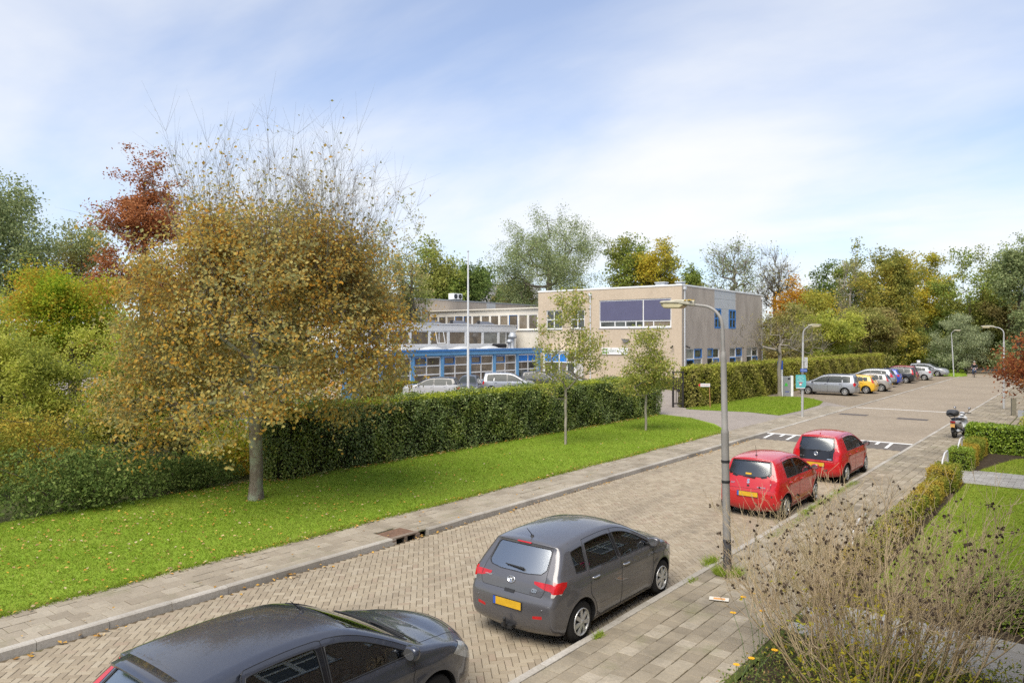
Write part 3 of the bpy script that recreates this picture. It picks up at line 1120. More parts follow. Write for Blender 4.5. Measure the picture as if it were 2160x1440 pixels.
lay(gp, 'paver', np.array(pts), PI / 2, 0.156, 0.32, 0.05, MAT['grey_paver'], 21, 300, 0.002, 0.006)
gp2 = struct('garden_path', poly_mesh('garden_path', [(-3.74, 11.3), (0.45, 11.3), (0.45, 13.1), (-3.74, 13.1)], 0.058, MAT['soil']))
pts = []
for i, y in enumerate(np.arange(11.5, 13.1, 0.4)):
    for xx in np.arange(-3.4 + (i % 2) * 0.3, 0.4, 0.6):
        pts.append((xx, y, 0.078))
lay(gp2, 'slab', np.array(pts), PI / 2, 0.39, 0.59, 0.05, MAT['grey_paver'], 22, 60, 0.003, 0.006)

# fallen leaves
m = leafmat('fallen_leaf', [(0.0, (0.40, 0.20, 0.04)), (0.2, (0.50, 0.30, 0.08)), (0.4, (0.26, 0.15, 0.06)), (0.6, (0.52, 0.42, 0.27)), (0.8, (0.60, 0.34, 0.05)), (1.0, (0.16, 0.09, 0.05))], 0.1)
def litter(name, poly, n, z, size, seed, fn=None, label=''):
    rng = np.random.default_rng(seed)
    P = scatter(rng, poly, n, fn)
    P3 = np.column_stack([P, z + rng.uniform(0.0, 0.04, len(P))])
    V, F = leaf_cards(rng, P3, size, 0.7, np.tile(np.array([[0, 0, 1.0]]), (len(P), 1)), 0.72)
    V[:, 2] = np.maximum(V[:, 2], z - 0.02)
    return tag(link(name, mesh_np(name, V, F, MAT['fallen_leaf']), kind='stuff'), label, 'leaves')
litter('fallen_leaves', [(-13.6, 0), (-13.6, 33), (-20, 38), (-20, 0)], 4600, 0.13, 0.07, 31,
       lambda P: 0.05 + 0.95 * np.exp(-((P[:, 1] - 7) / 8.5) ** 2) * (0.35 + 0.65 * np.exp(-((P[:, 0] + 17.5) / 3.0) ** 2)), 'pale and orange fallen leaves scattered over the grass verge')
litter('fallen_leaves', [(-11.98, 1), (-11.98, 32), (-11.72, 32), (-11.72, 1)], 420, 0.0, 0.07, 32, lambda P: 0.25 + 0.75 * (np.sin(P[:, 1] * 1.7) > 0.2), 'brown leaves lying in the gutter along the left kerb')
litter('fallen_leaves', [(-13.75, 1), (-13.75, 33), (-13.4, 33), (-13.4, 1)], 420, 0.12, 0.075, 33, None, 'dead leaves along the edge of the left pavement')
litter('fallen_leaves', [(-13.5, 1), (-13.5, 33), (-12.1, 33), (-12.1, 1)], 110, 0.115, 0.06, 34, None, 'few dry leaves dropped on the left pavement slabs')
litter('fallen_leaves', [(-20.4, 10), (-20.4, 38.6), (-19.3, 38.6), (-19.3, 10)], 1300, 0.13, 0.08, 35, None, 'brown leaf litter at the foot of the ivy hedge')

# tufts of weeds in the right-hand kerb
def weeds(name, spots, seed, label):
    rng = np.random.default_rng(seed)
    parts = []
    for x, y, r_, n, h in spots:
        P = np.column_stack([x + rng.normal(size=n) * r_ * 0.3, y + rng.normal(size=n) * r_, np.full(n, 0.08)])
        parts.append(grass_blades(rng, P, h, 0.006, 0.9))
    V, F = join_np(parts)
    return tag(link(name, mesh_np(name, V, F, MAT['grass']), kind='stuff'), label, 'weeds')
sp = [(-5.74, 19.2 + i * 0.55 + (i % 3) * 0.12, 0.22, 260, 0.05) for i in range(9)]
sp += [(-5.6, 16.5 + i * 0.6, 0.2, 130, 0.04) for i in range(5)]
sp += [(-5.9, 13.75, 0.16, 420, 0.09), (-5.74, 9.3, 0.07, 160, 0.06), (-5.72, 12.5, 0.1, 120, 0.05)]
weeds('weeds', sp, 41, 'moss and weed tufts along the right kerb beside the red cars')
rng = np.random.default_rng(43)
a = rng.uniform(0, 2 * PI, 900); rr = np.sqrt(rng.uniform(0.05, 1, 900)) * 0.26
V, F = grass_blades(rng, np.column_stack([-5.38 + rr * np.cos(a), 13.28 + rr * np.sin(a), np.full(900, 0.08)]), 0.12, 0.006, 0.8)
tag(link('grass', mesh_np('grass', V, F, MAT['grass']), kind='stuff'), 'ring of grass at the foot of the tall grey lamp post', 'grass')

# ------------------------------------------------------------ buildings
def wallbrick(name, c1, c2, mortar, scale=1.0, stain=0.25):
    """fine brickwork, too far to tell brick from brick; courses run level on every wall"""
    m, n = nmat(name); t = NT(n)
    sp = t.new('ShaderNodeSeparateXYZ'); t.link(t.pos(), sp.inputs[0])
    cb = t.new('ShaderNodeCombineXYZ')
    t.link(t.math('ADD', sp.outputs[0], sp.outputs[1]), cb.inputs[0]); t.link(sp.outputs[2], cb.inputs[1])
    b = t.new('ShaderNodeTexBrick')
    b.inputs['Scale'].default_value = 1 / 0.42 * scale
    b.inputs['Mortar Size'].default_value = 0.028
    b.inputs['Brick Width'].default_value = 0.5
    b.inputs['Row Height'].default_value = 0.16
    b.inputs['Color1'].default_value = (*c1, 1); b.inputs['Color2'].default_value = (*c2, 1); b.inputs['Mortar'].default_value = (*mortar, 1)
    t.link(cb.outputs[0], b.inputs['Vector'])
    mpn = t.new('ShaderNodeMapping'); mpn.inputs['Scale'].default_value = (1, 1, 0.35); t.link(t.pos(), mpn.inputs[0])
    f = t.noise(0.8, 6, 0.68, mpn.outputs[0])
    c = t.mix(t.mrange(f, 0.42, 0.72, 0, stain), b.outputs['Color'], tuple(x * 0.5 for x in c1))
    g = t.noise(7, 4, 0.7, t.pos())
    c = t.mix(t.mrange(g, 0.35, 0.7, 0, 0.3), c, tuple(x * 0.72 for x in c1))
    t.out(t.bsdf(c, 0.9, 0.15))
    MAT[name] = m
    return m
wallbrick('buff_brick', (0.55, 0.44, 0.315), (0.63, 0.51, 0.375), (0.52, 0.44, 0.345), 1.0, 0.22)
wallbrick('grey_brick', (0.48, 0.405, 0.33), (0.55, 0.475, 0.39), (0.44, 0.39, 0.325), 1.0, 0.55)
wallbrick('red_brick', (0.24, 0.115, 0.08), (0.30, 0.15, 0.10), (0.32, 0.27, 0.22))
WHITE = plain('white_frame', (0.80, 0.80, 0.78), 0.45, 0.4, var=0.05, scale=3)
CREAM = plain('cream_panel', (0.70, 0.65, 0.56), 0.7, 0.2, var=0.08, scale=1.5)
BLUE = plain('blue_paint', (0.05, 0.20, 0.50), 0.45, 0.4, var=0.12, scale=2)
BLUE2 = plain('blue_fascia', (0.15, 0.37, 0.62), 0.5, 0.35, var=0.12, scale=1)
BLUE3 = plain('blue_panel', (0.02, 0.21, 0.66), 0.35, 0.45, var=0.06, scale=1)
ZINC = plain('zinc', (0.42, 0.44, 0.46), 0.45, 0.5, 0.35, 0.1, 2)
ROOF = plain('roof_felt', (0.16, 0.155, 0.15), 0.9, 0.1, var=0.2, scale=1)
PIPE = plain('rain_pipe', (0.62, 0.64, 0.66), 0.5, 0.4, var=0.06)
SCREEN = plain('screen_fabric', (0.115, 0.115, 0.185), 0.85, 0.15, var=0.06, scale=1.2)
DARK = plain('dark_metal', (0.02, 0.02, 0.022), 0.5, 0.4)

def glassmat(name, col, rough=0.03, var=0.5, scale=0.7):
    """window glass over a dim room: mirror of the sky and trees on a dark body with curtains and clutter behind"""
    m, n = nmat(name); t = NT(n)
    f = t.noise(scale, 3, 0.6, t.pos())
    f2 = t.rnd()
    c = t.mix(t.mrange(t.math('ADD', f, t.math('MULTIPLY', f2, 0.25)), 0.45, 0.75), tuple(x * (1 - var) for x in col), tuple(min(1, x * (1 + var)) for x in col))
    t.out(t.bsdf(c, rough, 0.75))
    MAT[name] = m
    return m
glassmat('pane_dark', (0.055, 0.062, 0.058))
glassmat('pane_warm', (0.17, 0.14, 0.105), 0.04, 0.35)
glassmat('pane_pale', (0.26, 0.26, 0.23), 0.05, 0.4)

def wall_with_holes(w, h, holes, thick, mat):
    """wall in the local XZ plane (x 0..w, z 0..h) facing -Y, with rectangular openings (x0,x1,z0,z1) and reveals"""
    xs = sorted({0, w, *[a for q in holes for a in q[:2]]})
    zs = sorted({0, h, *[a for q in holes for a in q[2:4]]})
    def hole(x, z):
        return any(q[0] < x < q[1] and q[2] < z < q[3] for q in holes)
    mb = MB()
    for i in range(len(xs) - 1):
        for j in range(len(zs) - 1):
            if not hole((xs[i] + xs[i + 1]) / 2, (zs[j] + zs[j + 1]) / 2):
                mb.add([(xs[i], 0, zs[j]), (xs[i + 1], 0, zs[j]), (xs[i + 1], 0, zs[j + 1]), (xs[i], 0, zs[j + 1])], [(0, 1, 2, 3)])
    for x0, x1, z0, z1 in [q[:4] for q in holes]:
        d = thick
        mb.add([(x0, 0, z0), (x1, 0, z0), (x1, d, z0), (x0, d, z0)], [(0, 3, 2, 1)])
        mb.add([(x0, 0, z1), (x1, 0, z1), (x1, d, z1), (x0, d, z1)], [(0, 1, 2, 3)])
        mb.add([(x0, 0, z0), (x0, d, z0), (x0, d, z1), (x0, 0, z1)], [(0, 1, 2, 3)])
        mb.add([(x1, 0, z0), (x1, d, z0), (x1, d, z1), (x1, 0, z1)], [(0, 3, 2, 1)])
    return mb

def window(parent, T, x0, x1, z0, z1, cols, rows, frame, glass, bar=0.06, depth=0.14, sashes=(), sash_mat=None, sill=True):
    """a window part in a wall: T maps local wall coordinates (x along, y inwards, z up) to the building's; cols/rows are split fractions"""
    def bx(mb, a, b, y0, y1, c, d, mi=0):
        v = [T @ Vector((x, y, z)) for z in (c, d) for y in (y0, y1) for x in (a, b)]
        mb.add(v, [(0, 2, 3, 1), (4, 5, 7, 6), (0, 1, 5, 4), (2, 6, 7, 3), (0, 4, 6, 2), (1, 3, 7, 5)], mi)
    X = [x0] + [x0 + (x1 - x0) * c for c in cols] + [x1]
    Z = [z0] + [z0 + (z1 - z0) * c for c in rows] + [z1]
    f = MB()
    y0, y1 = depth - 0.07, depth + 0.01
    bx(f, x0, x1, y0, y1, z0, z0 + bar); bx(f, x0, x1, y0, y1, z1 - bar, z1)
    bx(f, x0, x0 + bar, y0, y1, z0 + bar, z1 - bar); bx(f, x1 - bar, x1, y0, y1, z0 + bar, z1 - bar)
    for x in X[1:-1]:
        bx(f, x - bar / 2, x + bar / 2, y0 + 0.002, y1, z0 + bar, z1 - bar)
    for z in Z[1:-1]:
        bx(f, x0 + bar, x1 - bar, y0 + 0.004, y1, z - bar / 2, z + bar / 2)
    w = f.build('window', frame, parent)
    for i in range(len(X) - 1):
        for j in range(len(Z) - 1):
            g = glass[(i * 7 + j * 3) % len(glass)] if isinstance(glass, (list, tuple)) else glass
            p = MB()
            e = 0.003
            bx(p, X[i] + e, X[i + 1] - e, depth - 0.02, depth - 0.005, Z[j] + e, Z[j + 1] - e)
            p.build('pane', g, w)
            if (i, j) in sashes:
                s = MB()
                a, b, c, d = X[i] + bar / 2, X[i + 1] - bar / 2, Z[j] + bar / 2, Z[j + 1] - bar / 2
                k = bar * 0.9
                bx(s, a, b, y0 - 0.03, y1 - 0.03, c, c + k); bx(s, a, b, y0 - 0.03, y1 - 0.03, d - k, d)
                bx(s, a, a + k, y0 - 0.03, y1 - 0.03, c + k, d - k); bx(s, b - k, b, y0 - 0.03, y1 - 0.03, c + k, d - k)
                s.build('sash', sash_mat, w)
    if sill:
        s = MB()
        bx(s, x0 - 0.04, x1 + 0.04, -0.05, depth - 0.07, z0 - 0.07, z0 - 0.003)
        s.build('sill', ZINC, w)
    return w

def faceY(y, x0):       # wall facing -Y starting at x0, running +X
    return Matrix.Translation((x0, y, 0))
def faceX(x, y0):       # wall facing +X starting at y0, running +Y
    return Matrix.Translation((x, y0, 0)) @ Matrix.Rotation(PI / 2, 4, 'Z')

def put(mb, T):
    mb.v = [tuple(T @ Vector(p)) for p in mb.v]
    return mb

# --- A: two-storey brick block at the corner of the drive
A = thing('school_building', 'two-storey flat-roofed brick block with purple-grey window screens above the driveway', 'building', (-28.5, 60, 0))
AW, AD, AH = 15.8, 20.2, 9.2
TF, TR = faceY(0, -AW), faceX(0, 0)
big = (7.26, 14.79, 5.5, 8.15)
lw = [(1.0, 2.95, 5.45, 7.33), (4.0, 5.6, 5.48, 7.3)]
holesF = [big, *lw]
put(wall_with_holes(AW, AH, holesF, 0.16, None), TF).build('wall', MAT['buff_brick'], A)
gwin = [(0.95, 4.4), (5.47, 8.39), (10.88, 14.3), (15.5, 18.83)]
panel = (7.13, 12.5)
holesR = [(a, b, 1.85, 3.6) for a, b in gwin] + [(panel[0], panel[1], 5.5, 9.199)]
put(wall_with_holes(AD, AH, holesR, 0.16, None), TR).build('wall', MAT['grey_brick'], A)
mb = MB()
mb.add([(-AW, 0, 0), (-AW, AD, 0), (-AW, AD, AH), (-AW, 0, AH)], [(0, 3, 2, 1)])
mb.add([(-AW, AD, 0), (0, AD, 0), (0, AD, AH), (-AW, AD, AH)], [(0, 3, 2, 1)])
mb.build('wall', MAT['grey_brick'], A)
MB().box(-AW + 0.05, -0.05, 0.05, AD - 0.05, AH - 0.25, AH - 0.02).build('roof', ROOF, A)
mb = MB()
for a in ((-AW - 0.04, 0.04, -0.04, 0.2), (-AW - 0.04, 0.04, AD - 0.2, AD + 0.04), (-AW - 0.04, -AW + 0.2, 0.2, AD - 0.2), (-0.2, 0.04, 0.2, AD - 0.2)):
    mb.box(*a, AH + 0.002, AH + 0.14)
mb.build('roof_edge', WHITE, A)
# the large screened window, its blinds half way out
w = window(A, TF, *big, (0.624,), (0.24,), WHITE, [MAT['pane_dark'], MAT['pane_warm'], MAT['pane_pale']], 0.14)
for a, b in ((big[0] + 0.1, big[0] + 0.624 * 7.53 - 0.07), (big[0] + 0.624 * 7.53 + 0.07, big[1] - 0.1)):
    s = MB(); s.box(a, b, 0.015, 0.03, 6.2, 8.03)
    put(s, TF).build('screen', SCREEN, w)
for x in (8.95, 10.1, 11.2, 13.0):
    put(MB().box(x - 0.045, x + 0.045, 0.07, 0.15, 5.62, 6.1), TF).build('mullion', WHITE, w)
for q in lw:
    window(A, TF, *q, (0.48,), (0.5,), WHITE, MAT['pane_dark'], 0.09)
for k, q in enumerate(gwin):
    window(A, TR, q[0], q[1], 1.85, 3.6, (0.5,), (0.46,), WHITE, [MAT['pane_dark'], MAT['pane_pale']], 0.10,
           sashes=[[(1, 1), (0, 0)], [(0, 1), (1, 0)], [(1, 1), (0, 0)], [(1, 0)]][k], sash_mat=BLUE)
# pale cladding with two narrow blue windows
mb = MB()
put(mb.box(panel[0], panel[1], 0.05, 0.08, 5.5, 9.19), TR).build('cladding_back', ZINC, A)
CLAD = plain('pale_cladding', (0.50, 0.51, 0.51), 0.4, 0.5, var=0.05, scale=1)
xs = [panel[0], 8.75, 9.75, 10.7, 11.55, panel[1]]
for i in range(5):
    for z0, z1 in ((7.42, 8.36), (8.38, 9.18)):
        put(MB().box(xs[i] + 0.012, xs[i + 1] - 0.012, 0.02, 0.05, z0, z1), TR).build('cladding_panel', CLAD, A)
for a, b in ((8.77, 9.73), (9.77, 10.68)):
    put(MB().box(a, b, 0.02, 0.05, 5.5, 7.4), TR).build('cladding_panel', CLAD, A)
for a, b in ((7.15, 8.74), (10.72, 12.48)):
    window(A, TR, a, b, 5.5, 7.4, (0.5,), (0.5,), BLUE, MAT['pane_dark'], 0.14, 0.05, sill=False)
for T_, x, z in ((TF, 6.3, 8.85), (TR, 0.42, 9.1), (TR, 19.9, 9.0)):
    mb = MB()
    mb.tube([T_ @ Vector((x, -0.08, 0)), T_ @ Vector((x, -0.08, z - 0.2))], 0.06, 8)
    mb.cbox(T_ @ Vector((x, -0.1, z - 0.1)), (0.3, 0.22, 0.26) if T_ is TF else (0.22, 0.3, 0.26))
    for zz in (2.5, 5.0, 7.4):
        mb.tube([T_ @ Vector((x, -0.08, zz)), T_ @ Vector((x, -0.08, zz + 0.08))], 0.075, 8)
    mb.build('rain_pipe', PIPE, A)
for x, y, w_, h_ in ((-3.6, 3.2, 0.95, 0.55), (-1.4, 2.6, 0.55, 0.45), (-5.6, 3.0, 1.2, 0.2)):
    mb = MB(); mb.box(x - w_ / 2, x + w_ / 2, y - 0.35, y + 0.35, AH - 0.02, AH + h_)
    mb.box(x - w_ / 2 - 0.07, x + w_ / 2 + 0.07, y - 0.42, y + 0.42, AH + h_, AH + h_ + 0.1)
    mb.build('roof_vent', PIPE, A, bevel=0.03)
# wall sign, wall lamp, cameras
sg = thing('wall_sign', 'white sign with green tree emblem screwed to the buff brick wall', 'sign', (-35.3, 59.93, 3.32))
MB().box(-1.42, 1.42, -0.02, 0.04, -0.32, 0.32).build('board', plain('sign_white', (0.78, 0.78, 0.77), 0.4), sg, bevel=0.01)
mb = MB(); mb.box(-1.30, -0.78, -0.028, -0.022, -0.23, 0.23)
em = mb.build('emblem', plain('sign_green', (0.16, 0.30, 0.06), 0.5), sg)
mb = MB()
for x, z in ((0, 0.1), (-0.09, -0.02), (0.09, -0.02)):
    mb.lathe([(0.0001, -0.034), (0.085, -0.034), (0.085, -0.03)], 12, (-1.04 + x, 0, z), 'y')
mb.box(-1.06, -1.02, -0.034, -0.029, -0.18, 0.0)
mb.build('tree_mark', plain('sign_mark', (0.75, 0.76, 0.72), 0.5), em)
tm = text_mesh('MEERTAAL', 0.30, plain('sign_grey', (0.24, 0.30, 0.22), 0.6), 0.004, 'LEFT')
link('lettering', tm, sg, (-0.68, -0.026, 0.0), (PI / 2, 0, 0))
wl = thing('wall_lamp', 'grey wedge-shaped lamp fixed to the brick wall above the sign', 'lamp', (-34.1, 59.98, 4.35))
mb = MB(); mb.add([(-0.35, 0, 0.12), (0.35, 0, 0.12), (0.35, -0.4, 0.12), (-0.35, -0.4, 0.12), (-0.15, 0, -0.2), (0.15, 0, -0.2), (0.12, -0.15, -0.2), (-0.12, -0.15, -0.2)],
                  [(0, 1, 2, 3), (7, 6, 5, 4), (0, 4, 5, 1), (1, 5, 6, 2), (2, 6, 7, 3), (3, 7, 4, 0)])
mb.build('shade', ZINC, wl); MB().box(-0.06, 0.06, -0.02, 0.02, -0.3, -0.2).build('bracket', DARK, wl)
def seccam(loc, rz, label):
    c = thing('security_camera', label, 'camera', loc, rz)
    mb = MB(); mb.tube([(0, 0, 0), (0, -0.12, 0.02), (0, -0.2, -0.06)], 0.03, 6); mb.build('bracket', DARK, c)
    mb = MB(); mb.tube([(0, -0.12, -0.05), (0, -0.42, -0.16)], 0.075, 8); mb.build('housing', DARK, c)
seccam((-29.35, 60, 3.85), 0, 'small black camera on the buff brick wall near its corner')
seccam((-28.5, 60.75, 3.85), R(90), 'small black camera beside the downpipe on the grey brick wall')

# --- E: brick block far back
Eb = thing('school_building', 'long low-windowed brown brick block at the back with a roof air unit', 'building', (-62, 45, 0))
T = faceX(0, 0)
eh = 9.15
wE = (14.3, 15.9, 6.2, 8.2)
put(wall_with_holes(56, eh, [wE], 0.16, None), T).build('wall', MAT['grey_brick'], Eb)
mb = MB()
mb.add([(0, 0, 0), (-20, 0, 0), (-20, 0, eh), (0, 0, eh)], [(0, 3, 2, 1)])
mb.build('wall', MAT['grey_brick'], Eb)
mb = MB()
mb.add([(0, 56, 0), (-20, 56, 0), (-20, 56, eh), (0, 56, eh)], [(0, 1, 2, 3)])
mb.build('wall', MAT['grey_brick'], Eb)
MB().box(-20, -0.05, 0.02, 55.98, eh - 0.3, eh - 0.02).build('roof', ROOF, Eb)
MB().box(-20.04, 0.05, -0.04, 56.04, eh + 0.002, eh + 0.13).build('roof_edge', ZINC, Eb)
window(Eb, T, *wE, (), (0.42,), WHITE, [MAT['pane_dark'], MAT['pane_pale']], 0.16, sashes=[(0, 1)], sash_mat=WHITE)
put(MB().box(27.6, 29.4, -0.03, 0.0, 8.3, 9.1), T).build('cladding_panel', CLAD, Eb)
put(MB().box(18.2, 20.2, -0.3, 0.0, 7.45, 7.6), T).build('sun_canopy', WHITE, Eb)
put(MB().box(24.0, 25.9, -0.3, 0.0, 7.25, 7.4), T).build('sun_canopy', WHITE, Eb)
mb = MB(); mb.tube([(0.08, 16.6, 4), (0.08, 16.6, eh)], 0.05, 6); mb.build('rain_pipe', PIPE, Eb)
ac = thing('air_unit', 'white air conditioning unit standing on the back block roof', 'air unit', (-62.6, 67.3, eh + 0.13))
MB().box(-0.45, 0.45, -0.8, 0.8, 0.12, 0.85).build('casing', WHITE, ac, bevel=0.03)
mb = MB()
for y in (-0.4, 0.4):
    mb.lathe([(0.30, 0.456), (0.28, 0.47), (0.05, 0.465)], 14, (0, y, 0.48), 'x')
mb.build('fan_grille', DARK, ac)
for y in (-0.62, 0.62):
    MB().box(-0.4, 0.4, y - 0.08, y + 0.08, 0, 0.12).build('foot', DARK, ac)

# --- B: raised glazed corridor between the blocks
Bb = thing('glazed_corridor', 'cream upper corridor with a long row of tall windows between the brick blocks', 'building', (-44.35, 62, 0))
BW = 17.6
T = faceY(0, -BW)
nb = 13
cell = (BW - 0.3) / nb
hb = [(0.15 + i * cell + 0.07, 0.15 + (i + 1) * cell - 0.07, 5.5, 7.05) for i in range(nb)]
put(wall_with_holes(BW, 7.68, hb, 0.12, None), T).build('wall', CREAM, Bb)
for i, q in enumerate(hb):
    fm_ = BLUE if i in (3, 4, 9) else WHITE
    window(Bb, T, *q, (), (), fm_, [MAT['pane_warm'], MAT['pane_warm'], MAT['pane_dark']], 0.06, 0.10, sill=False)
MB().box(-BW, 0, 0.1, 3.5, 7.4, 7.66).build('roof', ROOF, Bb)
MB().box(-BW - 0.05, 0.0, -0.25, 3.5, 7.683, 7.8).build('roof_edge', CREAM, Bb)
MB().box(-BW, 0, -0.12, 0.0, 5.36, 5.46).build('sill', WHITE, Bb)
mb = MB(); mb.add([(-BW, 3.5, 0), (0, 3.5, 0), (0, 3.5, 7.6), (-BW, 3.5, 7.6)], [(0, 1, 2, 3)]); mb.build('wall', CREAM, Bb)

# --- D and C: the low wing with the blue fascia and the clerestory on its roof
Db = thing('school_building', 'low school wing with blue fascia, white-framed windows and a white clerestory on its roof', 'building', (-43, 34, 0))
T = faceX(0, 0)
DL = 24.6
posts = [0.3 + i * 3.43 for i in range(8)]
bays = [(posts[i] + 0.16, posts[i + 1] - 0.16) for i in range(7)]
put(wall_with_holes(DL, 3.1, [(a, b, 0.75, 3.0) for a, b in bays], 0.12, None), T).build('wall', BLUE2, Db)
for i, (a, b) in enumerate(bays):
    if i < 6:
        w = window(Db, T, a, b, 0.75, 3.0, (0.47,), (0.34, 0.66), WHITE, [MAT['pane_warm'], MAT['pane_warm'], MAT['pane_dark']], 0.10, 0.1, sashes=[(0, 2)], sash_mat=BLUE, sill=False)
    else:
        w = window(Db, T, a, b, 0.75, 3.0, (0.5,), (0.36, 0.68), WHITE, [MAT['pane_dark'], MAT['pane_warm']], 0.10, 0.1, sill=False)
        for c in (0, 1):
            x0 = a + (b - a) * (0.5 * c) + 0.08
            put(MB().box(x0, x0 + (b - a) * 0.5 - 0.16, 0.055, 0.078, 2.34, 2.9), T).build('blue_panel', BLUE3, w)
for x in posts:
    put(MB().box(x - 0.15, x + 0.15, -0.07, -0.003, 0, 3.1), T).build('pillar', BLUE2, Db)
put(MB().box(-0.3, DL, -0.22, 0.3, 3.102, 3.42), T).build('fascia', BLUE2, Db)
put(MB().box(-0.3, DL, -0.30, 0.3, 3.425, 3.58), T).build('fascia', BLUE, Db)
MB().box(-14, -0.3, -0.3, DL, 3.3, 3.5).build('roof', ROOF, Db)
mb = MB(); mb.add([(-14, 0, 0), (0, 0, 0), (0, 0, 3.3), (-14, 0, 3.3)], [(0, 1, 2, 3)]); mb.build('wall', MAT['buff_brick'], Db)
for y in (3.0, 6.8, 10.6, 14.4, 18.2):
    mb = MB(); mb.box(-1.95, -0.55, y - 1.0, y + 1.0, 3.5, 3.62, 0)
    dm = mb.build('roof_light', WHITE, Db)
    mb = MB()
    prof = [(0.0, 0.22), (0.3, 0.205), (0.6, 0.15), (0.8, 0.075), (0.92, 0.0)]
    v = []
    N = 16
    for r_, h_ in prof:
        for k in range(N):
            a = 2 * PI * k / N
            ca, sa = math.cos(a), math.sin(a)
            q = (abs(ca) ** 4 + abs(sa) ** 4) ** -0.25
            v.append((-1.25 + 0.68 * r_ * ca * q, y + 0.98 * r_ * sa * q, 3.62 + h_))
    f = [(i * N + k, (i + 1) * N + k, (i + 1) * N + (k + 1) % N, i * N + (k + 1) % N) for i in range(len(prof) - 1) for k in range(N)]
    mb.add(v, f, 0, True)
    mb.build('dome', plain('dome_plastic', (0.50, 0.50, 0.48), 0.35), dm)
# clerestory
CX = -5.0
TC = faceX(CX, 4.0)
cl_ = 23.0
cb_ = [(0.25 + i * 2.5, 0.25 + i * 2.5 + 2.3, 3.92, 5.2) for i in range(9)]
put(wall_with_holes(cl_, 5.84, cb_, 0.1, None), TC).build('clerestory', WHITE, Db)
for i, q in enumerate(cb_):
    w = window(Db, TC, *q, () if i not in (4, 8) else (0.5,), (), WHITE, [MAT['pane_warm']] if i < 7 else [MAT['pane_pale'], MAT['pane_dark']], 0.08, 0.09, sill=False)
    if i == 4:
        # the sash that stands open
        M_ = TC @ Matrix.Translation((q[0] + 0.6, 0.02, 5.2)) @ Matrix.Rotation(R(-14), 4, 'X')
        mb = MB()
        for bxs in ((0, 1.1, -0.02, 0.02, -1.2, -1.12), (0, 1.1, -0.02, 0.02, -0.08, 0), (0, 0.07, -0.02, 0.02, -1.12, -0.08), (1.03, 1.1, -0.02, 0.02, -1.12, -0.08)):
            mb.box(*bxs)
        put(mb, M_).build('sash', WHITE, w)
mb = MB()
for k in range(4):
    put(mb, Matrix.Identity(4))
mb = MB()
for k in range(5):
    z = 5.24 + k * 0.115
    mb.box(CX + 0.003, CX + 0.03, 3.9, 27.05, z, z + 0.10)
mb.build('cladding', WHITE, Db)
MB().box(CX - 4.5, CX + 0.0, 3.9, 27.0, 5.6, 5.82).build('roof', ROOF, Db)
MB().box(CX - 4.5, CX + 0.08, 3.85, 27.1, 5.843, 5.93).build('roof_edge', WHITE, Db)
mb = MB(); mb.add([(CX, 27, 3.5), (CX - 4.5, 27, 3.5), (CX - 4.5, 27, 5.8), (CX, 27, 5.8)], [(0, 1, 2, 3)])
mb.build('wall', WHITE, Db)
mb = MB(); mb.add([(CX, 4, 3.5), (CX - 4.5, 4, 3.5), (CX - 4.5, 4, 5.8), (CX, 4, 5.8)], [(0, 3, 2, 1)]); mb.build('wall', WHITE, Db)
for y in (6, 10, 14, 18, 22):
    mb = MB()
    c = (CX - 1.4, y + 1.5, 5.93)
    v = [(c[0] - 0.6, c[1] - 1.2, c[2]), (c[0] + 0.6, c[1] - 1.2, c[2]), (c[0] + 0.6, c[1] + 1.2, c[2]), (c[0] - 0.6, c[1] + 1.2, c[2]), (c[0], c[1] - 0.7, c[2] + 0.34), (c[0], c[1] + 0.7, c[2] + 0.34)]
    mb.add(v, [(0, 1, 4), (1, 2, 5, 4), (2, 3, 5), (3, 0, 4, 5)])
    mb.build('roof_light', plain('dark_dome', (0.10, 0.10, 0.105), 0.25, 0.6), Db)
    mb = MB(); mb.lathe([(0.14, 0), (0.14, 0.22), (0.2, 0.3), (0.2, 0.36), (0.02, 0.38)], 10, (CX - 0.9, y, 5.93)); mb.build('roof_vent', DARK, Db)
# vestibule with blue panels where the low wing meets the brick block
Pb = thing('vestibule', 'glazed school entrance porch with bright blue panels beside the buff brick wall', 'building', (-42.7, 58.6, 0))
T = faceY(0, 0)
put(wall_with_holes(3.9, 3.25, [(0.12, 3.78, 0.1, 3.12)], 0.1, None), T).build('wall', WHITE, Pb)
w = window(Pb, T, 0.12, 3.78, 0.1, 3.12, (0.25, 0.5, 0.75), (0.35, 0.7), WHITE, [MAT['pane_dark'], MAT['pane_warm']], 0.10, 0.1, sill=False)
for c in range(3):
    x0 = 0.12 + 3.66 * 0.25 * c + 0.08
    MB().box(x0, x0 + 3.66 * 0.25 - 0.16, 0.055, 0.078, 2.26, 3.0).build('blue_panel', BLUE3, w)
MB().box(-0.05, 3.95, -0.1, 1.35, 3.253, 3.36).build('roof', WHITE, Pb)
mb = MB(); mb.add([(3.9, 0, 0), (3.9, 1.35, 0), (3.9, 1.35, 3.25), (3.9, 0, 3.25)], [(0, 1, 2, 3)]); mb.build('wall', WHITE, Pb)
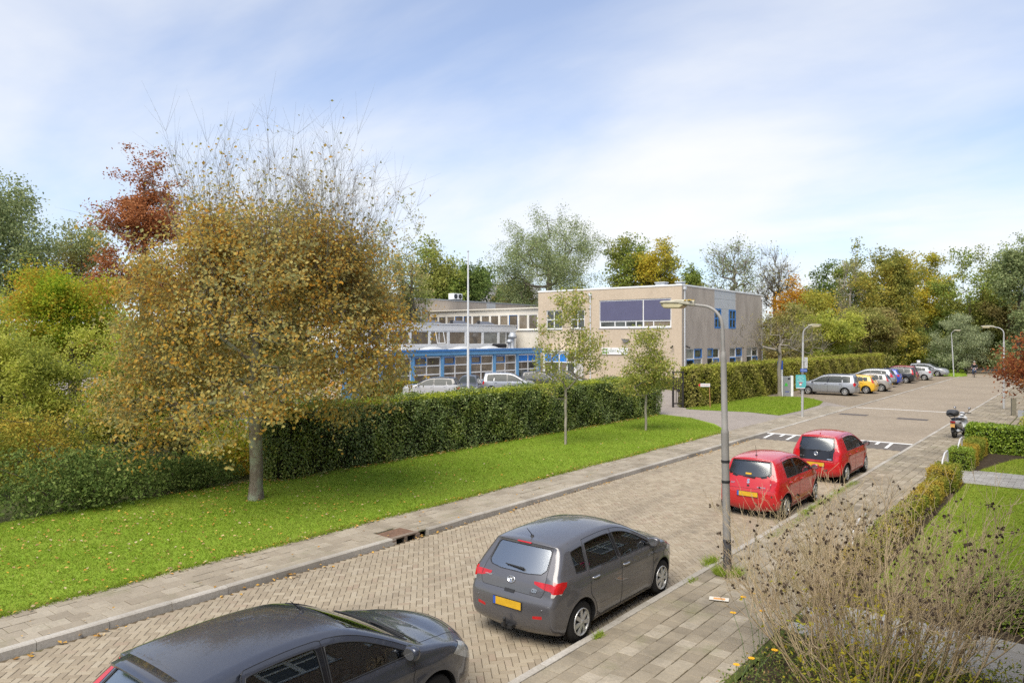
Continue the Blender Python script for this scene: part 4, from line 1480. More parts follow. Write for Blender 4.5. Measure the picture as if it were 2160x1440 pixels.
# kitchen cowls on the low roof
for (x, y, h_, r_, cat, lb) in ((-45.6, 57.4, 1.65, 0.38, 'chimney cowl', 'tall grey metal chimney cowl on the low school roof'), (-45.1, 56.3, 0.95, 0.26, 'chimney cowl', 'short grey metal flue below the tall cowl')):
    o = thing('roof_cowl', lb, cat, (x, y, 3.5))
    mb = MB(); mb.lathe([(r_ * 0.8, 0), (r_ * 0.55, 0.25), (r_ * 0.55, h_ * 0.62)], 12); mb.build('pipe', ZINC, o)
    mb = MB(); mb.lathe([(r_ * 0.5, h_ * 0.6), (r_ * 1.2, h_ * 0.66), (r_ * 1.2, h_ * 0.76), (r_ * 0.55, h_), (0.01, h_)], 12); mb.build('cap', ZINC, o)
dk = thing('roof_duct', 'ribbed dark duct lying on the low school roof by the flues', 'duct', (-45.0, 54.6, 3.62))
mb = MB(); mb.tube([(0, -0.9, 0.18), (0, 0.9, 0.18)], 0.2, 10)
for y in np.arange(-0.8, 0.9, 0.2):
    mb.tube([(0, y, 0.18), (0, y + 0.06, 0.18)], 0.225, 10)
mb.build('pipe', DARK, dk)
MB().box(-0.25, 0.25, -0.7, 0.7, -0.12, 0.02).build('foot', ZINC, dk)

# --- houses beyond the trees
TILE = plain('roof_tile_brown', (0.14, 0.10, 0.08), 0.85, 0.2, var=0.25, scale=2)
TILE2 = plain('roof_tile_grey', (0.20, 0.195, 0.19), 0.85, 0.2, var=0.2, scale=2)
def house(loc, w, d, h, rh, rz, wallm, tile, label, chim=()):
    o = thing('house', label, 'house', loc, rz)
    mb = MB()
    mb.add([(0, 0, 0), (w, 0, 0), (w, d, 0), (0, d, 0), (0, 0, h), (w, 0, h), (w, d, h), (0, d, h), (0, d / 2, h + rh), (w, d / 2, h + rh)],
           [(0, 1, 5, 4), (2, 3, 7, 6), (1, 2, 6, 9, 5), (3, 0, 4, 8, 7)])
    mb.build('wall', wallm, o)
    mb = MB()
    e = 0.35
    a = (-e, -e, h - 0.3), (w + e, -e, h - 0.3), (w + e, d / 2, h + rh + 0.08), (-e, d / 2, h + rh + 0.08), (-e, d + e, h - 0.3), (w + e, d + e, h - 0.3)
    mb.add(a, [(0, 1, 2, 3), (3, 2, 5, 4)])
    s = tuple((x, y, z + 0.15) for x, y, z in a)
    mb.add(s, [(0, 1, 2, 3), (3, 2, 5, 4)])
    mb.add(a[:2] + s[:2], [(0, 1, 3, 2)]); mb.add(a[4:] + s[4:], [(0, 2, 3, 1)])
    rf = mb.build('roof', tile, o)
    for cx_, cy_ in chim:
        m2 = MB(); m2.box(cx_ - 0.6, cx_ + 0.6, cy_ - 0.4, cy_ + 0.4, h + rh * 0.4, h + rh + 1.0)
        m2.box(cx_ - 0.7, cx_ + 0.7, cy_ - 0.5, cy_ + 0.5, h + rh + 1.003, h + rh + 1.13)
        m2.build('chimney', MAT['red_brick'], rf)
    for k in range(int(w / 2.6)):
        for zf in (1.0, 3.7):
            if zf + 1.3 < h:
                f = MB(); x = 0.9 + k * 2.6
                f.box(x, x + 1.3, -0.04, -0.003, zf, zf + 1.3); f.build('window', WHITE, o)
                p_ = MB(); p_.box(x + 0.08, x + 1.22, -0.06, -0.043, zf + 0.08, zf + 1.22); p_.build('pane', MAT['pane_dark'], o.children[-1])
    return o
house((-98, 96, 0), 22, 9, 9.5, 5.0, R(38), MAT['grey_brick'], TILE2, 'grey-roofed house glimpsed between the dark tree and the willow', ((3, 4.5),))
house((-62.5, 108, 0), 16, 9, 9.6, 3.6, R(38), MAT['red_brick'], TILE, 'brown-roofed house with a broad chimney behind the bare trees', ((3.0, 4.5),))
house((-52, 124, 0), 12, 9, 9.6, 4.0, R(38 + 90), MAT['red_brick'], TILE, 'red brick gabled house behind the orange tree', ((10.5, 4.5),))
# the terrace the picture is taken from; the cars mirror it
def terrace():
    o = thing('terrace_house', 'brown brick terrace with white window frames on the camera side of the street', 'house', (0.5, -24, 0))
    L = 110.0
    T = Matrix.Translation((0, L, 0)) @ Matrix.Rotation(-PI / 2, 4, 'Z')
    holes = []
    for i in range(18):
        x = 1.2 + i * 6.0
        holes += [(x, x + 2.6, 0.9, 2.4), (x + 3.4, x + 4.4, 0.15, 2.4), (x, x + 2.2, 3.9, 5.2), (x + 3.0, x + 4.6, 3.9, 5.2)]
    put(wall_with_holes(L, 6.0, holes, 0.15, None), T).build('wall', MAT['terrace_brick'], o)
    for q in holes:
        window(o, T, *q, (0.5,) if q[1] - q[0] > 1.5 else (), (0.68,), WHITE, MAT['pane_dark'], 0.12, 0.12)
    mb = MB()
    mb.add([(-0.5, -0.3, 5.8), (-0.5, L + 0.3, 5.8), (5, L + 0.3, 9.5), (5, -0.3, 9.5)], [(0, 3, 2, 1)])
    mb.add([(10.5, -0.3, 5.8), (10.5, L + 0.3, 5.8), (5, L + 0.3, 9.5), (5, -0.3, 9.5)], [(0, 1, 2, 3)])
    mb.build('roof', TILE, o)
    MB().box(-0.62, -0.48, -0.3, L + 0.3, 5.7, 5.82).build('gutter', WHITE, o)
wallbrick('terrace_brick', (0.27, 0.18, 0.125), (0.33, 0.225, 0.16), (0.36, 0.31, 0.26))
terrace()

# ------------------------------------------------------------ foliage palettes
_lm = leafmat
def leafmat(name, stops, trans=0.28, patch=None, patch_scale=0.35, gloss=0.0, k=1.75):
    b = lambda st: [(p, tuple(c * min(k, 0.58 / max(col)) for c in col)) for p, col in st]
    return _lm(name, b(stops), min(0.48, trans + 0.14), b(patch) if patch else None, patch_scale, gloss)
BARK = barkmat('bark', (0.10, 0.08, 0.06), (0.17, 0.145, 0.115))
BARK_MOSS = barkmat('mossy_bark', (0.12, 0.095, 0.07), (0.22, 0.185, 0.145), (0.17, 0.185, 0.09))
BARK_PALE = barkmat('pale_bark', (0.26, 0.23, 0.18), (0.38, 0.34, 0.28))
BARK_GREY = barkmat('grey_bark', (0.20, 0.175, 0.145), (0.30, 0.27, 0.225))
HEDGE_CORE = barkmat('hedge_core', (0.016, 0.018, 0.010), (0.035, 0.034, 0.018))  # core colour carries the shade inside the hedges
leafmat('lm_linden', [(0.0, (0.20, 0.185, 0.065)), (0.22, (0.32, 0.275, 0.09)), (0.45, (0.45, 0.335, 0.09)), (0.68, (0.56, 0.355, 0.07)), (0.92, (0.58, 0.30, 0.045)), (1.0, (0.40, 0.20, 0.05))], 0.34,
        [(0.0, (0.19, 0.195, 0.085)), (0.4, (0.29, 0.275, 0.115)), (0.75, (0.42, 0.335, 0.115)), (1.0, (0.56, 0.345, 0.075))], 0.55, k=1.45)
leafmat('lm_willow', [(0.0, (0.10, 0.13, 0.055)), (0.5, (0.17, 0.20, 0.09)), (1.0, (0.26, 0.28, 0.13))], 0.25)
leafmat('lm_rust', [(0.0, (0.15, 0.058, 0.024)), (0.5, (0.24, 0.095, 0.038)), (1.0, (0.34, 0.155, 0.07))], 0.2)
leafmat('lm_pale', [(0.0, (0.20, 0.185, 0.08)), (0.5, (0.30, 0.26, 0.11)), (1.0, (0.42, 0.33, 0.14))], 0.3, [(0, (0.12, 0.14, 0.05)), (1, (0.24, 0.25, 0.09))], 0.3)
leafmat('lm_maple', [(0.0, (0.20, 0.23, 0.03)), (0.4, (0.29, 0.285, 0.04)), (0.7, (0.47, 0.32, 0.04)), (1.0, (0.50, 0.22, 0.04))], 0.35,
        [(0.0, (0.11, 0.17, 0.015)), (0.6, (0.22, 0.28, 0.025)), (1.0, (0.36, 0.33, 0.03))], 0.45)
leafmat('lm_lime', [(0.0, (0.21, 0.24, 0.035)), (0.5, (0.34, 0.345, 0.06)), (1.0, (0.48, 0.45, 0.12))], 0.35, [(0, (0.11, 0.14, 0.028)), (1, (0.28, 0.29, 0.065))], 0.5)
leafmat('lm_olive', [(0.0, (0.11, 0.12, 0.032)), (0.5, (0.19, 0.195, 0.055)), (1.0, (0.30, 0.27, 0.09))], 0.28, [(0, (0.12, 0.10, 0.04)), (1, (0.26, 0.21, 0.08))], 0.3)
leafmat('lm_green', [(0.0, (0.08, 0.115, 0.024)), (0.5, (0.14, 0.18, 0.038)), (1.0, (0.24, 0.265, 0.065))], 0.25, [(0, (0.11, 0.13, 0.03)), (1, (0.25, 0.24, 0.06))], 0.22)
leafmat('lm_dark', [(0.0, (0.045, 0.07, 0.02)), (0.5, (0.085, 0.12, 0.032)), (1.0, (0.15, 0.185, 0.055))], 0.2)
leafmat('lm_amber', [(0.0, (0.15, 0.155, 0.035)), (0.4, (0.24, 0.225, 0.05)), (0.8, (0.34, 0.28, 0.06)), (1.0, (0.42, 0.29, 0.05))], 0.3, [(0, (0.09, 0.11, 0.028)), (1, (0.22, 0.205, 0.05))], 0.22)
leafmat('lm_gold', [(0.0, (0.24, 0.225, 0.03)), (0.5, (0.37, 0.31, 0.04)), (1.0, (0.46, 0.33, 0.045))], 0.35, [(0, (0.13, 0.15, 0.03)), (1, (0.30, 0.27, 0.05))], 0.2)
leafmat('lm_orange', [(0.0, (0.34, 0.20, 0.03)), (0.6, (0.42, 0.25, 0.03)), (1.0, (0.48, 0.17, 0.025))], 0.35)
leafmat('lm_sallow', [(0.0, (0.12, 0.145, 0.075)), (0.5, (0.20, 0.225, 0.125)), (1.0, (0.32, 0.34, 0.20))], 0.25)
leafmat('lm_young', [(0.0, (0.14, 0.165, 0.035)), (0.5, (0.22, 0.235, 0.055)), (0.9, (0.29, 0.28, 0.08)), (1.0, (0.32, 0.20, 0.07))], 0.3)
leafmat('lm_ivy', [(0.0, (0.056, 0.082, 0.024)), (0.5, (0.10, 0.136, 0.042)), (0.85, (0.165, 0.20, 0.064)), (1.0, (0.25, 0.275, 0.10))], 0.12,
        [(0, (0.075, 0.105, 0.018)), (0.6, (0.13, 0.165, 0.03)), (1, (0.22, 0.23, 0.06))], 0.8, gloss=0.03)
leafmat('lm_hedgetop', [(0.0, (0.14, 0.175, 0.018)), (0.5, (0.23, 0.265, 0.03)), (1.0, (0.34, 0.34, 0.06))], 0.3)
leafmat('lm_beech', [(0.0, (0.10, 0.105, 0.025)), (0.5, (0.175, 0.165, 0.045)), (1.0, (0.28, 0.235, 0.08))], 0.25, [(0, (0.145, 0.155, 0.025)), (1, (0.30, 0.275, 0.06))], 0.7)
leafmat('lm_box', [(0.0, (0.085, 0.115, 0.018)), (0.5, (0.15, 0.175, 0.03)), (1.0, (0.24, 0.24, 0.05))], 0.2, [(0, (0.20, 0.15, 0.025)), (1, (0.38, 0.28, 0.05))], 0.9)
leafmat('lm_laurel', [(0.0, (0.070, 0.12, 0.012)), (0.5, (0.14, 0.205, 0.02)), (1.0, (0.25, 0.31, 0.04))], 0.25, gloss=0.025)
leafmat('lm_shrub', [(0.0, (0.065, 0.095, 0.020)), (0.5, (0.115, 0.155, 0.034)), (0.9, (0.20, 0.23, 0.06)), (1.0, (0.24, 0.21, 0.09))], 0.2, [(0, (0.12, 0.16, 0.024)), (1, (0.25, 0.285, 0.05))], 0.7, gloss=0.012)
leafmat('lm_red', [(0.0, (0.17, 0.052, 0.03)), (0.4, (0.28, 0.092, 0.042)), (0.75, (0.38, 0.15, 0.055)), (1.0, (0.44, 0.22, 0.08))], 0.35, k=1.15)

def crown(h, zb, r, seed, n=6, ry=None, top=0.7):
    """one leafy mass with lobes on it"""
    rng = np.random.default_rng(seed + 77)
    ry = ry or r
    zc = zb + (h - zb) * 0.48
    out = [(0, 0, zc, r * 0.78, ry * 0.78, (h - zb) * 0.50, 1.1)]
    for i in range(n):
        a = rng.uniform(0, 2 * PI)
        u = rng.uniform(-0.75, 0.85)
        k = math.sqrt(max(0.05, 1 - u * u * top))
        out.append((math.cos(a) * r * 0.62 * k, math.sin(a) * ry * 0.62 * k, zc + u * (h - zb) * 0.36, r * rng.uniform(0.3, 0.46), ry * rng.uniform(0.3, 0.46), (h - zb) * rng.uniform(0.12, 0.2), 0.9))
    return out

def cone(h, zb, r, seed):
    """tiers of flat sprays, wider below"""
    rng = np.random.default_rng(seed)
    out = []
    for i in range(26):
        u = rng.uniform(0, 1) ** 1.3
        a = rng.uniform(0, 2 * PI)
        w = r * (1 - u) ** 0.75 + 0.25
        out.append((math.cos(a) * w * 0.58, math.sin(a) * w * 0.58, zb + (h - zb) * (0.02 + u * 0.95), w * 0.45, w * 0.45, 0.38))
    return out

# ------------------------------------------------------------ trees
make_tree('tree', 'tall grey-green willow-like tree cut by the left edge', (-51.88, 14.96, 0), 14.56, 3.90, crown(14.56, 4.33, 3.37, 101, 10), MAT['lm_willow'], BARK, 101, n_t=132, n_leaf=34500, leaf=0.184, spread=0.40, trunk_r=0.234, tip_r=0.0097, twigs=2, twig_len=1.31, excurrent=9.03)
make_tree('conifer', 'rust red conifer rising behind the large autumn tree', (-42.69, 19.71, 0), 14.75, 5.87, cone(14.75, 6.52, 2.67, 102), MAT['lm_rust'], BARK, 102, n_t=108, n_leaf=32199, leaf=0.156, spread=0.26, trunk_r=0.237, tip_r=0.0092, twigs=2, twig_len=1.33, excurrent=13.5, flat=0.5, up=-0.2)
make_tree('tree', 'pale sandy green tree between the willow and the rust conifer', (-54.38, 20.64, 0), 12.68, 4.46, crown(12.68, 4.95, 2.60, 103, 7), MAT['lm_pale'], BARK, 103, n_t=96, n_leaf=18400, leaf=0.166, spread=0.40, trunk_r=0.208, tip_r=0.0110, twigs=2, twig_len=1.14, excurrent=7.86)
make_tree('tree', 'bushy maple turning yellow and orange at the left', (-33.95, 12.61, 0), 7.30, 2.85, crown(7.30, 3.17, 2.25, 104, 7), MAT['lm_maple'], BARK, 104, n_t=96, n_leaf=27599, leaf=0.12, spread=0.28, trunk_r=0.132, tip_r=0.0068, twigs=2, twig_len=0.66, excurrent=4.53)
make_tree('tree', 'yellow-olive round tree closing the gap at the left edge', (-43.25, 12.88, 0), 7.48, 1.87, crown(7.48, 0.30, 2.88, 105, 7), MAT['lm_lime'], BARK, 105, n_t=96, n_leaf=16099, leaf=0.156, spread=0.40, trunk_r=0.135, tip_r=0.0081, twigs=2, twig_len=0.67, excurrent=4.64)
make_tree('tree', 'lime green bushy tree at the far left below the maple', (-29.35, 9.24, 0), 4.90, 1.23, crown(4.90, 0.43, 1.99, 106, 7), MAT['lm_lime'], BARK, 106, n_t=96, n_leaf=29899, leaf=0.101, spread=0.24, trunk_r=0.099, tip_r=0.0060, twigs=2, twig_len=0.44, excurrent=3.04)
make_tree('tree', 'light olive small tree left of the big autumn tree', (-27.15, 11.62, 0), 5.33, 1.33, crown(5.33, 0.30, 2.03, 107, 7), MAT['lm_lime'], BARK, 107, n_t=96, n_leaf=27599, leaf=0.101, spread=0.24, trunk_r=0.105, tip_r=0.0060, twigs=2, twig_len=0.48, excurrent=3.30)
make_tree('tree', 'olive brown understorey tree behind the drooping branches', (-26.41, 13.49, 0), 5.80, 1.45, crown(5.80, 0.30, 2.28, 108, 7), MAT['lm_olive'], BARK, 108, n_t=96, n_leaf=20700, leaf=0.11, spread=0.28, trunk_r=0.111, tip_r=0.0060, twigs=2, twig_len=0.52, excurrent=3.60)
make_tree('tree', 'dim green tree behind the crown of the big autumn tree', (-33.7, 21.75, 0), 8.30, 2.08, crown(8.30, 0.30, 4.69, 109, 7), MAT['lm_olive'], BARK, 109, n_t=96, n_leaf=18400, leaf=0.166, spread=0.40, trunk_r=0.146, tip_r=0.0084, twigs=2, twig_len=0.75, excurrent=5.15)
make_tree('poplar', 'brownish upright poplar to the right of the big tree', (-58.42, 55.75, 0), 19.15, 4.79, crown(19.15, 2.11, 1.77, 110, 7), MAT['lm_pale'], BARK, 110, n_t=72, n_leaf=5979, leaf=0.202, spread=0.28, trunk_r=0.298, tip_r=0.0176, twigs=2, twig_len=1.72, excurrent=11.87, up=0.1, twig_up=1.6, tri=True)
make_tree('poplar', 'thin brown poplar just behind the big tree', (-58.13, 50.88, 0), 16.54, 4.13, crown(16.54, 2.23, 2.96, 111, 7), MAT['lm_pale'], BARK, 111, n_t=84, n_leaf=6899, leaf=0.202, spread=0.32, trunk_r=0.262, tip_r=0.0167, twigs=2, twig_len=1.49, excurrent=10.25, up=0.1, twig_up=1.4, tri=True)
make_tree('tree', 'round dark green tree behind the low school wing', (-70.79, 71.47, 0), 17.62, 5.45, crown(17.62, 6.06, 4.42, 112, 9), MAT['lm_green'], BARK, 112, n_t=96, n_leaf=20700, leaf=0.294, spread=0.56, trunk_r=0.277, tip_r=0.0220, twigs=2, twig_len=1.59, excurrent=10.92, tri=True)
make_tree('tree', 'darker green tree right of the flagpole top', (-68.81, 78.15, 0), 15.91, 4.91, crown(15.91, 5.45, 3.38, 113, 7), MAT['lm_dark'], BARK, 113, n_t=96, n_leaf=16099, leaf=0.294, spread=0.48, trunk_r=0.253, tip_r=0.0229, twigs=2, twig_len=1.43, excurrent=9.86, tri=True)
make_tree('tree', 'low green tree behind the back school block', (-71.92, 91.02, 0), 13.84, 5.68, crown(13.84, 6.31, 3.77, 114, 7), MAT['lm_olive'], BARK, 114, n_t=96, n_leaf=11500, leaf=0.294, spread=0.48, trunk_r=0.224, tip_r=0.0255, twigs=2, twig_len=1.25, excurrent=8.58, tri=True)
make_tree('tree', 'dark trees filling the gap behind the big tree', (-77.49, 59.75, 0), 17.70, 4.42, crown(17.70, 1.66, 7.40, 115, 7), MAT['lm_green'], BARK, 115, n_t=96, n_leaf=18400, leaf=0.313, spread=0.64, trunk_r=0.278, tip_r=0.0209, twigs=2, twig_len=1.59, excurrent=10.97, tri=True)
make_tree('willow', 'wide feathery willow rising over the school roofs', (-62.95, 87.93, 0), 23.72, 5.93, crown(23.72, 6.18, 8.56, 116, 13), MAT['lm_willow'], BARK, 116, n_t=204, n_leaf=50599, leaf=0.258, spread=0.50, trunk_r=0.5, tip_r=0.0238, twigs=2, twig_len=2.13, excurrent=14.71, flat=0.2, aspect=0.3, droop=0.9, tri=True)
make_tree('tree', 'green tree with a thinning pointed top behind the school', (-52.41, 93.75, 0), 19.23, 8.02, crown(19.23, 8.91, 3.30, 117, 7), MAT['lm_green'], BARK, 117, n_t=96, n_leaf=11959, leaf=0.294, spread=0.40, trunk_r=0.299, tip_r=0.0233, twigs=2, twig_len=1.73, excurrent=11.92, tri=True)
make_tree('tree', 'bright yellow and green tree over the school roof edge', (-48.0, 93.43, 0), 17.81, 7.90, crown(17.81, 8.78, 2.94, 118, 7), MAT['lm_gold'], BARK, 118, n_t=96, n_leaf=11959, leaf=0.294, spread=0.40, trunk_r=0.279, tip_r=0.0227, twigs=2, twig_len=1.60, excurrent=11.04, tri=True)
make_tree('tree', 'small green treetop showing above the roof corner', (-48.09, 104.86, 0), 14.83, 7.59, crown(14.83, 8.43, 1.60, 119, 7), MAT['lm_green'], BARK, 119, n_t=96, n_leaf=5060, leaf=0.294, spread=0.32, trunk_r=0.238, tip_r=0.0246, twigs=2, twig_len=1.33, excurrent=9.19, tri=True)
make_tree('tree', 'bare grey tree with an ivy-clad trunk behind the school', (-39.78, 99.97, 0), 18.48, 5.50, crown(18.48, 6.11, 3.88, 120, 7), MAT['lm_willow'], BARK_GREY, 120, n_t=144, n_leaf=3449, leaf=0.239, spread=0.40, trunk_r=0.45, tip_r=0.0227, twigs=7, twig_len=1.66, excurrent=11.46, twig_up=0.5, tri=True)
make_tree('tree', 'brown leafless tree beside the ivy-clad one', (-36.49, 107.7, 0), 17.98, 5.55, crown(17.98, 6.17, 3.75, 121, 7), MAT['lm_olive'], BARK, 121, n_t=144, n_leaf=1150, leaf=0.23, spread=0.40, trunk_r=0.282, tip_r=0.0235, twigs=9, twig_len=1.62, excurrent=11.15, twig_up=0.7, tri=True)
make_tree('tree', 'orange tree in front of the brick gable', (-31.72, 99.99, 0), 11.88, 3.71, crown(11.88, 4.12, 2.67, 122, 7), MAT['lm_orange'], BARK, 122, n_t=96, n_leaf=5979, leaf=0.258, spread=0.40, trunk_r=0.196, tip_r=0.0216, twigs=2, twig_len=1.07, excurrent=7.37, tri=True)
make_tree('tree', 'dark green narrow tree right of the brick gable', (-32.33, 117.4, 0), 16.06, 4.01, crown(16.06, 2.61, 2.33, 123, 7), MAT['lm_dark'], BARK, 123, n_t=96, n_leaf=10350, leaf=0.294, spread=0.40, trunk_r=0.255, tip_r=0.0246, twigs=2, twig_len=1.45, excurrent=9.96, tri=True)
make_tree('tree', 'tall dark green tree behind the pale poplar', (-29.42, 124.82, 0), 19.11, 4.78, crown(19.11, 2.54, 3.46, 124, 7), MAT['lm_green'], BARK, 124, n_t=96, n_leaf=14949, leaf=0.313, spread=0.48, trunk_r=0.298, tip_r=0.0255, twigs=2, twig_len=1.72, excurrent=11.85, tri=True)
make_tree('poplar', 'pale leafless poplar in front of the dark green tree', (-27.06, 111.37, 0), 15.91, 3.98, crown(15.91, 2.74, 2.03, 125, 7), MAT['lm_pale'], BARK_PALE, 125, n_t=84, n_leaf=2070, leaf=0.23, spread=0.24, trunk_r=0.253, tip_r=0.0229, twigs=6, twig_len=1.43, excurrent=9.86, up=0.1, twig_up=1.6, tri=True)
make_tree('tree', 'large amber-tinged tree left of the yellow one', (-22.0, 110.28, 0), 17.10, 4.28, crown(17.10, 2.81, 4.03, 126, 10), MAT['lm_amber'], BARK, 126, n_t=132, n_leaf=25299, leaf=0.276, spread=0.48, trunk_r=0.269, tip_r=0.0220, twigs=2, twig_len=1.54, excurrent=10.60, tri=True)
make_tree('tree', 'bright yellow crown between two greener trees', (-20.09, 127.13, 0), 17.88, 4.47, crown(17.88, 4.06, 4.51, 127, 7), MAT['lm_gold'], BARK, 127, n_t=96, n_leaf=17250, leaf=0.294, spread=0.48, trunk_r=0.28, tip_r=0.0246, twigs=2, twig_len=1.61, excurrent=11.09, tri=True)
make_tree('tree', 'large green tree with yellow flecks right of the yellow crown', (-13.43, 119.66, 0), 17.68, 4.42, crown(17.68, 0.79, 5.17, 128, 10), MAT['lm_green'], BARK, 128, n_t=132, n_leaf=27599, leaf=0.276, spread=0.48, trunk_r=0.278, tip_r=0.0224, twigs=2, twig_len=1.59, excurrent=10.96, tri=True)
make_tree('tree', 'loose grey-green tree at the right edge of the picture', (-7.09, 109.36, 0), 17.30, 4.33, crown(17.30, 0.30, 3.16, 129, 7), MAT['lm_willow'], BARK, 129, n_t=96, n_leaf=18400, leaf=0.258, spread=0.48, trunk_r=0.272, tip_r=0.0198, twigs=2, twig_len=1.56, excurrent=10.73, tri=True)
make_tree('tree', 'olive tree with bare twigs behind the near end of the second hedge', (-25.25, 79.58, 0), 8.25, 2.06, crown(8.25, 0.65, 3.34, 130, 7), MAT['lm_olive'], BARK, 130, n_t=96, n_leaf=11500, leaf=0.202, spread=0.36, trunk_r=0.146, tip_r=0.0172, twigs=5, twig_len=0.74, excurrent=5.12, tri=True)
make_tree('tree', 'olive green thicket tree behind the second hedge', (-23.61, 88.56, 0), 7.72, 1.93, crown(7.72, 0.30, 3.49, 131, 7), MAT['lm_lime'], BARK, 131, n_t=96, n_leaf=17250, leaf=0.221, spread=0.40, trunk_r=0.138, tip_r=0.0185, twigs=2, twig_len=0.69, excurrent=4.79, tri=True)
make_tree('tree', 'low spreading green tree behind the middle of the second hedge', (-22.17, 101.2, 0), 8.97, 2.24, crown(8.97, 0.30, 3.86, 132, 7), MAT['lm_olive'], BARK, 132, n_t=96, n_leaf=19550, leaf=0.239, spread=0.40, trunk_r=0.156, tip_r=0.0205, twigs=2, twig_len=0.81, excurrent=5.56, tri=True)
make_tree('tree', 'small yellow-green tree where the second hedge ends', (-19.57, 109.65, 0), 6.03, 1.51, crown(6.03, 0.30, 2.93, 133, 7), MAT['lm_amber'], BARK, 133, n_t=96, n_leaf=12649, leaf=0.202, spread=0.32, trunk_r=0.114, tip_r=0.0216, twigs=2, twig_len=0.54, excurrent=3.74, tri=True)
make_tree('tree', 'dark thicket under the yellow crown', (-18.83, 123.03, 0), 6.88, 1.72, crown(6.88, 0.30, 4.35, 134, 7), MAT['lm_dark'], BARK, 134, n_t=96, n_leaf=17250, leaf=0.276, spread=0.44, trunk_r=0.126, tip_r=0.0238, twigs=2, twig_len=0.62, excurrent=4.27, tri=True)
make_tree('tree', 'orange and green bush tree beside the school corner', (-27.72, 95.5, 0), 10.12, 3.73, crown(10.12, 4.14, 3.11, 135, 7), MAT['lm_gold'], BARK, 135, n_t=96, n_leaf=8280, leaf=0.239, spread=0.40, trunk_r=0.172, tip_r=0.0202, twigs=2, twig_len=0.91, excurrent=6.27, tri=True)
make_tree('tree', 'olive understorey tree by the path at the far right', (-8.81, 118.21, 0), 11.75, 2.94, crown(11.75, 0.30, 3.69, 136, 7), MAT['lm_olive'], BARK, 136, n_t=96, n_leaf=18400, leaf=0.239, spread=0.40, trunk_r=0.195, tip_r=0.0216, twigs=2, twig_len=1.06, excurrent=7.29, tri=True)
make_tree('tree', 'dark understorey tree behind the cyclist', (-13.49, 132.38, 0), 9.88, 2.47, crown(9.88, 0.30, 4.36, 137, 7), MAT['lm_dark'], BARK, 137, n_t=96, n_leaf=16099, leaf=0.294, spread=0.44, trunk_r=0.168, tip_r=0.0246, twigs=2, twig_len=0.89, excurrent=6.13, tri=True)
make_tree('sallow', 'round grey-green sallow standing behind the street lamp', (-13.69, 109.86, 0), 7.57, 1.89, crown(7.57, 0.30, 3.68, 138, 9), MAT['lm_sallow'], BARK, 138, n_t=96, n_leaf=25299, leaf=0.184, spread=0.32, trunk_r=0.136, tip_r=0.0208, twigs=4, twig_len=0.68, excurrent=4.69, cat='bush', aspect=0.3, tri=True)

# undergrowth: bushes along the foot of the park and behind the hedge
ug = [(-31.1, 90.26, 9, 3.6, 'lm_olive', 'olive bush beyond the right end of the brick school block'),(-30.13, 101.26, 9, 4.2, 'lm_green', 'green bush in the thicket behind the second hedge, near its middle lamp'),(-27.22, 111.24, 10, 4.6, 'lm_dark', 'dark bush in the shade behind the parked silver cars'),(-23.32, 116.89, 9, 4.4, 'lm_green', 'green bush behind the far end of the second hedge'),(-19.5, 113.54, 6, 3.2, 'lm_lime', 'yellow-green bush at the far end of the second hedge'),(-17.26, 112.77, 5, 2.4, 'lm_sallow', 'greyish low bush beside the small white sign post'),(-16.12, 120.07, 7, 3.6, 'lm_dark', 'dark bush under the round sallow'),(-14.45, 141.84, 11, 4.5, 'lm_green', 'green bush closing the end of the street'),(-10.15, 129.92, 8, 3.8, 'lm_olive', 'olive bush to the right of the park path'),(-6.31, 112.54, 7, 4.2, 'lm_green', 'green bush at the right edge beyond the gardens')]
for i, (x, y, w_, h_, lm_, lb_) in enumerate(ug):
    make_shrub('bush', lb_, (x, y, 0), w_, w_ * 0.6, h_, MAT[lm_], BARK, 300 + i, n_leaf=5200, leaf=0.24, nb=6, rz=R(38), cat='bush', tri=True)

# woods far behind, one mass closing the horizon
def far_wood(name, label, x0, y0, x1, y1, h, n, seed, lm):
    rng = np.random.default_rng(seed)
    m_ = int(math.hypot(x1 - x0, y1 - y0) / 5)
    bl = []
    for i in range(m_):
        t_ = (i + rng.uniform(-0.3, 0.3)) / m_
        hh = h * rng.uniform(0.65, 1.1)
        bl.append((x0 + (x1 - x0) * t_, y0 + (y1 - y0) * t_ + rng.uniform(-4, 4), hh * 0.5, rng.uniform(3, 5), rng.uniform(3, 5), hh * 0.5))
    P, D = crown_points(rng, bl, n, 0.12)
    V, F = leaf_cards(rng, P, 0.8, 0.6, unit(D + np.array([0, 0, 0.5])), 0.3, tri=True)
    tag(link(name, mesh_np(name, V, F, MAT[lm]), kind='stuff'), label, 'wood')
far_wood('far_wood', 'distant wood behind the school and the park', -190, 70, -60, 150, 10, 26000, 71, 'lm_green')
far_wood('far_wood', 'distant wood beyond the end of the street', -62, 150, 40, 150, 11, 20000, 72, 'lm_olive')

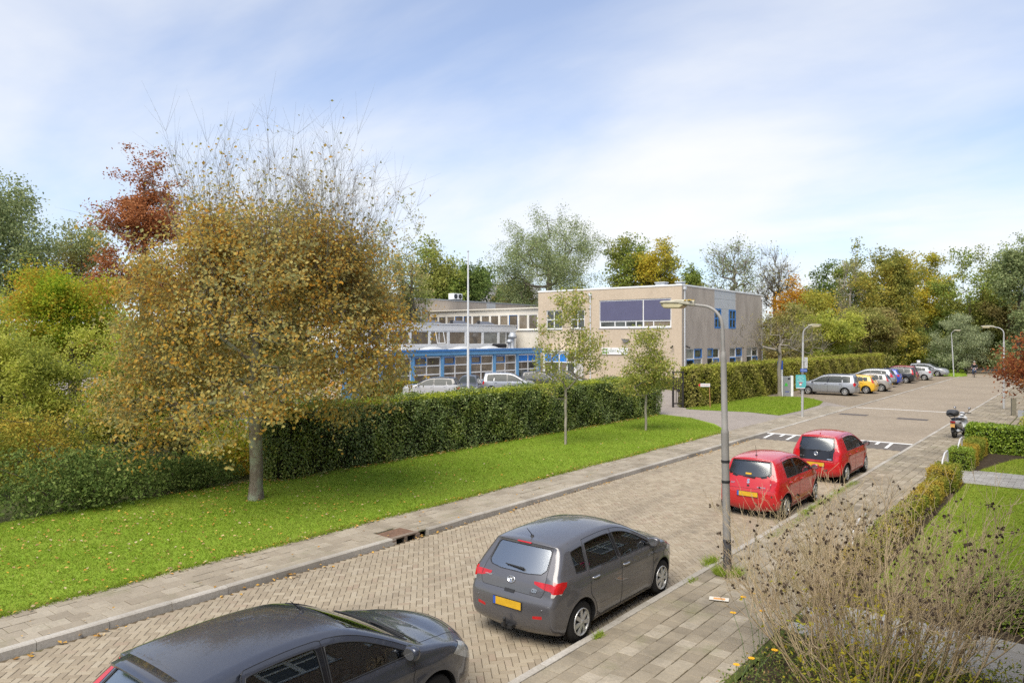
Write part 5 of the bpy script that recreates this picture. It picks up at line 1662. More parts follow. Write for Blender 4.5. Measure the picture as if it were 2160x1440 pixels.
# ------------------------------------------------------------ the big autumn tree on the verge
BARK_LIN = barkmat('linden_bark', (0.13, 0.105, 0.08), (0.23, 0.195, 0.15), (0.27, 0.295, 0.21))
blobs = [(0.1, 0.1, 4.7, 3.3, 3.3, 3.0, 1.6)]
rg = np.random.default_rng(18)
for i in range(20):                       # lobes round the rim, lower on the street side to the left
    a_ = 2 * PI * i / 20 * 2.0 + rg.uniform(-0.25, 0.25)
    hh = (3.0 if i < 10 else 5.2) + rg.uniform(-0.5, 0.6) - 0.35 * math.cos(a_ - R(218))
    rr_ = (3.05 if i < 10 else 1.95) + rg.uniform(-0.25, 0.3)
    blobs.append((math.cos(a_) * rr_, math.sin(a_) * rr_, hh, rg.uniform(0.9, 1.35), rg.uniform(0.9, 1.35), rg.uniform(0.7, 1.05), 0.8))
blobs += [(-2.25, -1.75, 3.9, 1.3, 1.3, 1.0, 1.7), (-2.45, -1.95, 3.1, 1.25, 1.25, 0.9, 1.7), (-1.9, -1.5, 4.9, 1.25, 1.25, 0.9, 1.6), (-1.5, -1.2, 5.8, 1.2, 1.2, 0.9, 1.2), (-1.7, -1.7, 2.0, 1.1, 1.1, 0.8, 0.8), (-2.5, -2.0, 2.7, 1.1, 1.1, 0.9, 0.8), (2.4, 1.9, 3.4, 1.2, 1.2, 0.9, 1.6), (2.6, 2.05, 4.6, 1.2, 1.2, 1.0, 1.7), (2.2, 1.7, 5.6, 1.2, 1.2, 0.9, 1.4), (1.8, 1.4, 2.8, 1.1, 1.1, 0.7, 1.2), (2.0, 0.9, 3.9, 1.2, 1.2, 0.9, 1.1)]
def lin_w(a):
    z = a[:, 2]
    s = (a[:, 0] * 0.78 + a[:, 1] * 0.62)
    top = 6.7 - 0.10 * s * s
    w = np.where(z < top, 1.0, np.maximum(0.03, 1.0 - (z - top) / 1.7))
    return w * np.where((z > top) & (s < 0.2), 1.7, 1.0)
make_tree('autumn_tree', 'large orange and olive linden with leafless top standing on the grass verge', (-17.96, 11.3, 0.08), 10.9, 2.5, blobs, MAT['lm_linden'], BARK_LIN, 12,
          n_t=600, n_leaf=70000, leaf=0.094, spread=0.17, trunk_r=0.178, tip_r=0.0036, twigs=5, twig_len=0.7, twig_up=0.5, power=0.38, up=0.2, excurrent=5.6, shoots=(300, 4.2, 6.4, 4.3, 0.8), leaf_w=lin_w, flat=0.5, outw=1.6, aspect=0.75)

# two young trees with stakes of trunks on the verge
make_tree('young_tree', 'young thin-leaved tree in front of the hedge, the nearer to the big tree', (-17.18, 25.18, 0.08), 6.55, 2.3,
          [(0, 0, 4.3, 1.15, 1.15, 1.9, 1.0), (-0.55, -0.3, 3.3, 0.8, 0.8, 0.8), (0.6, 0.5, 3.6, 0.9, 0.9, 0.8), (0.1, 0.1, 5.5, 0.75, 0.75, 0.95), (0.9, 0.7, 2.9, 0.7, 0.7, 0.5, 0.7), (-0.3, -0.2, 2.3, 0.6, 0.6, 0.5, 0.7)], MAT['lm_young'], BARK_PALE, 21,
          n_t=95, n_leaf=4800, leaf=0.11, spread=0.15, trunk_r=0.055, tip_r=0.006, twigs=4, twig_len=0.5, twig_up=0.9, up=0.3, flare=False, group='young trees on the verge')
make_tree('young_tree', 'young green tree near the driveway end of the first hedge', (-16.77, 31.38, 0.08), 5.15, 1.7,
          [(0, 0, 3.1, 1.1, 1.1, 1.5, 1.2), (-0.4, -0.3, 2.3, 0.85, 0.85, 0.8), (0.5, 0.4, 2.6, 0.85, 0.85, 0.9), (0.0, 0.0, 4.2, 0.75, 0.75, 0.75)], MAT['lm_young'], BARK_PALE, 22,
          n_t=95, n_leaf=6800, leaf=0.115, spread=0.18, trunk_r=0.06, tip_r=0.006, twigs=4, twig_len=0.45, twig_up=0.8, up=0.3, flare=False, group='young trees on the verge')
# pruned bare tree in front of the second hedge
make_tree('bare_tree', 'pruned leafless tree with spread branches in front of the second hedge', (-18.7, 56.3, 0.08), 6.9, 2.2,
          [(0, 0, 4.4, 3.0, 3.0, 1.9, 1.0), (-1.8, -1.2, 4.6, 1.5, 1.5, 1.4), (1.8, 1.3, 3.9, 1.6, 1.6, 1.0)], MAT['lm_olive'], BARK_GREY, 23,
          n_t=110, n_leaf=420, leaf=0.10, spread=0.2, trunk_r=0.14, tip_r=0.009, twigs=9, twig_len=0.7, twig_up=0.45, up=-0.3, excurrent=3.9)
# red-leaved tree in a front garden at the right edge
make_tree('red_maple', 'small copper red maple at the right edge over the front garden', (-1.75, 36.9, 0.05), 5.15, 1.5,
          [(0, 0, 3.3, 1.25, 1.3, 1.3, 1.2), (-0.45, -0.4, 2.7, 0.9, 0.9, 0.8), (0.6, 0.5, 3.8, 0.9, 0.9, 0.9), (0.2, -0.5, 4.3, 0.8, 0.8, 0.7)], MAT['lm_red'], BARK, 24,
          n_t=70, n_leaf=5200, leaf=0.13, spread=0.2, trunk_r=0.07, tip_r=0.006, twigs=3, twig_len=0.4)

# ------------------------------------------------------------ hedges
h1 = make_hedge('ivy_hedge', 'tall clipped ivy-grown hedge along the verge on the near side of the driveway', (-19.75, 13.2, 0.06), (-19.75, 38.75, 0.06), 1.0, 2.17, MAT['lm_ivy'], HEDGE_CORE, 51, dens=620, leaf=0.085, rough=0.075, wav=0.10)
h2 = make_hedge('beech_hedge', 'long clipped yellow-olive hedge behind the parked cars beyond the driveway', (-19.85, 44.0, 0.06), (-19.85, 97.5, 0.06), 1.2, 2.52, MAT['lm_beech'], HEDGE_CORE, 52, dens=300, leaf=0.125, rough=0.07, wav=0.09, tri=True)
def hedge_top(parent, L, W_, H_, n, seed, leaf=0.09):
    rng = np.random.default_rng(seed)
    P = np.stack([rng.uniform(0, L, n), rng.uniform(-0.05, W_ + 0.05, n), H_ + rng.normal(size=n) * 0.05], 1)
    V, F = leaf_cards(rng, P, leaf, 0.6, np.tile(np.array([[0, 0, 1.0]]), (n, 1)), 0.5)
    link('young_shoots', mesh_np('young_shoots', V, F, MAT['lm_hedgetop']), parent)
hedge_top(h1, 25.5, 1.0, 2.20, 12000, 53)
hedge_top(h2, 53.4, 1.2, 2.55, 9000, 54, 0.12)
make_hedge('low_hedge', 'low clipped hedge behind the gate at the foot of the brick school block', (-33, 58.6, 0), (-24.5, 58.6, 0), 0.9, 1.0, MAT['lm_beech'], HEDGE_CORE, 55, dens=200, leaf=0.13, rough=0.05)
make_hedge('low_hedge', 'green clipped bush by the low wing behind the white car', (-40.6, 34.5, 0), (-40.6, 39.5, 0), 0.9, 1.2, MAT['lm_box'], HEDGE_CORE, 56, dens=220, leaf=0.12, rough=0.06)
# front garden hedges
def gh(label, x0, y0, x1, y1, w, h, seed, lm='lm_box', dens=1500, leaf=0.045, name='box_hedge', **k):
    return make_hedge(name, label, (x0, y0, 0.05), (x1, y1, 0.05), w, h, MAT[lm], HEDGE_CORE, seed, dens=dens, leaf=leaf, rough=0.03, wav=0.02, group=None, **k)
gh('low clipped box hedge between the far lawn and the pavement', -3.22, 28.75, -3.22, 33.4, 0.55, 0.62, 61)
gh('bright green end block of the box hedge beside the grey garden path', -3.2, 28.55, -3.2, 29.35, 0.62, 0.70, 66, lm='lm_laurel')
gh('mottled box hedge block on the near side of the grey garden path', -3.16, 24.3, -3.16, 26.1, 0.62, 0.62, 62)
gh('long thin brown-green box hedge edging the near lawn by the pavement', -3.25, 13.9, -3.25, 24.25, 0.42, 0.48, 63, dens=1100)
gh('glossy laurel hedge across the garden behind the white scooter', -3.9, 33.7, 0.4, 33.7, 1.25, 1.02, 64, lm='lm_laurel', dens=700, leaf=0.10, name='laurel_hedge')
gh('dark low hedge closing the near lawn at the right edge', -1.6, 13.3, 0.4, 13.3, 0.7, 0.65, 65, lm='lm_laurel', dens=900, leaf=0.06)

# shrubbery at the left edge of the verge
SG = 'shrubs at the foot of the left thicket'
spec = [((-21.2, 3.4), 3.6, 2.9, 2.3, 'lm_lime', 'bright green leafy shrub at the left edge, foremost on the grass'),
        ((-21.0, 7.6), 4.6, 3.4, 1.75, 'lm_dark', 'low dark glossy shrub spreading over the grass edge left of the big trunk'),
        ((-21.6, 11.0), 3.2, 2.6, 1.3, 'lm_dark', 'small dark shrub nearest the trunk of the big autumn tree'),
        ((-24.0, 3.0), 4.6, 3.4, 4.2, 'lm_lime', 'pale green tall shrub behind the foremost left shrub'),
        ((-24.4, 8.2), 4.4, 3.2, 3.2, 'lm_box', 'olive tall shrub behind the low dark glossy shrub'),
        ((-22.6, 13.4), 2.4, 2.0, 1.9, 'lm_maple', 'yellow-green bush in the shade behind the big trunk'),
        ((-22.6, 0.0), 3.8, 3.0, 3.2, 'lm_amber', 'orange-flecked tall shrub cut by the left edge'),
        ((-27.0, 12.5), 5.0, 4.0, 4.4, 'lm_olive', 'dark tall shrub filling the gap beside the hedge end'),
        ((-22.6, 16.6), 5.0, 2.4, 2.9, 'lm_shrub', 'dark green bush over the near end of the ivy hedge')]
for i, ((x, y), w_, d_, h_, lm_, lb_) in enumerate(spec):
    make_shrub('shrub', lb_, (x, y, 0.05), d_, w_, h_, MAT[lm_], BARK, 400 + i, n_leaf=int(5200 + 900 * w_ * h_ / 2), leaf=0.095, nb=9, spread=0.07)

# ------------------------------------------------------------ foreground shrub of bare stems with dry seed heads
def seed_shrub():
    rng = np.random.default_rng(81)
    t = thing('bare_shrub', 'tall shrub of pale bare stems with black seed heads in the front garden', 'shrub', (-2.2, 10.1, 0.05))
    t.scale = (1.1, 1.1, 1.1)
    stems = MB()
    P0, P1, R0, R1 = [], [], [], []
    heads = []
    def grow(p, d, L, r, lev):
        n = 4
        q = np.array(p, float)
        d = np.array(d, float)
        for i in range(n):
            d2 = unit(d + rng.normal(size=3) * 0.10 + np.array([0, 0, 0.05]))
            q2 = q + d2 * L / n
            ra, rb = r * (1 - i / n * 0.45), r * (1 - (i + 1) / n * 0.45)
            P0.append(q); P1.append(q2); R0.append(ra); R1.append(rb)
            if lev < 3 and i > 0 and rng.uniform() < (0.95 if lev < 2 else 0.7):
                for _ in range(1 if rng.uniform() < 0.55 else 2):
                    k = unit(d2 + rng.normal(size=3) * 0.42 + np.array([0, 0, 0.15]))
                    grow(q2, k, L * rng.uniform(0.35, 0.62), rb * 0.62, lev + 1)
            q, d = q2, d2
        heads.append((q, d, lev))
    for i in range(98):
        a = rng.uniform(0, 2 * PI)
        k = math.sqrt(rng.uniform(0, 1))
        b = (math.cos(a) * 0.8 * k, math.sin(a) * 0.8 * k, 0)
        out = 0.62 * k
        d = unit(np.array([math.cos(a) * out, math.sin(a) * out, 1.0]))
        grow(b, d, rng.uniform(0.85, 1.50), rng.uniform(0.008, 0.016), 0)
    V, F = seg_tubes(np.array(P0), np.array(P1), np.maximum(np.array(R0), 0.0024), np.maximum(np.array(R1), 0.002), 3)
    link('stem', mesh_np('stem', V, F, barkmat('stem_bark', (0.43, 0.325, 0.195), (0.58, 0.455, 0.295), (0.43, 0.355, 0.19)), smooth=True), t)
    hp, hn = [], []
    for q, d, lev in heads:
        if lev >= 1 and rng.uniform() < 0.10 and q[2] > 1.1:
            for _ in range(rng.integers(1, 3)):
                hp.append(q + rng.normal(size=3) * 0.022)
    hp = np.array(hp)
    n = len(hp)
    # a seed head: two crossed husks each
    parts = [leaf_cards(rng, hp + rng.normal(size=hp.shape) * 0.005, 0.036, 0.8, None, 0, 0.4) for _ in range(3)]
    V, F = join_np(parts)
    link('seed_head', mesh_np('seed_head', V, F, plain('seed_husk', (0.085, 0.062, 0.045), 0.9, 0.1, var=0.4, scale=30)), t, kind='stuff')
    # a few last yellow leaves low down
    P = np.column_stack([rng.normal(size=900) * 0.5, rng.normal(size=900) * 0.5, rng.uniform(0.25, 1.15, 900)])
    V, F = leaf_cards(rng, P, 0.055, 0.6, np.tile(np.array([[0, 0, 1.0]]), (900, 1)), 0.4)
    link('leaf', mesh_np('leaf', V, F, leafmat('lm_lastleaf', [(0, (0.22, 0.25, 0.03)), (0.5, (0.42, 0.38, 0.04)), (1, (0.55, 0.44, 0.05))], 0.35)), t, kind='stuff')
seed_shrub()
# ground cover and flowers at its foot
rng = np.random.default_rng(85)
def cover(name, label, poly, n, zmax, leaf, lm, seed):
    rng = np.random.default_rng(seed)
    P = scatter(rng, poly, n)
    z = 0.06 + np.abs(rng.normal(size=len(P))) * zmax * 0.5
    V, F = leaf_cards(rng, np.column_stack([P, z]), leaf, 0.4, np.tile(np.array([[0, 0, 1.0]]), (len(P), 1)), 0.25)
    tag(link(name, mesh_np(name, V, F, MAT[lm]), kind='stuff'), label, 'plants')
leafmat('lm_cover', [(0.0, (0.06, 0.085, 0.025)), (0.5, (0.115, 0.145, 0.04)), (0.85, (0.19, 0.20, 0.06)), (1.0, (0.30, 0.17, 0.10))], 0.3)
cover('ground_cover', 'weedy green ground cover under the bare shrub', [(-3.6, 8.0), (-3.65, 11.2), (0.4, 11.2), (0.4, 8.0)], 12000, 0.32, 0.05, 'lm_cover', 86)
leafmat('lm_vinca', [(0.0, (0.10, 0.14, 0.03)), (0.5, (0.26, 0.27, 0.03)), (1.0, (0.52, 0.44, 0.05))], 0.3)
cover('ground_cover', 'yellowing leaves among the stems at the foot of the bare shrub', [(-2.9, 8.8), (-2.9, 11.2), (-0.6, 11.2), (-0.6, 8.8)], 3000, 0.6, 0.05, 'lm_vinca', 87)
PETAL = plain('yellow_petal', (0.72, 0.40, 0.02), 0.6, 0.2, var=0.1)
STALK = plain('green_stalk', (0.10, 0.15, 0.05), 0.7)
DAISY = ['left one of the upper pair of orange-yellow daisies over the pavement slabs', 'right one of the upper pair of orange-yellow daisies over the pavement slabs', 'orange-yellow daisy hanging lowest and leftmost over the pavement slabs', 'orange-yellow daisy nearest the bare stems, beside dark seed heads', 'orange daisy low in the green ground cover, leftmost there', 'orange daisy low among the green ground cover stems', 'small orange daisy close to the lower edge of the picture']
for i, (x, y, z) in enumerate([(-3.83, 10.02, 0.88), (-3.74, 10.12, 0.92), (-3.86, 9.72, 0.74), (-3.55, 9.98, 0.76), (-3.3, 8.9, 0.55), (-3.1, 9.15, 0.62), (-3.55, 9.05, 0.35)]):
    f_ = thing('flower', DAISY[i], 'flower', (-3.45 + 0.3 * (x + 3.5), y - 0.25, 0.05), 0, 'yellow daisies by the pavement')
    bx_, by_ = x - f_.location.x, y - f_.location.y
    mb = MB(); mb.tube([(0, 0, 0), (bx_ * 0.4, by_ * 0.4, z * 0.6), (bx_, by_, z - 0.05)], 0.004, 5); mb.build('stalk', STALK, f_)
    mb = MB()
    for k in range(13):
        a = 2 * PI * k / 13
        ca, sa = math.cos(a), math.sin(a)
        c = Vector((bx_, by_, z - 0.05))
        mb.add([c + Vector((ca * 0.008, sa * 0.008, 0)), c + Vector((ca * 0.032 - sa * 0.009, sa * 0.032 + ca * 0.009, 0.012)), c + Vector((ca * 0.046, sa * 0.046, 0.008)), c + Vector((ca * 0.032 + sa * 0.009, sa * 0.032 - ca * 0.009, 0.012))], [(0, 1, 2, 3)])
    mb.lathe([(0.001, 0.012), (0.010, 0.008), (0.012, 0.0), (0.001, -0.01)], 8, (bx_, by_, z - 0.05))
    mb.build('petals', PETAL, f_)

# ------------------------------------------------------------ cars
def paint(name, col, metal=0.0, rough=0.32):
    m, n = nmat(name); t = NT(n)
    o = t.obj()
    f = t.noise(1.4, 5, 0.6, o)
    c = t.mix(t.mrange(f, 0.35, 0.7, 0, 0.22), col, tuple(x * 0.8 + 0.03 for x in col))
    d = t.mrange(t.noise(38, 4, 0.7, o), 0.58, 0.75, 0, 0.10)
    c = t.mix(d, c, (0.32, 0.30, 0.27))
    t.out(t.bsdf(c, t.mrange(f, 0.3, 0.7, rough, rough + 0.12), 0.5, metal, None, 0.9, 0.03))
    MAT[name] = m
    return m
def carglass(name, tint, rough, add=0.10):
    m, n = nmat(name); t = NT(n)
    tr = t.new('ShaderNodeBsdfTransparent'); tr.inputs[0].default_value = (*tint, 1)
    g = t.new('ShaderNodeBsdfGlossy'); g.inputs['Roughness'].default_value = rough; g.inputs['Color'].default_value = (0.9, 0.94, 0.95, 1)
    fr = t.new('ShaderNodeFresnel'); fr.inputs[0].default_value = 1.75
    mx = t.new('ShaderNodeMixShader')
    t.link(t.math('ADD', fr.outputs[0], add, True), mx.inputs[0]); t.link(tr.outputs[0], mx.inputs[1]); t.link(g.outputs[0], mx.inputs[2])
    t.out(mx.outputs[0])
    MAT[name] = m
carglass('car_glass', (0.46, 0.50, 0.48), 0.02)
carglass('rear_glass', (0.36, 0.38, 0.38), 0.26, 0.30)
carglass('rear_glass_dark', (0.26, 0.28, 0.28), 0.22, 0.06)
m, n = nmat('far_car_glass'); t = NT(n)
t.out(t.bsdf((0.045, 0.052, 0.05), 0.22, 0.22))
MAT['far_car_glass'] = m
CARBLK = plain('car_black_plastic', (0.022, 0.022, 0.023), 0.55, 0.4, var=0.15)
GLOSSBLK = plain('car_gloss_black', (0.012, 0.012, 0.014), 0.12, 0.6)
TYRE = plain('tyre_rubber', (0.022, 0.021, 0.020), 0.85, 0.2, var=0.2, scale=4)
ALLOY = plain('alloy_rim', (0.50, 0.50, 0.49), 0.35, 0.5, 0.55, 0.1)
CHROME = plain('chrome', (0.62, 0.62, 0.62), 0.15, 0.5, 0.9, 0.03)
LRED = plain('lamp_red', (0.48, 0.012, 0.015), 0.12, 0.7, var=0.25, scale=14)
LCLR = plain('lamp_clear', (0.50, 0.48, 0.44), 0.15, 0.7, var=0.3, scale=16)
HEADL = plain('headlamp_clear', (0.42, 0.43, 0.42), 0.12, 0.8, var=0.35, scale=10)
PLATE = plain('plate_yellow', (0.62, 0.36, 0.02), 0.45, 0.4, var=0.12, scale=7)
PLBLUE = plain('plate_blue', (0.04, 0.10, 0.42), 0.45)
SEAT = plain('seat_cloth', (0.045, 0.045, 0.048), 0.9, 0.1, var=0.3)
LINER = plain('cabin_liner', (0.05, 0.05, 0.05), 0.9, 0.1)

def chaikin(pts, n=2, keep=()):
    pts = [tuple(p) for p in pts]
    keep = {tuple(pts[i]) for i in keep}
    for _ in range(n):
        out = [pts[0]]
        for i in range(len(pts) - 1):
            a, b = pts[i], pts[i + 1]
            q = tuple(a[k] * 0.75 + b[k] * 0.25 for k in range(2))
            r = tuple(a[k] * 0.25 + b[k] * 0.75 for k in range(2))
            if a in keep and i > 0: out.append(a)
            out += [q, r]
        out.append(pts[-1])
        # first and last segments keep their ends
        pts = out
    return np.array(pts)

def resample(P, n):
    d = np.concatenate([[0], np.cumsum(np.linalg.norm(np.diff(P, axis=0), axis=1))])
    s = np.linspace(0, d[-1], n)
    return np.stack([np.interp(s, d, P[:, k]) for k in range(P.shape[1])], 1)

def seg_dist(P, A):
    """distance of points P (n,2) to polyline A (m,2)"""
    a, b = A[:-1], A[1:]
    ab = b - a
    L2 = np.maximum((ab ** 2).sum(1), 1e-12)
    out = np.full(len(P), 1e9)
    near = np.zeros((len(P), 2))
    for i in range(len(a)):
        t_ = np.clip(((P - a[i]) @ ab[i]) / L2[i], 0, 1)
        q = a[i] + t_[:, None] * ab[i]
        d = np.linalg.norm(P - q, axis=1)
        k = d < out
        out[k] = d[k]; near[k] = q[k]
    return out, near

def close(poly):
    return np.concatenate([poly, poly[:1]])

def roundpoly(poly, n=2):
    P = [tuple(p) for p in poly]
    for _ in range(n):
        out = []
        for i in range(len(P)):
            a, b = P[i], P[(i + 1) % len(P)]
            L = math.hypot(b[0] - a[0], b[1] - a[1])
            k = min(0.25, 0.05 / max(L, 1e-6))
            out += [tuple(a[j] * (1 - k) + b[j] * k for j in range(2)), tuple(a[j] * k + b[j] * (1 - k) for j in range(2))]
        P = out
    return np.array(P)

class Car:
    """body = all points whose side offset |y| is under h(x,z) inside the side profile; x runs forward from the rear bumper"""
    def __init__(s, name, label, loc, rz, L, Wd, wb, rear, top, front, paintm, tr=0.31, x_ra=None, sill=0.22, belt=(0.98, 0.93), rimn=5, near=True,
                 glass=None, roofm=None, tumble=0.36, bulge_r=0.07, bulge_f=0.16, group=None, polys=None, r=0.065, rim=ALLOY, arch_black=False, low_black=0.0):
        s.L, s.W, s.wb, s.tr, s.near, s.r = L, Wd / 2, wb, tr, near, r
        s.paint = paintm
        s.root = thing(name, label, 'car', loc, rz, group)
        s.belt = belt
        s.tumble = tumble
        s.xr = x_ra
        s.xf = x_ra + wb
        s.arch = tr + 0.055
        s.zc = tr
        s.sill = sill
        s.glass = glass or (MAT['car_glass'] if near else MAT['far_car_glass'])
        nr, ntp = (30, 104) if near else (20, 56)
        rear, top, front = np.array(rear, float), np.array(top, float), np.array(front, float)
        s.R_ = resample(chaikin(rear, 2), nr)
        s.T_ = resample(chaikin(top, 2), ntp)
        s.F_ = resample(chaikin(front, 2), nr)
        s.R_[-1] = s.T_[0] = (s.R_[-1] + s.T_[0]) / 2
        s.F_[0] = s.T_[-1] = (s.F_[0] + s.T_[-1]) / 2
        s.prof = np.concatenate([s.R_, s.T_[1:], s.F_[1:]])
        s.ir, s.it = nr - 1, nr + ntp - 2
        s.cum = np.concatenate([[0], np.cumsum(np.linalg.norm(np.diff(s.prof, axis=0), axis=1))])
        s.bulge_r, s.bulge_f = bulge_r, bulge_f
        s.side_regions, s.top_regions = [], []
        s.low_black = low_black
        s.rimn, s.rim = rimn, rim
        s.rear_mat = 'rear_glass'
        s.roofm = roofm

    # -- half width before edge rounding
    def f(s, x, z):
        zb = s.belt[0] + (s.belt[1] - s.belt[0]) * np.clip(x / s.L, 0, 1)
        u = np.clip((z - 0.58) / 0.42, -1.0, 1.0)
        w = s.W * (1 - 0.035 * u * u) - np.where(z < 0.42, (0.42 - z) ** 2 * 0.9, 0)
        k = np.maximum(0, z - zb)
        w = w - s.tumble * k - 0.25 * k * k - 0.018 * np.clip((z - zb + 0.03) / 0.05, 0, 1)
        # a crease below the handles
        w = w + 0.018 * np.exp(-((z - (zb - 0.17)) / 0.035) ** 2) * np.clip((x - 0.3) / 0.4, 0, 1)
        e = np.clip((0.75 - x) / 0.75, 0, 1.2)
        w = w - 0.125 * e ** 2.2
        e = np.clip((x - (s.L - 0.95)) / 0.95, 0, 1.2)
        w = w - 0.24 * e ** 2.4
        for xa in (s.xr, s.xf):
            d = np.hypot(x - xa, z - s.zc)
            w = w + 0.016 * np.exp(-((d - s.arch - 0.03) / 0.07) ** 2) * (z < zb)
        return w
    def h(s, x, z):
        P = np.stack([x, z], 1)
        d, _ = seg_dist(P, s.prof)
        q = np.clip(s.r - d, 0, s.r)
        return s.f(x, z) - s.r + np.sqrt(np.maximum(s.r ** 2 - q ** 2, 0))
    def hs(s, x, z):
        return float(s.h(np.array([x]), np.array([z]))[0])
    # -- top skin: s = arclength along the profile, v = -1..1
    def crown_amt(s, sv):
        i = np.interp(sv, s.cum, np.arange(len(s.cum)))
        c = np.interp(i, [0, s.ir * 0.9, s.ir + 3, s.it - 14, s.it, len(s.cum) - 1], [s.bulge_r, s.bulge_r * 0.9, 0.034, 0.055, s.bulge_f, s.bulge_f])
        return c
    def skin(s, sv, y):
        x = np.interp(sv, s.cum, s.prof[:, 0]); z = np.interp(sv, s.cum, s.prof[:, 1])
        ds = 0.04
        tx = np.interp(sv + ds, s.cum, s.prof[:, 0]) - np.interp(sv - ds, s.cum, s.prof[:, 0])
        tz = np.interp(sv + ds, s.cum, s.prof[:, 1]) - np.interp(sv - ds, s.cum, s.prof[:, 1])
        l = np.maximum(np.hypot(tx, tz), 1e-9)
        nx, nz = -tz / l, tx / l
        e = s.f(x, z) - s.r
        v = np.clip(y / np.maximum(e, 1e-6), -1, 1)
        c = s.crown_amt(sv) * (1 - np.abs(v) ** 2.2)
        return np.stack([x + nx * c, y, z + nz * c], 1)
    def s_of(s, zone, val):
        """arclength where the rear reaches height val / the top reaches x = val"""
        if zone == 'rear':
            i = slice(0, s.ir + 1); k = 1
        else:
            i = slice(s.ir, s.it + 1); k = 0
        return float(np.interp(val, s.prof[i, k], s.cum[i]))

    def split_mesh(s, V2, F, regions, frozen):
        """V2 (n,2) parameter points, F quads; regions [(poly, key)]; later ones win. Returns {key: faces} and snapped V2"""
        cen = V2[F].mean(1)
        lab = np.zeros(len(F), int)
        for k, (poly, key) in enumerate(regions):
            ins = in_poly(cen, poly)
            lab[ins] = k + 1
        for k, (poly, key) in enumerate(regions):
            ins = in_poly(cen, poly)
            vi, vo = np.zeros(len(V2), bool), np.zeros(len(V2), bool)
            vi[F[ins].ravel()] = True
            vo[F[~ins].ravel()] = True
            b = np.where(vi & vo & ~(frozen if key != 'arch' else np.zeros(len(V2), bool)))[0]
            if len(b):
                _, near = seg_dist(V2[b], close(poly))
                V2[b] = near
        return lab, V2

    def build(s):
        near = s.near
        # ---- side grid (Coons patch between rear, top, front and the sill line)
        nr, ntp = len(s.R_), len(s.T_)
        q = np.concatenate([[0, 0.006, 0.02, 0.045, 0.08], np.linspace(0.12, 0.88, nr - 10), [0.92, 0.955, 0.98, 0.994, 1]])
        u = np.concatenate([[0, 0.003, 0.010, 0.022], np.linspace(0.036, 0.964, ntp - 8), [0.978, 0.99, 0.997, 1]])
        s_r = resample(s.R_, 400); s_f = resample(s.F_[::-1], 400); s_t = resample(s.T_, 800)
        def at(P, t_):
            i = t_ * (len(P) - 1)
            return np.stack([np.interp(i, np.arange(len(P)), P[:, k]) for k in range(2)], 1)
        LR, RF, TP = at(s_r, q), at(s_f, q), at(s_t, u)
        B = np.stack([s.R_[0, 0] + (s.F_[-1, 0] - s.R_[0, 0]) * u, s.R_[0, 1] + (s.F_[-1, 1] - s.R_[0, 1]) * u], 1)
        U, Q = u[None, :, None], q[:, None, None]
        G = (1 - U) * LR[:, None] + U * RF[:, None] + (1 - Q) * B[None] + Q * TP[None] - ((1 - U) * (1 - Q) * B[0] + U * (1 - Q) * B[-1] + (1 - U) * Q * TP[0] + U * Q * TP[-1])
        nq, nu = len(q), len(u)
        V2 = G.reshape(-1, 2)
        I = np.arange(nq * nu).reshape(nq, nu)
        F = np.stack([I[:-1, :-1], I[:-1, 1:], I[1:, 1:], I[1:, :-1]], -1).reshape(-1, 4)
        circ = lambda xa: np.array([(xa + s.arch * math.cos(a), s.zc + s.arch * math.sin(a)) for a in np.linspace(0, 2 * PI, 48, endpoint=False)])
        regs = list(s.side_regions) + [(circ(s.xr), 'arch'), (circ(s.xf), 'arch')]
        fz = np.zeros(I.shape, bool); fz[:, 0] = fz[:, -1] = fz[-1, :] = True
        lab, V2 = s.split_mesh(V2, F, regs, fz.ravel())
        y = s.h(V2[:, 0], V2[:, 1])
        # ---- top skin grid, sharing the rim with the sides
        tv = np.array([-1, -0.985, -0.95, -0.88, *np.linspace(-0.78, 0.78, 23 if near else 9), 0.88, 0.95, 0.985, 1])
        srow = np.concatenate([np.interp(q * s.cum[s.ir], s.cum, s.cum), ])
        sr = q * s.cum[s.ir]
        st = s.cum[s.ir] + u * (s.cum[s.it] - s.cum[s.ir])
        sf = s.cum[s.it] + (1 - q[::-1]) * (s.cum[-1] - s.cum[s.it])
        sf = s.cum[s.it] + (s.cum[-1] - s.cum[s.it]) * (1 - q)[::-1]
        S = np.concatenate([sr, st[1:], sf[1:]])
        x = np.interp(S, s.cum, s.prof[:, 0]); z = np.interp(S, s.cum, s.prof[:, 1])
        e = s.f(x, z) - s.r
        S2, Y2 = np.meshgrid(S, tv, indexing='ij')
        Y2 = Y2 * e[:, None]
        W2 = np.stack([S2.ravel(), Y2.ravel()], 1)
        I2 = np.arange(W2.shape[0]).reshape(S2.shape)
        F2 = np.stack([I2[:-1, :-1], I2[1:, :-1], I2[1:, 1:], I2[:-1, 1:]], -1).reshape(-1, 4)
        fz = np.zeros(I2.shape, bool); fz[:, 0] = fz[:, -1] = True
        lab2, W2 = s.split_mesh(W2, F2, s.top_regions, fz.ravel())
        V3 = s.skin(W2[:, 0], W2[:, 1])
        # ---- gather the parts
        VL = np.stack([V2[:, 0], y, V2[:, 1]], 1)
        VR = VL * np.array([1, -1, 1])
        allV = np.concatenate([VL, VR, V3])
        nL = len(VL)
        FL, FR, FT = F[:, ::-1], F + nL, F2 + 2 * nL
        keys = ['body'] + [k for _, k in regs]
        keys2 = ['body'] + [k for _, k in s.top_regions]
        groups = {}
        for side, FF in ((0, FL), (1, FR)):
            for li, k in enumerate(keys):
                if k == 'arch': continue
                sel = FF[lab == li]
                if len(sel):
                    kk = (k, side if k != 'body' else 0, li if k != 'body' else 0)
                    groups.setdefault(kk, []).append(sel)
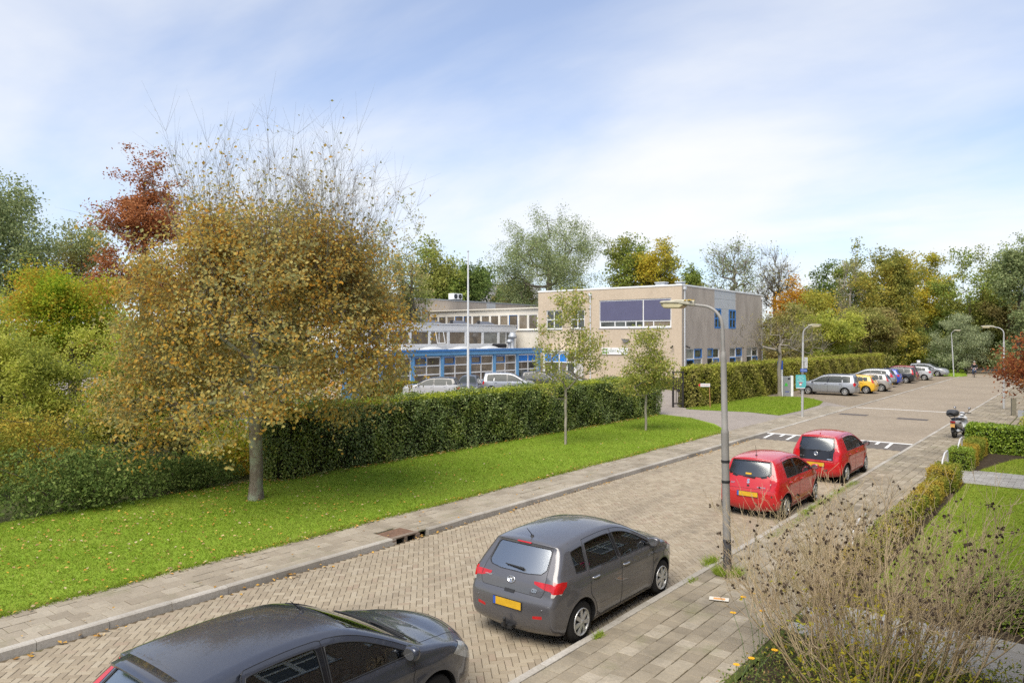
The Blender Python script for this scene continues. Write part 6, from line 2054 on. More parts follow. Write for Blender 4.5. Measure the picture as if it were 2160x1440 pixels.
        for li, k in enumerate(keys2):
            sel = FT[lab2 == li]
            if len(sel):
                kk = (k, 2 if k != 'body' else 0, li if k != 'body' else 0)
                groups.setdefault(kk, []).append(sel)
        cx_ = s.L / 2
        def part(name, faces, mat, off=0.0, fm=None, mats=None):
            F_ = np.concatenate(faces)
            ids, inv = np.unique(F_, return_inverse=True)
            V_ = allV[ids].copy()
            V_[:, 0] -= cx_
            me = mesh_np(name, V_, inv.reshape(-1, 4), mats or mat, fm, True)
            bm = bmesh.new(); bm.from_mesh(me)
            bmesh.ops.remove_doubles(bm, verts=bm.verts, dist=0.0006)
            bmesh.ops.dissolve_degenerate(bm, dist=0.0003, edges=bm.edges)
            if off:
                bm.normal_update()
                for v in bm.verts: v.co += v.normal * off
            bm.to_mesh(me); bm.free()
            me.polygons.foreach_set('use_smooth', np.ones(len(me.polygons), bool))
            return link(name, me, s.root)
        s.parts = {}
        for kk, faces in groups.items():
            k = kk[0]
            F_ = np.concatenate(faces)
            if k in ('body', 'door', 'tailgate', 'bonnet', 'bumper', 'roof'):
                mats = [s.paint, CARBLK, s.roofm or s.paint]
                zc = allV[F_][:, :, 2].mean(1)
                xc = allV[F_][:, :, 0].mean(1)
                fm = np.where(zc < s.low_black, 1, 0)
                if s.roofm is not None:
                    zb = s.belt[0] + (s.belt[1] - s.belt[0]) * xc / s.L
                    fm = np.where(zc > zb + s.roof_from, 2, fm)
                o = part(k, faces, None, 0.0, fm, mats)
            else:
                mat = {'window': s.glass, 'windscreen': s.glass, 'rear_window': MAT[s.rear_mat] if near else s.glass, 'pillar': GLOSSBLK, 'tail_light': LRED, 'tail_lens': LCLR, 'headlight': HEADL, 'tail_panel': GLOSSBLK, 'trim': CARBLK, 'reflector': LRED, 'grille': CARBLK, 'frit': GLOSSBLK, 'skirt': CARBLK}[k]
                o = part(k, faces, mat, {'window': -0.005, 'windscreen': -0.005, 'rear_window': -0.005, 'tail_light': 0.0025, 'tail_lens': 0.003, 'headlight': 0.004}.get(k, 0.0))
            s.parts.setdefault(k, []).append(o)
        s.fittings()
        return s

    def seam(s, mb, pts2, surf, w=0.006, off=0.002):
        """a thin dark shut line along a polyline on the surface"""
        P = resample(np.array(pts2, float), max(6, int(np.linalg.norm(np.diff(np.array(pts2, float), axis=0), axis=1).sum() / 0.05)))
        Q = surf(P)
        mb.tube([Vector(p) for p in Q], w * 0.5, 4, caps=False)

    def fittings(s):
        cx_ = s.L / 2
        near = s.near
        r_ = s.root
        # wheels, rims, wells
        wy = s.W - 0.115
        mw = MB()
        tw = 0.19 if near else 0.2
        prof = [(s.tr * 0.63, -tw / 2), (s.tr * 0.80, -tw / 2 - 0.004), (s.tr * 0.95, -tw * 0.44), (s.tr, -tw * 0.30), (s.tr, tw * 0.30), (s.tr * 0.95, tw * 0.44), (s.tr * 0.80, tw / 2 + 0.004), (s.tr * 0.63, tw / 2)]
        for a in (-0.1, 0.1):
            prof.insert(4, (s.tr * 0.985, a * tw)) if near else None
        nseg = 32 if near else 18
        tyre_me = MB().lathe([p for p in prof], nseg, (0, 0, 0), 'y').mesh('wheel', TYRE)
        rm = MB()
        rr = s.tr * 0.66
        rm.lathe([(rr * 1.0, -0.01), (rr * 1.0, -0.035), (rr * 0.93, -0.04), (rr * 0.90, -0.012), (rr * 0.88, 0.02)], nseg, (0, 0, 0), 'y')
        for k in range(s.rimn):
            a = 2 * PI * k / s.rimn + 0.3
            ca, sa = math.cos(a), math.sin(a)
            w0, w1 = rr * 0.10, rr * (0.16 if s.rimn > 6 else 0.20)
            pts = [(rr * 0.16, -w0), (rr * 0.92, -w1), (rr * 0.92, w1), (rr * 0.16, w0)]
            v = [(x * ca - y_ * sa, yy, x * sa + y_ * ca) for yy in (-0.032, -0.006) for x, y_ in pts]
            v[0:4] = [(p[0], p[1] - (0.006 if i in (0, 3) else -0.004), p[2]) for i, p in enumerate(v[0:4])]
            rm.add(v, [(3, 2, 1, 0), (0, 1, 5, 4), (1, 2, 6, 5), (2, 3, 7, 6), (3, 0, 4, 7)])
        rm.lathe([(0.001, -0.045), (rr * 0.16, -0.042), (rr * 0.2, -0.034), (rr * 0.2, -0.005)], 14, (0, 0, 0), 'y')
        rim_me = rm.mesh('rim', s.rim)
        dk = MB().lathe([(0.001, 0.004), (rr * 0.99, 0.004)], nseg, (0, 0, 0), 'y').mesh('rim_backing', CARBLK)  # dark backing disc, the shade behind the spokes put into its colour
        for xa in (s.xr, s.xf):
            for sd in (1, -1):
                wo = link('wheel', tyre_me, r_, (xa - cx_, sd * wy, s.zc), (0, 0, 0 if sd < 0 else PI))
                y0 = -tw / 2 - 0.0
                link('rim', rim_me, wo, (0, y0 + 0.022, 0), (0, 0.7 * xa, 0))
                if near: link('rim_backing', dk, wo, (0, y0 + 0.022, 0))
                # wheel well
                y1, y2 = s.hs(xa, s.zc + s.arch + 0.005) - 0.004, wy - 0.17
                N = 18
                v = []
                for k in range(N + 1):
                    a = -0.25 + (PI + 0.5) * k / N
                    for yy in (y1, y2):
                        yq = min(yy, s.hs(xa + s.arch * math.cos(a), max(s.zc + s.arch * math.sin(a), s.sill)) - 0.002) if yy == y1 else yy
                        v.append((xa - cx_ + s.arch * math.cos(a), sd * yq, s.zc + s.arch * math.sin(a)))
                f = [(2 * k, 2 * k + 1, 2 * k + 3, 2 * k + 2) for k in range(N)]
                v.append((xa - cx_, sd * y2, s.zc))
                f += [(2 * k + 1, 2 * N + 2, 2 * k + 3) for k in range(N)]
                mw.add(v, f)
        mw.box(s.R_[0, 0] + 0.08 - cx_, s.F_[-1, 0] - 0.1 - cx_, -s.W + 0.30, s.W - 0.30, s.sill - 0.02, s.sill + 0.04)  # plain dark floor boxes, added to block light under the shell
        mw.box(s.xr + s.arch + 0.02 - cx_, s.xf - s.arch - 0.02 - cx_, -s.W + 0.09, s.W - 0.09, s.sill - 0.012, s.sill + 0.032)
        mw.build('underbody', CARBLK, r_)
        # shut lines
        mb = MB()
        sidesurf = lambda sd: (lambda P: np.stack([P[:, 0] - cx_, sd * (s.h(P[:, 0], P[:, 1]) + 0.0005), P[:, 1]], 1))
        def topsurf(P):
            q = s.skin(P[:, 0], P[:, 1]); q[:, 0] -= cx_; return q
        for poly, k in s.side_regions:
            if k in ('door',):
                for sd in (1, -1):
                    s.seam(mb, close(np.array(poly)), sidesurf(sd), 0.008 if near else 0.012)
        for poly, k in s.top_regions:
            if k in ('tailgate', 'bonnet'):
                s.seam(mb, close(np.array(poly)), topsurf, 0.008 if near else 0.012)
        mb.build('shut_line', CARBLK, r_)
        # black rubber round the glass
        mb = MB()
        for poly, k in (s.side_regions if near else ()):
            if k == 'window':
                for sd in (1, -1):
                    s.seam(mb, close(np.array(poly)), sidesurf(sd), 0.016)
        for poly, k in (s.top_regions if near else ()):
            if k in ('rear_window', 'windscreen'):
                s.seam(mb, close(np.array(poly)), topsurf, 0.014)
        if mb.v: mb.build('window_seal', CARBLK, r_)
        # handles, mirrors
        for sd in (1, -1):
            for (hx, hz) in s.handles:
                y_ = s.hs(hx, hz)
                mb = MB()
                mb.tube([(hx - 0.085 - cx_, sd * (y_ - 0.004), hz), (hx - 0.06 - cx_, sd * (y_ + 0.028), hz + 0.004), (hx + 0.06 - cx_, sd * (y_ + 0.028), hz + 0.004), (hx + 0.085 - cx_, sd * (y_ - 0.004), hz)], 0.014, 6)
                doors = s.parts.get('door')
                mb.build('handle', s.handle_mat, r_)
            mx_, mz_ = s.mirror
            y_ = s.hs(mx_, mz_)
            mb = MB()
            c = Vector((mx_ - cx_ - 0.02, sd * (y_ + 0.12), mz_ + 0.05))
            N, M_ = 12, 7
            v = []
            for i in range(M_ + 1):
                a = PI * i / M_ - PI / 2
                for k in range(N):
                    b = 2 * PI * k / N
                    ex = lambda t_: math.copysign(abs(t_) ** 0.65, t_)
                    px_ = 0.075 * ex(math.sin(a)) * (1.0 if math.sin(a) > 0 else 0.55)
                    v.append((c.x + px_, c.y + 0.10 * ex(math.cos(a)) * ex(math.cos(b)), c.z + 0.075 * ex(math.cos(a)) * ex(math.sin(b))))
            f = [(i * N + k, i * N + (k + 1) % N, (i + 1) * N + (k + 1) % N, (i + 1) * N + k) for i in range(M_) for k in range(N)]
            mb.add(v, f, 0, True)
            mb.tube([(mx_ - cx_, sd * (y_ - 0.02), mz_), (mx_ - cx_ - 0.01, sd * (y_ + 0.08), mz_ + 0.03)], [0.035, 0.025], 6, 1)
            mo = mb.build('mirror', [s.mirror_mat, CARBLK], r_)
            g = MB(); g.lathe([(0.001, 0), (0.062, 0)], 14, (0, 0, 0), 'x')
            link('mirror_glass', g.mesh('mirror_glass', CHROME), mo, (c.x - 0.043, c.y, c.z)).scale = (1, 1.3, 1)
        if near:
            s.cabin()

    def cabin(s):
        cx_ = s.L / 2
        r_ = s.root
        xa, xb = s.cab
        mb = MB()
        w = s.W - 0.16
        mb.box(xa - cx_, xb - cx_, -w, w, 0.28, 0.34)
        for sd in (1, -1):
            mb.box(xa - cx_, xb - cx_, sd * w - 0.02, sd * w + 0.02, 0.34, s.belt[1] - 0.06)
        mb.box(xa - 0.02 - cx_, xa + 0.02 - cx_, -w, w, 0.34, s.belt[0] - 0.1)
        mb.build('cabin_liner', LINER, r_)
        zb = s.belt[1]
        for sd in (1, -1):
            x0 = s.xb_ - 0.28
            mb = MB()
            y0 = sd * 0.36
            M = Matrix.Translation((x0 - cx_, y0, 0))
            def bb(x0_, x1_, yw, z0, z1, dx=0):
                v = [(x0_, -yw, z0), (x1_, -yw, z0), (x1_, yw, z0), (x0_, yw, z0), (x0_ - dx, -yw * 0.9, z1), (x1_ - dx, -yw * 0.9, z1), (x1_ - dx, yw * 0.9, z1), (x0_ - dx, yw * 0.9, z1)]
                mb.add([M @ Vector(p) for p in v], [(0, 3, 2, 1), (4, 5, 6, 7), (0, 1, 5, 4), (1, 2, 6, 5), (2, 3, 7, 6), (3, 0, 4, 7)])
            bb(0, 0.5, 0.25, 0.4, 0.56); bb(-0.05, 0.1, 0.25, 0.56, zb + 0.12, 0.14); bb(-0.16, -0.06, 0.13, zb + 0.14, zb + 0.32, 0.05)
            mb.build('seat', SEAT, r_, bevel=0.03)
        mb = MB()
        mb.box(xa + 0.42 - cx_, xa + 0.85 - cx_, -w + 0.05, w - 0.05, 0.4, 0.56)
        mb.box(xa + 0.30 - cx_, xa + 0.44 - cx_, -w + 0.05, w - 0.05, 0.5, zb + 0.06)
        for y_ in (-0.35, 0.35):
            mb.box(xa + 0.27 - cx_, xa + 0.36 - cx_, y_ - 0.12, y_ + 0.12, zb + 0.075, zb + 0.2)
        mb.build('rear_seat', SEAT, r_, bevel=0.03)
        mb = MB()
        mb.box(xb - 0.55 - cx_, xb - 0.05 - cx_, -w + 0.02, w - 0.02, 0.55, zb - 0.02)
        mb.box(xa - cx_, xa + 0.30 - cx_, -w + 0.02, w - 0.02, 0.6, s.belt[0] - 0.07)
        mb.build('dashboard', LINER, r_, bevel=0.03)
        mb = MB()
        ring = []
        for k in range(21):
            a = 2 * PI * k / 20
            ring.append((xb - 0.62 + 0.07 * math.sin(a) - cx_, 0.36 + 0.18 * math.cos(a), zb - 0.02 + 0.17 * math.sin(a)))
        mb.tube(ring, 0.016, 6, caps=False)
        mb.tube([(xb - 0.62 - cx_, 0.18, zb - 0.02), (xb - 0.62 - cx_, 0.54, zb - 0.02)], 0.018, 5)
        mb.tube([(xb - 0.62 - cx_, 0.36, zb - 0.02), (xb - 0.45 - cx_, 0.36, zb - 0.09)], 0.03, 6)
        mb.build('steering_wheel', LINER, r_)

    # -- helpers to place small things on the skin
    def on_rear(s, y, z, off=0.0):
        sv = s.s_of('rear', z)
        p = s.skin(np.array([sv]), np.array([y]))[0]
        a = s.skin(np.array([sv + 0.03]), np.array([y]))[0]; b = s.skin(np.array([sv - 0.03]), np.array([y]))[0]
        up = unit((a - b)[None])[0]
        c = s.skin(np.array([sv]), np.array([y + 0.03]))[0]; d = s.skin(np.array([sv]), np.array([y - 0.03]))[0]
        lf = unit((c - d)[None])[0]
        n_ = np.cross(lf, up); n_ = n_ if n_[0] < 0 else -n_
        p = p + n_ * off
        p[0] -= s.L / 2
        X = Vector(-lf); Z = Vector(n_); Y = Z.cross(X)
        return Matrix(((X.x, Y.x, Z.x, p[0]), (X.y, Y.y, Z.y, p[1]), (X.z, Y.z, Z.z, p[2]), (0, 0, 0, 1)))
    def place_rear(s, me_or_mb, name, mat, y, z, off=0.003):
        M = s.on_rear(y, z, off)
        if isinstance(me_or_mb, MB):
            me = me_or_mb.mesh(name, mat)
        else:
            me = me_or_mb
        o = link(name, me, s.root)
        o.matrix_local = M
        return o

def rearpoly(car, pts):
    """(y,z) points on the tail to (s,y)"""
    return np.array([(car.s_of('rear', z), y) for y, z in pts])
def toppoly(car, pts):
    """(x,y) points on roof, screens or bonnet to (s,y)"""
    return np.array([(car.s_of('top', x), y) for x, y in pts])
def mirror_y(pts):
    return [(-y, z) for y, z in reversed(pts)]
def densify(pts, n=12):
    pts = np.array(pts, float)
    out = []
    for i in range(len(pts)):
        a, b = pts[i], pts[(i + 1) % len(pts)]
        for k in range(n):
            out.append(a + (b - a) * k / n)
    return np.array(out)
def plate_on(car, y, z, w=0.52, hgt=0.11, eu=True, off=0.012):
    mb = MB(); mb.box(-w / 2 - 0.008, w / 2 + 0.008, -hgt / 2 - 0.008, hgt / 2 + 0.008, -0.008, 0.0, 0)
    mb.box(-w / 2, w / 2, -hgt / 2, hgt / 2, 0.0005, 0.004, 1)
    mb.box(-w / 2 - 0.0005, -w / 2 + 0.045, -hgt / 2 - 0.0005, hgt / 2 + 0.0005, 0.0008, 0.005, 2 if eu else 1)
    return car.place_rear(mb, 'number_plate', [CARBLK, PLATE, PLBLUE], y, z, off)
def wiper(car, y0, z0, y1, z1):
    mb = MB()
    P = [car.on_rear(y, z, 0.02).to_translation() for y, z in [(y0 + (y1 - y0) * t_, z0 + (z1 - z0) * t_) for t_ in np.linspace(0, 1, 6)]]
    mb.tube(P, [0.022, 0.018, 0.014, 0.012, 0.01, 0.008], 5)
    mb.build('wiper', CARBLK, car.root)
def aerial(car, x, L_=0.25, back=0.12, z=None):
    p = car.skin(np.array([car.s_of('top', x)]), np.array([0.0]))[0]
    mb = MB()
    c = (p[0] - car.L / 2, 0, p[2] - 0.004)
    mb.lathe([(0.035, 0), (0.02, 0.025), (0.001, 0.03)], 8, c)
    mb.tube([(c[0], 0, c[2] + 0.02), (c[0] - back, 0, c[2] + L_)], [0.007, 0.004], 5)
    mb.build('aerial', CARBLK, car.root)

def std(c, xw0, xB, xC, xD=None, roof_gap=0.105, rg=None, rw=None, tg=None, lights_r=(), lights_s=(), lens_r=(), lens_s=(), heads=True, panel=None, refl=(), bonnet=True, bumper_z=None, rw_name='rear_window', two_box=True, drop=0.0):
    """glass, doors, lamps of a car as polygons on its skin"""
    top = c.T_
    rear = c.R_
    zt = lambda x: float(np.interp(x, top[:, 0], top[:, 1]))
    zb = lambda x: c.belt[0] + (c.belt[1] - c.belt[0]) * x / c.L
    def roofz(x, gap):
        # under the roof line, and in front of the slope of the tail
        z = zt(x) - gap
        zr = float(np.interp(x, rear[-8:, 0] + gap * 0.9, rear[-8:, 1], left=-9, right=9)) if x < rear[-1, 0] + 0.12 else 9
        return min(z, zr) if zr > 0 else z
    g = roof_gap
    # end of the front window where it meets the belt
    xs = np.linspace(xB + 0.05, xw0, 200)
    ok = [x for x in xs if zt(x) - g > zb(x) + 0.03]
    xe = ok[-1]
    up = [(x, zt(x) - g) for x in np.linspace(xe, xB + 0.05, 14)]
    wf = [(xB + 0.035, zb(xB) + 0.012), (xe, zb(xe) + 0.012)] + up
    tilt = 0.10
    up = [(x, zt(x) - g) for x in np.linspace(xB - 0.05, xC + tilt, 8)]
    wr = [(xC, zb(xC) + 0.014 + drop), (xB - 0.045, zb(xB) + 0.012)] + up + [(xC + tilt * 0.45, zt(xC) - g - 0.14)]
    regs = []
    xfd = c.xf - c.arch - 0.05
    zs = c.sill + 0.06
    d2 = 0.045
    df = [(xB, zs), (xfd, zs), (xfd + 0.06, 0.62), (min(xfd + 0.10, xw0 - 0.04), zb(xfd) - 0.0)] + [(x, zt(x) - d2) for x in np.linspace(min(xfd + 0.06, xw0 - 0.10), xB + 0.02, 10) if zt(x) - d2 > zb(x)] + [(xB + 0.01, zb(xB))]
    ca = [(c.xr + (c.arch + 0.05) * math.cos(a), c.zc + (c.arch + 0.05) * math.sin(a)) for a in np.linspace(0.05, 0.95, 5)]
    ca = [p for p in ca if p[1] > zs and p[0] > xC - 0.05]
    dr = [(max(c.xr + c.arch + 0.06, xC), zs), (xB, zs), (xB + 0.01, zb(xB)), (xB + 0.02, zt(xB) - d2)] + [(x, zt(x) - d2) for x in np.linspace(xB - 0.1, xC + tilt - 0.03, 7)] + [(xC - 0.035, zb(xC))] + list(reversed(ca))
    regs += [(np.array(df), 'door'), (np.array(dr), 'door')]
    pb = [(xB - 0.05, zb(xB) + 0.012), (xB + 0.04, zb(xB) + 0.012), (xB + 0.055, zt(xB) - g), (xB - 0.055, zt(xB) - g)]
    regs += [(np.array(pb), 'pillar')]
    regs += [(np.array(wf), 'window'), (np.array(wr), 'window')]
    if xD is not None:
        xq = xC - 0.075
        n = 6
        up = [(x, roofz(x, g + 0.01)) for x in np.linspace(xq + tilt * 0.95, xD + 0.03, n)]
        up = [p for p in up if p[1] > zb(p[0]) + 0.05]
        wq = [(xD, zb(xD) + 0.03 + drop), (xq, zb(xq) + 0.02 + drop)] + up
        regs += [(np.array(wq), 'window')]
    for poly in lights_s: regs.append((np.array(poly, float), 'tail_light'))
    for poly in lens_s: regs.append((np.array(poly, float), 'tail_lens'))
    if heads:
        L = c.L
        zn = c.F_[0, 1]
        regs.append((np.array([(L - 0.62, zn + 0.09), (L - 0.22, zn - 0.13), (L - 0.02, zn - 0.13), (L - 0.02, zn + 0.08), (L - 0.3, zn + 0.2)]), 'headlight'))
    c.side_regions = regs
    tr = []
    if tg: tr.append((rearpoly(c, densify(tg)), 'tailgate'))
    if panel: tr.append((rearpoly(c, densify(panel)), 'tail_panel'))
    if rg: tr.append((rearpoly(c, densify(rg)), 'frit'))
    if rw: tr.append((rearpoly(c, densify(rw)), 'rear_window'))
    for poly in lights_r:
        for q in (poly, mirror_y(poly)): tr.append((rearpoly(c, densify(q)), 'tail_light'))
    for poly in lens_r:
        for q in (poly, mirror_y(poly)): tr.append((rearpoly(c, densify(q)), 'tail_lens'))
    for poly in refl:
        for q in (poly, mirror_y(poly)): tr.append((rearpoly(c, densify(q)), 'reflector'))
    # windscreen and bonnet
    xt = top[:, 0]
    xw1 = c.xw1
    yb = float(c.f(np.array([xw0 - 0.06]), np.array([zt(xw0 - 0.06)]))[0]) - c.r - 0.05
    yt = float(c.f(np.array([xw1]), np.array([zt(xw1)]))[0]) - c.r - 0.04
    tr.append((toppoly(c, densify([(xw1, -yt), (xw0 - 0.05, -yb), (xw0 - 0.05, yb), (xw1, yt)])), 'windscreen'))
    tr.append((toppoly(c, densify([(xw0 + 0.03, -yb), (xw0 + 0.10, -yb), (xw0 + 0.10, yb), (xw0 + 0.03, yb)], 6)), 'frit'))
    if bonnet:
        tr.append((toppoly(c, densify([(xw0 + 0.11, -yb - 0.02), (c.T_[-1, 0] - 0.06, -yb * 0.80), (c.T_[-1, 0] - 0.06, yb * 0.80), (xw0 + 0.11, yb + 0.02)])), 'bonnet'))
    c.top_regions = tr
    c.xb_ = xB
    c.cab = (max(0.35, c.R_[-1, 0] + 0.1), xw0 - 0.05)
    zh = zb(xB) - 0.115
    c.handles = [(xB + 0.16, zh), (xC + 0.12, zh + 0.02)]
    c.mirror = (xe - 0.07, zb(xe) + 0.03)
    c.handle_mat = c.paint
    c.mirror_mat = c.paint

P_GREY = paint('paint_grey', (0.105, 0.102, 0.108), 0.35, 0.30)
P_NAVY = paint('paint_slate', (0.052, 0.058, 0.078), 0.35, 0.26)
P_RED = paint('paint_red', (0.50, 0.006, 0.010), 0.0, 0.28)
P_SILV = paint('paint_silver', (0.36, 0.37, 0.385), 0.5, 0.30)
P_YEL = paint('paint_yellow', (0.72, 0.42, 0.02), 0.0, 0.3)
P_TAUPE = paint('paint_taupe', (0.36, 0.33, 0.29), 0.35, 0.3)
P_BLUE = paint('paint_blue', (0.02, 0.06, 0.38), 0.0, 0.3)
P_WHITE = paint('paint_white', (0.40, 0.40, 0.40), 0.0, 0.3)
P_BLACK = paint('paint_black', (0.02, 0.02, 0.022), 0.1, 0.25)
P_MAROON = paint('paint_maroon', (0.20, 0.012, 0.02), 0.1, 0.3)
KERBROW = 'cars parked along the right-hand kerb'

# ---- grey five-door hatchback in the middle of the street
def grey_hatch():
    L = 4.035
    rear = [(0.22, .21), (0.11, .25), (0.06, .38), (0.05, .58), (0.055, .69), (0.105, .735), (0.125, .85), (0.17, .975), (0.33, 1.165), (0.485, 1.36), (0.47, 1.40)]
    top = [(0.47, 1.40), (0.80, 1.436), (1.3, 1.462), (1.85, 1.463), (2.25, 1.415), (2.62, 1.26), (3.04, 1.035), (3.14, 1.0), (3.45, .935), (3.72, .82), (3.86, .70)]
    front = [(3.86, .70), (3.92, .60), (3.94, .45), (3.92, .30), (3.82, .21)]
    c = Car('parked_car', 'metallic grey hatchback with tow bar parked in the middle of the picture', (-6.78, 10.43, 0.0), R(90), L, 1.734, 2.57, rear, top, front, P_GREY, 0.308, 0.70, 0.20, (1.0, 0.945), 7, group=KERBROW, tumble=0.42, bulge_r=0.055)
    c.xw1 = 2.33
    std(c, 3.04, 1.86, 0.98, 0.63,
        tg=[(-.55, .755), (.55, .755), (.60, .86), (.57, 1.05), (.50, 1.385), (-.50, 1.385), (-.57, 1.05), (-.60, .86)],
        rw=[(-.47, 1.035), (-.25, 1.005), (.25, 1.005), (.47, 1.035), (.535, 1.09), (.50, 1.33), (.47, 1.355), (-.47, 1.355), (-.50, 1.33), (-.535, 1.09)],
        lights_r=[[(.34, .945), (.90, .965), (.90, .855), (.60, .868), (.42, .912)]],
        lights_s=[[(0.02, .86), (0.19, .81), (0.30, .875), (0.43, .965), (0.28, .985), (0.02, .965)]],
        lens_s=[[(0.06, .80), (0.20, .775), (0.26, .83), (0.10, .835)]],
        refl=[[(.42, .455), (.60, .475), (.60, .52), (.42, .495)]], drop=0.01)
    c.handle_mat = CHROME
    c.build()
    plate_on(c, 0, .60)
    # recess round the plate, badge, lettering, handle, wiper, third brake light
    e = MB(); e.lathe([(0.001, 0.004), (0.045, 0.004), (0.05, 0.012), (0.058, 0.012), (0.062, 0.0)], 20)
    e.v = [(x * 1.25, y * 0.85, z) for x, y, z in e.v]
    b = c.place_rear(e, 'badge', CHROME, 0, .905, 0.002)
    link('badge_letter', text_mesh('H', 0.075, CHROME, 0.006), b, (0, 0, 0.010)).rotation_euler = (0, 0, -0.2)
    c.place_rear(text_mesh('i20', 0.07, CHROME, 0.004, 'CENTER', 0.003), 'lettering', CHROME, -.43, .83, 0.006)
    c.place_rear(text_mesh('HYUNDAI', 0.032, CHROME, 0.003), 'lettering', CHROME, .45, .90, 0.005)
    m_ = MB(); m_.box(-.09, .09, -.028, .018, -.004, .006); c.place_rear(m_, 'boot_handle', CARBLK, 0, .752, 0.008)
    m_ = MB(); m_.box(-.13, .13, -.010, .010, -.004, .005); c.place_rear(m_, 'brake_light', LRED, 0, 1.385, 0.012)
    wiper(c, -0.17, 1.045, 0.18, 1.06)
    aerial(c, 0.62, 0.16, 0.14)
    # tow bar
    mb = MB()
    x0 = 0.05 - L / 2 - 0.06
    mb.tube([(x0 + 0.3, 0, .27), (x0 + 0.02, 0, .27), (x0 - 0.05, 0, .29), (x0 - 0.06, 0, .36)], 0.022, 8)
    mb.lathe([(0.001, .40), (.02, .395), (.026, .38), (.02, .36)], 10, (x0 - 0.06, 0, 0.01)); mb.box(x0 - 0.02, x0 + 0.1, -.1, .1, .24, .29)
    mb.build('tow_bar', CARBLK, c.root)
    for y in (-.6, -.25, .25, .6):
        m_ = MB(); m_.lathe([(0.001, .004), (.014, .003), (.016, 0)], 8); c.place_rear(m_, 'parking_sensor', P_GREY, y, .60 if abs(y) > .4 else .64, 0.001)
    return c
grey_hatch()

# ---- dark blue-grey hatchback cut by the lower edge
def slate_hatch():
    L = 4.34
    rear = [(0.24, .21), (0.11, .25), (0.06, .40), (0.05, .62), (0.06, .72), (0.12, .76), (0.15, .90), (0.21, 1.02), (0.42, 1.20), (0.64, 1.385), (0.62, 1.42)]
    top = [(0.62, 1.42), (0.95, 1.465), (1.4, 1.495), (1.9, 1.497), (2.35, 1.445), (2.78, 1.27), (3.22, 1.035), (3.34, .985), (3.65, .93), (3.98, .84), (4.16, .70)]
    front = [(4.16, .70), (4.21, .58), (4.22, .44), (4.20, .30), (4.08, .21)]
    c = Car('parked_car', 'dark slate hatchback cut off by the lower edge of the picture', (-6.82, 4.76, 0.0), R(90), L, 1.84, 2.64, rear, top, front, P_NAVY, 0.315, 0.79, 0.20, (1.03, .955), 5, group=KERBROW, bulge_f=0.2)
    c.xw1 = 2.42
    std(c, 3.22, 1.98, 1.05, 0.78,
        tg=[(-.58, .77), (.58, .77), (.62, .9), (.58, 1.05), (.52, 1.405), (-.52, 1.405), (-.58, 1.05), (-.62, .9)],
        rw=[(-.50, 1.05), (.50, 1.05), (.55, 1.10), (.50, 1.36), (-.50, 1.36), (-.55, 1.10)],
        lights_r=[[(.58, 1.38), (.95, 1.38), (.95, .86), (.64, .86)]], lights_s=[[(0.0, .86), (0.24, .88), (0.40, 1.2), (0.47, 1.38), (0.30, 1.36), (0.0, 1.0)]])
    c.build()
    plate_on(c, 0, .82)
    # spoiler lip over the tailgate, roof strip line, wipers, washer jets
    p = [c.skin(np.array([c.s_of('top', 0.64)]), np.array([y]))[0] for y in np.linspace(-.52, .52, 9)]
    mb = MB()
    v = []
    for q in p:
        x, y, z = q[0] - L / 2, q[1], q[2]
        v += [(x + 0.02, y, z + 0.006), (x - 0.16, y * 0.97, z - 0.02), (x - 0.16, y * 0.97, z - 0.045), (x + 0.02, y, z - 0.05)]
    f = [(4 * i + k, 4 * i + 4 + k, 4 * i + 4 + (k + 1) % 4, 4 * i + (k + 1) % 4) for i in range(8) for k in range(4)]
    f += [(0, 1, 2, 3), (35, 34, 33, 32)]
    mb.add(v, f, 0, True)
    mb.build('spoiler', P_NAVY, c.root)
    mb = MB()
    for y in (0.2, -0.45):
        P = []
        for t_ in np.linspace(0, 1, 6):
            q = c.skin(np.array([c.s_of('top', 3.22 - 0.02 - 0.05 * t_)]), np.array([y + 0.55 * (t_ - 0.3)]))[0]
            P.append((q[0] - L / 2, q[1], q[2] + 0.014))
        mb.tube(P, 0.010, 5)
    mb.build('wiper', CARBLK, c.root)
    aerial(c, 2.25, 0.16, 0.14)
slate_hatch()

